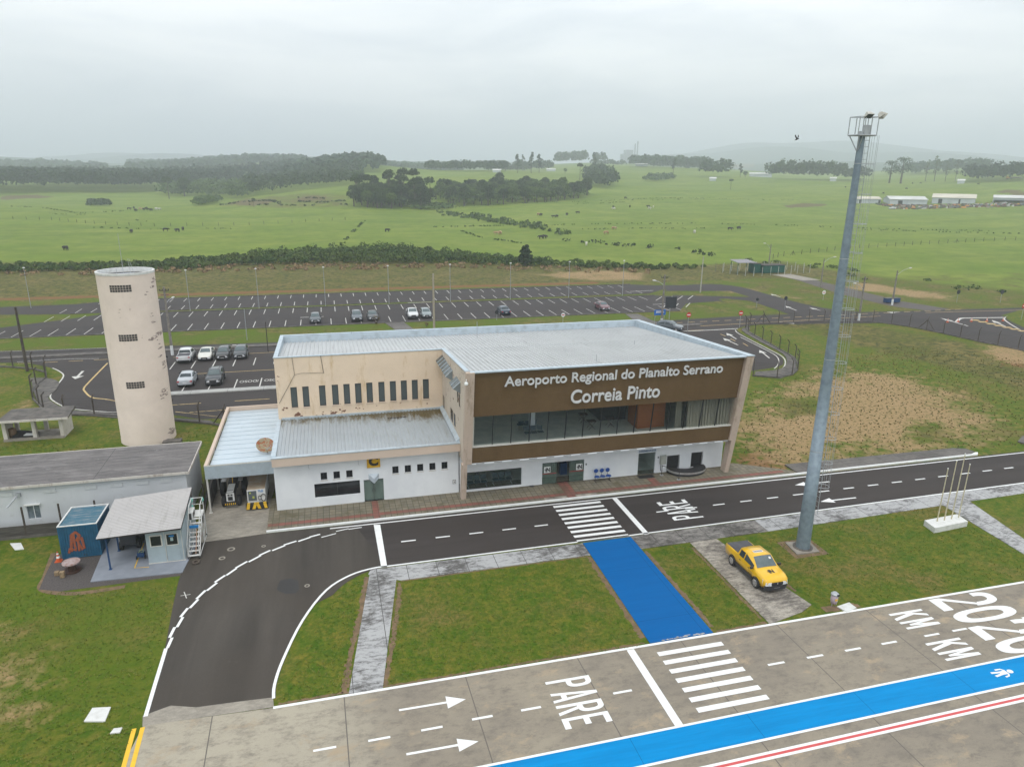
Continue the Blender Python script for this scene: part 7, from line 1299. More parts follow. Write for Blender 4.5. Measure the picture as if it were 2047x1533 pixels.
fence('wire_fence', [(-9.95, 51), (-10.3, 56), (-10.3, 60), (-10.2, 70)], 2.4, 2.0, 'short wire fence between white building and carport', 'bent post wire fences', 0, r=.05)
# green tank compound
cg = pm('tank_green', (.010, .105, .075), (.008, .08, .06), 2, .5)
fence('pale_post_fence', [(99.6, 168.6), (103, 158.8), (111, 158.8), (124, 162.3), (121, 168.9), (99.6, 168.6)], 2.4, 2.3, 'pale post fence round the green tanks', None, 0, pm('pale_post', (.5, .5, .47), None, 3, .8), 4, kerb=False, r=.06)
t_ = thing('open_shed', (104.7, 164.5, 0), 'small open shed with grey roof beside the green tanks', 'shed'); b = MB(); b.hexa([(102.3, 162.5, 2.9), (107.6, 162.2, 2.9), (107.2, 166.4, 3.3), (102.3, 166.6, 3.3), (102.3, 162.5, 2.98), (107.6, 162.2, 2.98), (107.2, 166.4, 3.38), (102.3, 166.6, 3.38)]); b.build('roof', pm('shed_roof', (.26, .25, .27), None, 2, .7), t_)
for x_, y_ in ((102.6, 162.9), (107.2, 162.6), (102.6, 166.2), (107, 166)): b = MB(); b.tube([(x_, y_, 0), (x_, y_, 2.95)], .09, 6); b.build('post', cg, t_)
for x0, x1, y0, y1, h_, lb in ((107.8, 109.8, 163.6, 166.2, 2.4, 'narrow upright green tank next to the open shed'), (110.1, 116.4, 162.8, 166.0, 2.0, 'long low dark green tank inside the pale post fence')):
    t_ = thing('green_tank', ((x0+x1)/2, (y0+y1)/2, 0), lb, 'tank', 'green tanks'); b = MB(); b.box(x0, x1, y0, y1, .1, h_); b.build('body', cg, t_, bevel=.05); b = MB(); x_ = x0+.4
    while x_ < x1-.2: b.box(x_, x_+.1, y0-.07, y0-.002, .1, h_); x_ += .9
    b.build('ribs', cg, t_); b = MB(); b.box(x0-.05, x1+.05, y0-.1, y1, h_+.002, h_+.1); b.build('rim', M['dark'], t_)
# ---------------------------------------------------------------- vegetation
def leafmat(name, c1, c2, c3=None, s=0.35):
    m, nt, bs = newmat(name); bs.inputs['Roughness'].default_value = 0.8; bs.inputs['Specular IOR Level'].default_value = 0.2
    g_ = nt.nodes.new('ShaderNodeNewGeometry'); a = _noise(nt, s, 4, .6, vec=g_.outputs['Position']); b_ = _noise(nt, s*7, 3, .7, vec=g_.outputs['Position'])
    c = _mix(nt, _ramp(nt, a.outputs[0], .38, .62).outputs[0], c1, c2)
    if c3: c = _mix(nt, _ramp(nt, b_.outputs[0], .58, .70).outputs[0], c, c3)
    nt.links.new(c, bs.inputs['Base Color']); return m
LF_DARK = leafmat('dark_foliage', (.016, .036, .013), (.048, .080, .022), (.085, .13, .035), .11); LF_MID = leafmat('mid_foliage', (.032, .068, .014), (.088, .14, .026), (.15, .20, .05), .11); LF_SCRUB = leafmat('scrub_foliage', (.036, .075, .013), (.082, .118, .024), (.14, .17, .055), .22)
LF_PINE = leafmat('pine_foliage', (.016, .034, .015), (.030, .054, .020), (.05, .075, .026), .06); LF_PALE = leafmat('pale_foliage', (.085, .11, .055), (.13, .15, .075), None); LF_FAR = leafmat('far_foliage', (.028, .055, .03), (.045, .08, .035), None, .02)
BARK = pm('bark', (.10, .075, .055), (.06, .045, .035), 4, .9)
def leaves(centers, radii, n, size, rs, flat=1.0):     # n leaf clumps over each given ellipsoid lobe
    C = np.repeat(np.asarray(centers, float), n, 0); RR = np.repeat(np.asarray(radii, float), n, 0); k = len(C)
    d = rs.normal(size=(k, 3)); d /= np.linalg.norm(d, axis=1)[:, None]; d[:, 2] = np.where(d[:, 2] < -.35, -d[:, 2], d[:, 2])
    P = C+d*RR*(0.72+0.36*rs.random((k, 1)))
    nn = d+rs.normal(size=(k, 3))*.55; nn /= np.linalg.norm(nn, axis=1)[:, None]
    t = np.cross(nn, rs.normal(size=(k, 3))); t /= np.linalg.norm(t, axis=1)[:, None]; b = np.cross(nn, t)
    sz = (size if np.isscalar(size) else np.repeat(np.asarray(size), n))*(0.6+0.8*rs.random(k)); sz = sz[:, None]
    V = np.stack([P-t*sz-b*sz*.6, P+t*sz*.5-b*sz, P+t*sz+b*sz*.6*flat, P-t*sz*.4+b*sz], 1).reshape(-1, 3); return V
def meshq(name, V, mat, parent=None, rel=False):
    n = len(V)//4; me_ = bpy.data.meshes.new(name); me_.vertices.add(len(V)); me_.vertices.foreach_set('co', V.astype(np.float32).ravel()); me_.loops.add(len(V)); me_.loops.foreach_set('vertex_index', np.arange(len(V), dtype=np.int32)); me_.polygons.add(n); me_.polygons.foreach_set('loop_start', np.arange(0, len(V), 4, dtype=np.int32)); me_.polygons.foreach_set('loop_total', np.full(n, 4, dtype=np.int32)); me_.materials.append(mat); me_.update(calc_edges=True); me_.validate()
    o = bpy.data.objects.new(name, me_); COL.objects.link(o)
    if parent is not None: o.parent = parent
    return o
def scatter(pix, step, rs, jit=.5, terrain=True):      # ground points inside an outline drawn on the photograph
    P = [GT(*p)[:2] if terrain else G(*p) for p in pix]; xs = [p[0] for p in P]; ys = [p[1] for p in P]
    gx, gy = np.meshgrid(np.arange(min(xs), max(xs), step), np.arange(min(ys), max(ys), step)); gx = gx.ravel()+rs.uniform(-jit, jit, gx.size)*step; gy = gy.ravel()+rs.uniform(-jit, jit, gy.size)*step
    k = inpoly(gx, gy, P); return gx[k], gy[k]
def ringscat(px0, px1, d0, d1, step, rs):
    out_ = []; d = d0
    while d < d1:
        a0, a1 = (math.atan2(*AT(p, 1, 0)[:2]) for p in (px0, px1)); n_ = max(1, int(abs(a1-a0)*d/step))
        for k in range(n_): a = a0+(a1-a0)*(k+rs.uniform(-.4, .4)+.5)/n_; dd = d+rs.uniform(-.5, .5)*step; out_.append((math.sin(a)*dd, math.cos(a)*dd))
        d += step*1.25
    o = np.array(out_); return o[:, 0], o[:, 1]
def wood(name, xy, h, r_, nl, size, mat, rs, label, cat='trees', lobes=1, hv=.3, cone=0.0):
    x_, y_ = xy; z_ = hgrid(x_, y_); C = []; Rd = []
    for a, b_, c_ in zip(x_, y_, z_):
        hh = h*(1+hv*rs.uniform(-1, .6)); rr_ = r_*(1+.35*rs.uniform(-1, 1))
        for l in range(lobes):
            if lobes == 1: C.append((a, b_, c_+hh*.58)); Rd.append((rr_, rr_, hh*.46))
            else: u = rs.uniform(-1, 1, 3); C.append((a+u[0]*rr_*.55, b_+u[1]*rr_*.55, c_+hh*(.55+.25*u[2]))); Rd.append((rr_*.6, rr_*.6, hh*.22))
    V = leaves(C, Rd, nl, size, rs); o = meshq(name, V, mat); tag(o, label, cat, kind='stuff'); return o
rs = np.random.RandomState(11)
# scrub belt between car park and field
SCR = [(-150, 549), (0, 546), (300, 543), (500, 531), (700, 528), (900, 528), (1100, 534), (1330, 541), (1440, 535), (1330, 533), (1100, 526), (1000, 520), (850, 508), (760, 505), (650, 507), (480, 515), (300, 530), (0, 533), (-150, 535)]
sx_, sy_ = scatter(SCR, 2.1, rs); hs = np.interp(CX+F*(sx_*CR[0]+sy_*CR[1])/(sx_*CF[0]+sy_*CF[1]), [0, 450, 600, 850, 1000, 1200, 1400], [.55, .75, 1.15, 1.2, .85, .5, .4])*(0.7+.75*rs.random(len(sx_))**2)
C = np.stack([sx_, sy_, hs*.9+hgrid(sx_, sy_)], 1); Rd = np.stack([1.25*hs**.6, 1.25*hs**.6, hs*1.25], 1)
tag(meshq('scrub_belt', leaves(C, Rd, 70, .21, rs), LF_SCRUB), 'thick belt of green scrub along the near edge of the pasture', 'scrub', kind='stuff')
sx_, sy_ = scatter([(-150, 560), (0, 556), (500, 543), (900, 538), (1300, 548), (1330, 541), (900, 528), (500, 531), (0, 546), (-150, 549)], 2.2, rs, .6)
k = rs.random(len(sx_)) < .45; C = np.stack([sx_[k], sy_[k], np.full(k.sum(), .15)], 1); hh = .35+.4*rs.random(k.sum()); Rd = np.stack([hh*1.5, hh*1.5, hh], 1)
tag(meshq('dry_grass_tussocks', leaves(C, Rd, 22, .22, rs), leafmat('tussock', (.20, .14, .07), (.28, .19, .10), (.13, .12, .04))), 'brown dry tussocks before the scrub belt', 'tussocks', kind='stuff')
sx_, sy_ = scatter([(1430, 520), (1560, 520), (1720, 540), (1900, 568), (2047, 585), (2047, 592), (1880, 575), (1700, 552), (1560, 530), (1430, 530)], 3.2, rs, .7)
k = rs.random(len(sx_)) < .22; C = np.stack([sx_[k], sy_[k], .05+hgrid(sx_[k], sy_[k])], 1); hh = .4+.5*rs.random(k.sum()); Rd = np.stack([hh*2.0, hh*2.0, hh*.9], 1)
tag(meshq('edge_bushes', leaves(C, Rd, 50, .2, rs), LF_SCRUB), 'scattered low dark bushes along the pasture edge on the right', 'bushes', kind='stuff')
# low growth in ditches and hedges
def hedge(name, lines, label, mat, hgt=.8, step=1.0, wid=1.6, nl=10, size=.3):
    C = []; Rd = []
    for pts in lines:
        P = [Vector(GT(*p)) for p in pts]
        for i in range(len(P)-1):
            n_ = max(1, int((P[i+1]-P[i]).length/step))
            for k in range(n_):
                if noise.noise(((P[i].x+k)*.09, P[i].y*.05, 3)) < -.12 or rs.random() < .2: continue
                q = P[i].lerp(P[i+1], (k+rs.random())/n_); a, b_ = q.x+rs.normal()*wid*.4, q.y+rs.normal()*wid*.4; h_ = hgt*(.5+rs.random()); C.append((a, b_, HZ(a, b_)+h_*.3)); Rd.append((h_*1.2, h_*1.2, h_))
    tag(meshq(name, leaves(C, Rd, nl, size, rs), mat), label, 'hedge', kind='stuff')
hedge('ditch_scrub', [[(1130, 482), (1200, 488), (1350, 501), (1420, 512), (1450, 522)], [(1350, 501), (1400, 508), (1480, 520)]], 'dark overgrown ditch running down through the middle pasture', LF_DARK, .8, 1.2, 2.5)
hedge('ditch_scrub', [[(890, 425), (960, 438), (1020, 447), (1080, 455), (1120, 470)], [(900, 430), (980, 443), (1050, 455), (1100, 462)], [(930, 428), (1010, 441), (1070, 449)]], 'pale scrub in the valley below the two groves', LF_MID, 1.0, 1.2, 6, 12, .5)
hedge('pasture_hedge', [[(1060, 452), (1200, 448), (1400, 447), (1550, 450), (1700, 456), (2047, 464)], [(1120, 459), (1300, 457), (1440, 457)], [(1650, 457), (1800, 462), (2047, 468)]], 'thin dark hedge lines crossing the right pasture', LF_MID, .16, 1.0, 2.6, 7, .22)
hedge('pasture_hedge', [[(680, 492), (705, 465), (728, 442)], [(830, 455), (1000, 452), (1090, 450)], [(910, 458), (960, 475), (1040, 487)]], 'low broken hedge lines in the middle pasture', LF_MID, .3, 1.0, .9, 7, .26)
hedge('pasture_hedge', [[(20, 413), (80, 415), (160, 427), (250, 422)], [(100, 427), (150, 430), (170, 429)], [(190, 455), (230, 457), (330, 459)], [(270, 440), (300, 443)], [(415, 457), (460, 458)]], 'low dark hedge lines in the left pasture', LF_MID, .16, 1.0, 2.6, 7, .22)
hedge('pasture_hedge', [[(860, 418), (950, 412), (1100, 405), (1250, 400), (1450, 395)], [(1160, 408), (1250, 404), (1450, 398), (1600, 400)]], 'thin hedge lines under the second grove', LF_MID, .16, 1.2, 2.6, 7, .24)
hedge('bank_scrub', [[(440, 411), (480, 404), (540, 402), (560, 408)], [(590, 403), (640, 406), (690, 402)], [(600, 396), (650, 398)], [(500, 410), (600, 412), (690, 410)]], 'dark scarps and scrub on the bare bank', LF_DARK, .5, 1.0, 3.5, 8, .4)
# groves and woods
def araucaria(h, r_, rs, n=5):
    C = []; Rd = []
    for k in range(16): a = k*2.4; C.append((math.cos(a)*r_*rs.uniform(.3, .75), math.sin(a)*r_*rs.uniform(.3, .75), h*.88+rs.uniform(-1.3, 1.0))); Rd.append((r_*.30, r_*.30, h*.06))
    C.append((0, 0, h*.95)); Rd.append((r_*.6, r_*.6, h*.06)); return leaves(C, Rd, 34, .38, rs)
def roundtree(h, r_, rs, lobes=26, nl=46, size=.34):
    C = []; Rd = []
    for k in range(lobes): u = rs.normal(size=3); u /= np.linalg.norm(u); C.append((u[0]*r_*.55, u[1]*r_*.55, h*.6+u[2]*h*.24)); q = rs.uniform(.22, .42); Rd.append((r_*q, r_*q, h*.11))
    return leaves(C, Rd, nl, size, rs)
def talltree(h, r_, rs, sparse=False):
    C = []; Rd = []
    for k in range(9): z = h*(.38+.6*k/8); w = r_*(1-.55*abs(k/8-.45)*1.6); a = rs.uniform(0, 6.3); C.append((math.cos(a)*w*.4, math.sin(a)*w*.4, z)); Rd.append((w*.55, w*.55, h*.07))
    return leaves(C, Rd, 16 if sparse else 40, .5, rs)
def protot(kind, h, r_, mat, seed):
    q = np.random.RandomState(seed); V = dict(a=araucaria, r=roundtree, t=talltree, s=lambda *z: talltree(*z, True))[kind](h, r_, q); o = bpy.data.objects.new('_', None)
    me_ = meshq('crown', V, mat); b = MB(); b.tube([(0, 0, -1), (.1, .05, h*.45), (0, 0, h*.9)], [r_*.09, r_*.065, .05], 7)
    for k in range(4): a = k*1.7+seed; b.tube([(0, 0, h*(.4+.1*k)), (math.cos(a)*r_*.5, math.sin(a)*r_*.5, h*(.58+.1*k))], [.09, .03], 5)
    tr = b.build('trunk', BARK); d1, d2 = me_.data, tr.data; bpy.data.objects.remove(me_); bpy.data.objects.remove(tr); return d1, d2, h
PT = {}
for k, a in dict(ar1=('a', 19, 4.6, LF_DARK, 1), ar2=('a', 16, 4.0, LF_DARK, 2), rd1=('r', 12, 5.0, LF_MID, 3), rd2=('r', 14, 5.6, LF_DARK, 4), rd3=('r', 10, 4.4, LF_MID, 5), tl1=('t', 24, 5, LF_DARK, 6), tl2=('s', 22, 4.6, LF_PALE, 7), tl3=('t', 18, 4.4, LF_PINE, 8), big=('r', 26, 12, LF_DARK, 9)).items(): PT[k] = protot(*a)
def tree(pt, x_, y_, label, group, sc=1.0, name='tree'):
    d1, d2, h = PT[pt]; t_ = bpy.data.objects.new(name, None); COL.objects.link(t_); t_.location = (x_, y_, HZ(x_, y_)); t_.rotation_euler = (0, 0, rs.uniform(0, 6.3)); t_.scale = (sc, sc, sc*rs.uniform(.92, 1.08)); tag(t_, label, 'tree', group)
    for nm, d_ in (('crown', d1), ('trunk', d2)): o = bpy.data.objects.new(nm, d_); COL.objects.link(o); o.parent = t_
    return t_
def grove(pix, step, mix, label, group, sc=1.0):
    x_, y_ = scatter(pix, step, rs, .42)
    for a, b_ in zip(x_, y_): tree(mix[rs.randint(len(mix))], a, b_, label, group, sc*rs.uniform(.8, 1.1))
g1 = [(703, 414), (760, 418), (845, 419), (868, 412), (850, 402), (790, 395), (712, 398)]; g2 = [(880, 408), (935, 414), (1000, 411), (1100, 404), (1168, 397), (1182, 389), (1100, 381), (1000, 378), (900, 386), (862, 396)]
grove(g1, 6.5, ['ar1', 'rd2', 'rd2', 'rd3', 'ar2', 'rd1', 'rd2'], 'dark umbrella-topped or bushy tree in the left grove', 'trees of the left grove', .95)
grove(g2, 7.8, ['rd1', 'rd2', 'rd3', 'rd1', 'rd3'], 'rounded green tree in the wide middle grove', 'trees of the middle grove', .88)
wood('understorey', scatter(g1, 5, rs), 7, 3, 40, .5, LF_DARK, rs, 'dark bushes filling the foot of the left grove', 'bushes'); wood('understorey', scatter(g2, 6, rs), 7, 3.6, 40, .5, LF_MID, rs, 'green bushes filling the foot of the middle grove', 'bushes')
wood('forest', scatter([(-150, 387), (180, 386), (330, 383), (440, 377), (470, 366), (-150, 366)], 7.5, rs), 18.5, 4.6, 46, .95, LF_PINE, rs, 'dense dark plantation forest at the far left', 'forest', hv=.08)
wood('woodland', scatter([(320, 393), (440, 392), (480, 400), (520, 384), (540, 372), (440, 372), (330, 384)], 8, rs), 8.5, 4.5, 46, .8, LF_MID, rs, 'mixed green woodland in front of the left plantation', 'woodland', hv=.5)
wood('woodland', ringscat(490, 725, 625, 830, 8.5, rs), 12, 5, 46, .8, LF_DARK, rs, 'dark woodland on the slope above the bare bank', 'woodland', hv=.3)
wood('woodland', ringscat(330, 590, 850, 1250, 16, rs), 12, 7, 34, 1.5, LF_PINE, rs, 'grey-green woodland in the hazy valley', 'woodland', hv=.4)
wood('low_bushes', scatter([(175, 412), (222, 412), (215, 402), (180, 404)], 3.4, rs), 2.4, 2.2, 26, .5, LF_DARK, rs, 'low dark bushes alone in the left pasture', 'bushes')
wood('low_bushes', scatter([(385, 415), (430, 408), (445, 400), (400, 402)], 3.4, rs), 4, 2.6, 26, .5, LF_MID, rs, 'bushes at the left foot of the bare bank', 'bushes')
wood('low_bushes', scatter([(820, 419), (900, 420), (905, 414), (860, 410)], 3.0, rs), 2.2, 2.2, 26, .45, LF_MID, rs, 'pale bushes between the two groves', 'bushes')
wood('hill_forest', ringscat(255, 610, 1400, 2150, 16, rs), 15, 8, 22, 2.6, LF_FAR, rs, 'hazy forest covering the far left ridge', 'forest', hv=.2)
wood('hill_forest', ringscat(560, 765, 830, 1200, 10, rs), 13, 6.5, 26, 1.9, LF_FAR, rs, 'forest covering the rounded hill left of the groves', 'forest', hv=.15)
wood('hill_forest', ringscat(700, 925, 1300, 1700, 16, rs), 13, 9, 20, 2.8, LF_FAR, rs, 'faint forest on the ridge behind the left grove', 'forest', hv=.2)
wood('tree_line', ringscat(850, 1010, 900, 985, 9, rs), 10, 5, 30, 1.2, LF_DARK, rs, 'dark tree line along the green crest', 'trees', hv=.4)
wood('tree_line', ringscat(980, 1105, 1150, 1280, 11, rs), 12, 5.5, 28, 1.4, LF_DARK, rs, 'hazy tree line behind the green crest', 'trees', hv=.5)
wood('tree_line', ringscat(1112, 1172, 1500, 1600, 12, rs), 26, 7, 34, 2.0, LF_DARK, rs, 'tall hazy clump of trees on the skyline', 'trees', hv=.1)
wood('tree_line', ringscat(1186, 1212, 1500, 1560, 12, rs), 22, 6, 34, 2.0, LF_DARK, rs, 'smaller tall clump on the skyline right of the first', 'trees', hv=.2)
wood('tree_line', ringscat(1180, 1250, 1420, 1470, 14, rs), 11, 6, 30, 1.8, LF_DARK, rs, 'low row of round trees on the skyline', 'trees', hv=.3)
wood('woodland', scatter([(1168, 355), (1176, 370), (1205, 378), (1232, 372), (1222, 352), (1190, 346)], 8, rs), 11, 5, 44, .95, LF_DARK, rs, 'small dark wood on the slope right of the middle grove', 'woodland', hv=.3)
wood('woodland', scatter([(1285, 362), (1320, 364), (1350, 358), (1345, 352), (1300, 354)], 6, rs), 4, 3.5, 30, .8, LF_MID, rs, 'faint bushes on the pale far slope', 'bushes')
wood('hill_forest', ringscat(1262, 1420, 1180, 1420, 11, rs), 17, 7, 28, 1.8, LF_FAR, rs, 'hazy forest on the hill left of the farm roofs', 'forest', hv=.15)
wood('tree_line', ringscat(1400, 1462, 900, 960, 9, rs), 19, 6.5, 44, 1.2, LF_DARK, rs, 'tall bushy trees at the pasture top left of the mast', 'trees', hv=.2)
wood('tree_line', ringscat(1536, 1690, 900, 975, 9, rs), 19, 6.5, 44, 1.2, LF_DARK, rs, 'long dark row of trees at the pasture top beside the mast', 'trees', hv=.3)
wood('tree_line', ringscat(1690, 1745, 930, 980, 9, rs), 14, 6, 40, 1.2, LF_DARK, rs, 'darker trees at the pasture top right of the mast', 'trees', hv=.35)
wood('tree_line', ringscat(1935, 2200, 880, 960, 8.5, rs), 15, 6, 44, 1.15, LF_PINE, rs, 'dense dark trees at the pasture top far right', 'trees', hv=.3)
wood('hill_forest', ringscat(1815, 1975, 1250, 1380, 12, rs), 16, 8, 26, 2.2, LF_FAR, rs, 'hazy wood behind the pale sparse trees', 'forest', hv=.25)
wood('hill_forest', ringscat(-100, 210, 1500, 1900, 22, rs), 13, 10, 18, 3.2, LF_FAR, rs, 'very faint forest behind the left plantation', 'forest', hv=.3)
for px, d, pt, sc, lb in ((1783, 900, 'big', .95, 'broad round dark tree right of the mast on the skyline'), (1806, 890, 'big', 1.1, 'tallest round dark tree right of the mast on the skyline'), (1855, 940, 'tl2', 1.0, 'pale sparse tree leftmost of the open row'), (1873, 940, 'tl2', 1.2, 'pale sparse tree second of the open row'), (1895, 930, 'tl2', .95, 'pale sparse tree third of the open row'), (1915, 930, 'tl2', .9, 'pale sparse tree rightmost of the open row'),
                        (1160, 800, 'ar1', .9, 'umbrella-topped tree left above the small slope wood'), (1188, 1020, 'tl1', 1.0, 'tall tree standing alone on the pale far slope'), (1130, 880, 'rd1', .6, 'small round tree on the green crest'), (1347, 960, 'tl3', 1.0, 'round tree before the hazy hill forest'), (1482, 930, 'tl3', .8, 'dark tree just left of the far white farm'), (1492, 960, 'rd1', .7, 'small tree before the far white farm'), (1465, 700, 'ar2', .6, 'small umbrella tree on the pasture top'),
                        (1045, 1180, 'tl1', 1.0, 'pointed tree above the hazy tree line'), (415, 1150, 'rd2', 1.2, 'round tree on the left ridge top'), (330, 660, 'ar1', .95, 'umbrella tree over the plantation edge'), (362, 700, 'rd2', 1.2, 'round tree over the plantation edge'), (500, 470, 'ar2', .35, 'small umbrella tree on the bare bank'), (1035, 880, 'tl1', .9, 'first tall tree of the dark crest clump'), (1062, 880, 'tl1', 1.0, 'second tall tree of the dark crest clump'), (1078, 885, 'tl3', 1.1, 'right tall tree of the dark crest clump'), (1010, 900, 'rd2', .9, 'round tree left of the crest clump')):
    p = AT(px, d, 0); tree(pt, p[0], p[1], lb, 'single trees of the distance', sc)
# lone conifer at the scrub edge
g_ = G(1050, 531); t_ = thing('conifer', (g_[0], g_[1], 0), 'lone dark bushy conifer at the edge of the scrub belt', 'tree'); C = []; Rd = []
for k in range(14): z = .9+k*.32; w = 2.35*(1-(z/6.2)**1.6)+.2; a = k*2.4; C.append((g_[0]+math.cos(a)*w*.4, g_[1]+math.sin(a)*w*.4, z)); Rd.append((w*.65, w*.65, .6))
V = leaves(C, Rd, 130, .20, rs)-np.array([g_[0], g_[1], 0]); meshq('crown', V, leafmat('conifer_leaf', (.014, .032, .012), (.028, .055, .016), None, .8), t_); b = MB(); b.tube([(g_[0], g_[1], 0), (g_[0], g_[1], 4.6)], [.18, .04], 8); b.build('trunk', BARK, t_)
for px, py, h_, lb in ((752, 648, 1.6, 'small bare brown sapling on the verge behind the terminal'), (853, 653, .8, 'tiny reddish shrub beside the tan utility pole')):
    g_ = G(px, py); t_ = thing('shrub', (g_[0], g_[1], 0), lb, 'shrub'); b = MB()
    for k in range(14 if h_ > 1 else 6): a = k*2.4; b.tube([(g_[0], g_[1], 0), (g_[0]+math.cos(a)*.3*h_, g_[1]+math.sin(a)*.3*h_, h_*.6), (g_[0]+math.cos(a)*.4*h_, g_[1]+math.sin(a)*.4*h_, h_*rng.uniform(.7, 1))], [.03, .02, .01], 4)
    b.build('twigs', M['brown_wood'], t_); V = leaves([(0, 0, h_*.55)], [(h_*.45, h_*.45, h_*.4)], 40, .07, rs); meshq('leaves', V, leafmat('dry_leaf%d' % px, (.16, .10, .05), (.1, .08, .03)), t_)
# grass tufts of the worn lawn right of the terminal and near lawns
def tufts(name, pix, step, keep, size, mat, label, zlim=None, hh=.12):
    x_, y_ = scatter(pix, step, rs, .5, False); k = rs.random(len(x_)) < keep; x_, y_ = x_[k], y_[k]; n_ = len(x_); V = []
    nb = 5; a = rs.uniform(0, 6.3, (n_, nb)); r_ = rs.uniform(.0, size, (n_, nb)); bx = x_[:, None]+np.cos(a)*r_; by = y_[:, None]+np.sin(a)*r_; w = size*.35; h_ = hh*(.6+.8*rs.random((n_, nb))); dx, dy = -np.sin(a)*w, np.cos(a)*w; lx_, ly_ = np.cos(a)*size*.6, np.sin(a)*size*.6
    P = np.stack([np.stack([bx-dx, by-dy, 0*bx], -1), np.stack([bx+dx, by+dy, 0*bx], -1), np.stack([bx+dx*.5+lx_, by+dy*.5+ly_, h_], -1), np.stack([bx-dx*.5+lx_, by-dy*.5+ly_, h_], -1)], 2).reshape(-1, 3)
    tag(meshq(name, P, mat), label, 'grass', kind='stuff')
TG = leafmat('tuft_green', (.095, .155, .018), (.18, .185, .04), (.14, .20, .03), .5); TD_ = leafmat('tuft_olive', (.10, .10, .03), (.17, .14, .055), (.07, .085, .02), .2)
tufts('lawn_tufts', [(1490, 790), (1600, 745), (1800, 690), (2047, 720), (2047, 890), (1950, 898), (1460, 950)], .55, .55, .10, TD_, 'olive grass tussocks over the dry right lawn', hh=.10)
tufts('lawn_tufts', [(795, 1165), (1160, 1118), (1288, 1292), (770, 1370)], .16, .38, .06, TG, 'short turf on the lawn between pale path and blue path', hh=.045)
tufts('lawn_tufts', [(1455, 1090), (1870, 1010), (2047, 1110), (2047, 1150), (1700, 1208), (1620, 1200)], .17, .38, .06, TG, 'short turf on the lawn round the mast', hh=.045)
tufts('lawn_tufts', [(0, 1180), (90, 1185), (350, 1170), (330, 1260), (270, 1440), (240, 1533), (0, 1533)], .15, .38, .06, TG, 'short turf on the lower left lawn', hh=.045)
tufts('lawn_tufts', [(0, 880), (240, 895), (430, 850), (400, 900), (200, 905), (0, 910)], .5, .7, .10, TG, 'rough grass round the water tower', hh=.1)
tufts('lawn_tufts', [(640, 1225), (725, 1150), (690, 1390), (560, 1400)], .15, .38, .06, TG, 'short turf on the strip between bend and pale path', hh=.045); tufts('lawn_tufts', [(1310, 1092), (1385, 1090), (1535, 1245), (1430, 1262)], .15, .38, .06, TG, 'short turf between blue path and parking pad', hh=.045)
# ---------------------------------------------------------------- cattle
def cowmesh(c, nm):
    V = [(-.75, 0, 1.15), (-.3, 0, 1.1), (.3, 0, 1.08), (.75, 0, 1.15), (1.1, 0, 1.15), (1.4, 0, .95), (1.6, 0, .72)]; Rr = [.26, .34, .36, .30, .18, .14, .09]; E_ = [(i, i+1) for i in range(6)]
    for x_, k in ((-.72, 0), (.68, 3)):
        for s in (-1, 1):
            n_ = len(V); V += [(x_, s*.2, .72), (x_+(.06 if k else -.06), s*.2, .38), (x_, s*.2, .03)]; Rr += [.13, .07, .055]; E_ += [(k, n_), (n_, n_+1), (n_+1, n_+2)]
    n_ = len(V); V += [(-1.02, 0, 1.1), (-1.1, 0, .6)]; Rr += [.04, .03]; E_ += [(0, n_), (n_, n_+1)]
    for s in (-1, 1): n_ = len(V); V += [(1.42, s*.18, 1.08)]; Rr += [.04]; E_ += [(5, n_)]
    me_ = bpy.data.meshes.new(nm); me_.from_pydata(V, E_, []); ob = bpy.data.objects.new(nm, me_); COL.objects.link(ob); ob.modifiers.new('s', 'SKIN')
    for i, v in enumerate(me_.skin_vertices[0].data): v.radius = (Rr[i], Rr[i]); v.use_root = (i == 1)
    dg = bpy.context.evaluated_depsgraph_get(); q = bpy.data.meshes.new_from_object(ob.evaluated_get(dg)); bpy.data.objects.remove(ob); q.materials.append(pm(nm+'_coat', c, None, 3, .8)); q.polygons.foreach_set('use_smooth', [True]*len(q.polygons)); return q
CW = dict(d=cowmesh((.018, .016, .015), 'dark_cow'), t=cowmesh((.42, .27, .15), 'tan_cow'), w=cowmesh((.6, .57, .52), 'white_cow'))
COWS = [('d', 258, 420), ('d', 268, 418), ('d', 272, 423), ('t', 281, 420), ('d', 288, 421), ('d', 293, 419), ('d', 297, 422), ('d', 303, 422), ('w', 312, 420), ('w', 317, 421), ('d', 132, 501), ('d', 263, 466), ('d', 331, 463), ('d', 355, 464), ('d', 366, 461), ('d', 774, 464), ('t', 993, 470), ('t', 1000, 469), ('d', 1081, 432), ('d', 1107, 436), ('d', 1113, 435), ('d', 1133, 431), ('d', 1155, 428), ('t', 1076, 431), ('d', 1226, 416), ('w', 1227, 420), ('d', 1250, 398), ('d', 1259, 415), ('d', 1296, 415), ('w', 1298, 419), ('w', 1306, 416), ('d', 1082, 478), ('d', 1088, 477), ('w', 1172, 492), ('t', 1212, 469), ('t', 1227, 460), ('w', 1388, 467), ('d', 1477, 459), ('d', 1459, 461), ('d', 1766, 388), ('d', 1824, 368), ('d', 1840, 368), ('d', 1812, 379), ('d', 1690, 376), ('d', 1955, 370)]
CN = dict(d='dark', t='tan', w='white')
for k, (c_, px, py) in enumerate(COWS):
    p = GT(px, py); o = bpy.data.objects.new('cow', CW[c_]); COL.objects.link(o); o.location = p; o.rotation_euler = (0, 0, (k*2.13) % 6.28); near_ = 'in the herd at the left' if px < 320 else 'in the left pasture' if px < 500 else 'in the middle pasture' if px < 1120 else 'in the pasture right of the groves' if px < 1310 else 'in the right pasture'
    tag(o, '%s cow grazing %s' % (CN[c_], near_), 'cow', 'grazing %s cattle %s' % (CN[c_], near_))
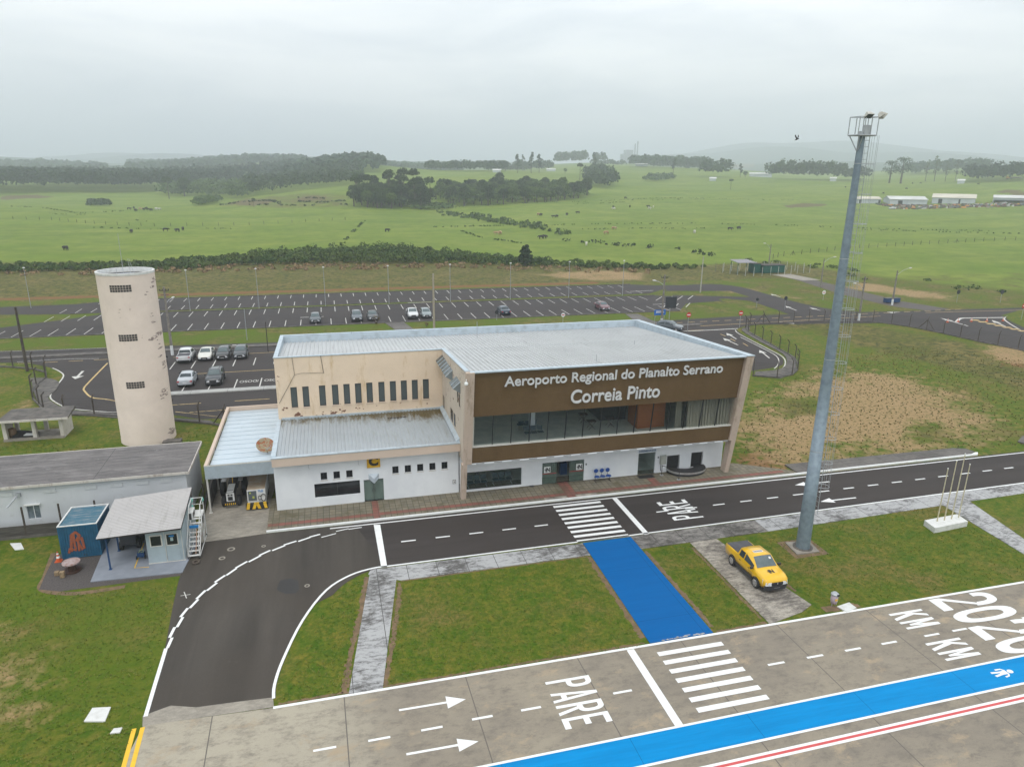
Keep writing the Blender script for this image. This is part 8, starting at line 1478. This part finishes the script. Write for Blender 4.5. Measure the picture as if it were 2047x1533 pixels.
# ---------------------------------------------------------------- pasture fences, farm sheds and far houses
fence('field_fence', [GT(*p)[:2] for p in ((0, 438), (100, 440), (190, 448), (300, 453), (500, 450), (690, 440))], 6.5, 1.4, 'thin post fence winding across the left pasture', 'pasture fences', 0, M['dark'], 0, kerb=False, r=.09, zf=HZ)
fence('field_fence', [GT(*p)[:2] for p in ((1545, 518), (1562, 513), (1700, 498), (1850, 489), (1960, 483), (2047, 480), (2140, 478))], 5.0, 1.5, 'post fence between the two right pastures', 'pasture fences', 0, M['dark'], 1, braces=(3, 22), kerb=False, r=.08, zf=HZ, wr=.03)
def barn(name, px0, px1, py, hw, dep, label, wallc, roofc, ridge=1.6, skew=0.0, doors=(), open_=False, dist=None):
    A_ = Vector(GT(px0, py) if dist is None else (*AT(px0, dist, 0)[:2], HZ(*AT(px0, dist, 0)[:2]))); B_ = Vector(GT(px1, py) if dist is None else (*AT(px1, dist, 0)[:2], HZ(*AT(px1, dist, 0)[:2]))); L_ = Vector((B_.x-A_.x, B_.y-A_.y)).length; ang = math.atan2(B_.y-A_.y, B_.x-A_.x); z0 = min(A_.z, B_.z)-.3
    t_ = thing(name, (A_.x, A_.y, z0), label, 'shed', None, ang); w = MB(); h_ = hw+.3
    w.box(0, L_, 0, .15, h_*.62 if open_ else 0, h_); w.box(0, L_, dep-.15, dep, 0, h_)
    for x0 in (0, L_-.15): w.prof([(0, 0), (dep, 0), (dep, h_), (dep/2, h_+ridge), (0, h_)], x0, x0+.15)
    w.build('wall', wallc, t_, rel=False); w = MB(); w.prof([(-.5, h_-.1), (dep/2, h_+ridge), (dep+.5, h_-.1), (dep+.5, h_+.08), (dep/2, h_+ridge+.18), (-.5, h_+.08)], -.4, L_+.4); w.build('roof', roofc, t_, rel=False)
    for a_, b_ in doors: w = MB(); w.box(a_*L_, b_*L_, -.08, -.01, 0, h_*.8); w.build('door', M['inner_dark'], t_, rel=False)
    return t_
WR = pm('white_roof', (.62, .62, .60), (.5, .5, .48), .1, .6); CR_ = pm('cream_roof', (.60, .56, .46), (.5, .46, .38), .1, .7); WW = pm('shed_wall', (.50, .53, .56), (.42, .45, .48), .15, .7)
barn('farm_shed', 1712, 1760, 407, 3.2, 9, 'small white farm shed nearest the mast', WW, CR_, doors=((.1, .2), (.9, .99))); barn('farm_shed', 1778, 1853, 409, 3.6, 16, 'middle white farm shed with one dark door', WW, WR, 2.0, doors=((.22, .34),))
barn('farm_shed', 1862, 1949, 407, 4.2, 22, 'largest farm shed with cream roof and dark door', WW, CR_, 2.4, doors=((.15, .24), (.62, .66))); barn('farm_shed', 1985, 2075, 406, 3.6, 14, 'open-fronted long shed at the right edge', WW, WR, 1.6, open_=True)
b = MB(); x_, y_ = scatter([(1745, 408), (1772, 414), (1800, 419), (1900, 417), (1990, 415), (2070, 412), (2070, 405), (1950, 409), (1860, 411), (1780, 410)], 2.4, rs, .6)
cols_ = [pm('scrap_%d' % i, c, None, 2, .8) for i, c in enumerate(((.10, .05, .035), (.16, .07, .04), (.05, .05, .05), (.45, .44, .42), (.50, .22, .03), (.06, .09, .04), (.22, .17, .13), (.10, .13, .15)))]
for a, c_ in zip(x_, y_):
    if rs.random() < .12: continue
    mt = Matrix.Translation((a, c_, HZ(a, c_)+.35)) @ Matrix.Rotation(rs.uniform(0, 3), 4, 'Z') @ Matrix.Rotation(rs.uniform(-.5, .5), 4, 'X'); sx2, sy2, sz2 = rs.uniform(.4, 1.7), rs.uniform(.3, .9), rs.uniform(.25, .75)
    b.hexa([tuple(mt @ Vector(p)) for p in ((-sx2, -sy2, -sz2), (sx2, -sy2, -sz2), (sx2, sy2, -sz2), (-sx2, sy2, -sz2), (-sx2*.6, -sy2*.8, sz2), (sx2*.7, -sy2*.8, sz2), (sx2*.7, sy2*.8, sz2), (-sx2*.6, sy2*.8, sz2))], int(rs.choice(8, p=[.2, .12, .2, .1, .08, .14, .1, .06])))
tag(b.build('scrap_heaps', cols_), 'long heaps of rusty scrap and wrecks before the farm sheds', 'scrap', kind='stuff')
p = GT(1783, 419); make_car('parked_van', 'white van parked at the left end of the scrap heaps', 'suv', pp['white'], p, 2.9)
p = GT(2012, 359); t_ = thing('lorry', p, 'yellow-cabbed lorry with long trailer at the far right edge', 'lorry', rz=-.1); b = MB(); b.box(0, 2.4, -1.2, 1.2, .8, 3.4); b.build('cab', pm('lorry_yellow', (.6, .33, .02), None, 2, .5), t_, rel=False, bevel=.1); b = MB(); b.box(2.8, 17, -1.2, 1.2, 1.1, 1.6); b.box(3, 16.8, -1.1, 1.1, 1.6, 2.6); b.build('trailer', M['concrete'], t_, rel=False)
for x_ in (1, 5, 12.5, 14): b = MB(); b.lathe((x_, -1.2, .55), [(.01, 0), (.55, 0), (.55, 2.4), (.01, 2.4)], 12, axis='y'); b.build('wheel', M['black'], t_, rel=False)
for px, d, w_, h_, dp, lb in ((1500, 1010, 26, 4, 10, 'white far farm building right of the pasture-top trees'), (1516, 1060, 22, 6, 12, 'taller grey-roofed far building behind the white farm'), (1270, 1260, 22, 4, 10, 'faint long roof on the hazy hill'), (1093, 1120, 14, 3, 8, 'faint white house on the green skyline'), (985, 880, 10, 2.5, 7, 'tiny pale house among the crest trees'), (1421, 860, 8, 2.6, 7, 'tiny white house at the pasture top'), (1663, 890, 8, 3, 6, 'tiny white hut below the tree row left of the mast'), (1920, 860, 9, 3, 8, 'small pale house behind the pale sparse trees')):
    a = AT(px, d, 0); px2 = px+w_*1418/d; barn('far_house', px, px2, 0, h_, dp, lb, WW, WR if px != 1516 else pm('far_roof', (.2, .25, .3), None, 1, .7), 1.4, dist=d)
t_ = thing('factory', AT(1245, 1950, HZ(*AT(1245, 1950, 0)[:2])), 'very faint industrial block with two chimneys on the skyline', 'factory'); z0 = 0
b = MB(); b.box(0, 36, 0, 20, -5, 26); b.box(8, 28, 2, 18, 26, 36); b.build('block', M['metal'], t_, rel=False)
for x_, h_ in ((34, 52), (41, 58)): b = MB(); b.tube([(x_, 5, 0), (x_, 5, h_)], [2, 1.6], 10); b.build('chimney', M['metal'], t_, rel=False)
# bird
bx_, by_, bz_ = [float(v) for v in (CR*(1593-CX)/F-CU*(278-CY)/F+CF)*70]; t_ = thing('bird', (bx_, by_, H+bz_), 'small dark bird flying left of the mast top', 'bird'); b = MB()
b.tube([(0, .3, -.12), (0, .1, -.05), (0, -.15, .0), (0, -.3, .03)], [.02, .06, .07, .03], 6); b.build('body', M['dark'], t_, rel=False)
for s in (-1, 1): b = MB(); b.add([(0, -.12, .02), (0, .08, .0), (s*.14, .1, .16), (s*.14, -.1, .2), (s*.18, .16, .34), (s*.17, .02, .38)], [(0, 1, 2, 3), (3, 2, 4, 5)]); b.build('wing', M['dark'], t_, rel=False)
# ---------------------------------------------------------------- haze
b = MB(); b.box(-9300, 9300, -9300, 9300, -3, 300); hz_ = b.build('haze', M['white_paint']); m = bpy.data.materials.new('haze'); m.use_nodes = True; nt = m.node_tree; nt.nodes.clear(); o_ = nt.nodes.new('ShaderNodeOutputMaterial'); pv = nt.nodes.new('ShaderNodeVolumePrincipled'); pv.inputs['Color'].default_value = (.88, .94, 1.0, 1); pv.inputs['Density'].default_value = 0.00044; pv.inputs['Anisotropy'].default_value = 0.2; nt.links.new(pv.outputs[0], o_.inputs['Volume']); hz_.data.materials.clear(); hz_.data.materials.append(m); tag(hz_, 'pale even haze over the whole landscape', 'haze', kind='stuff')
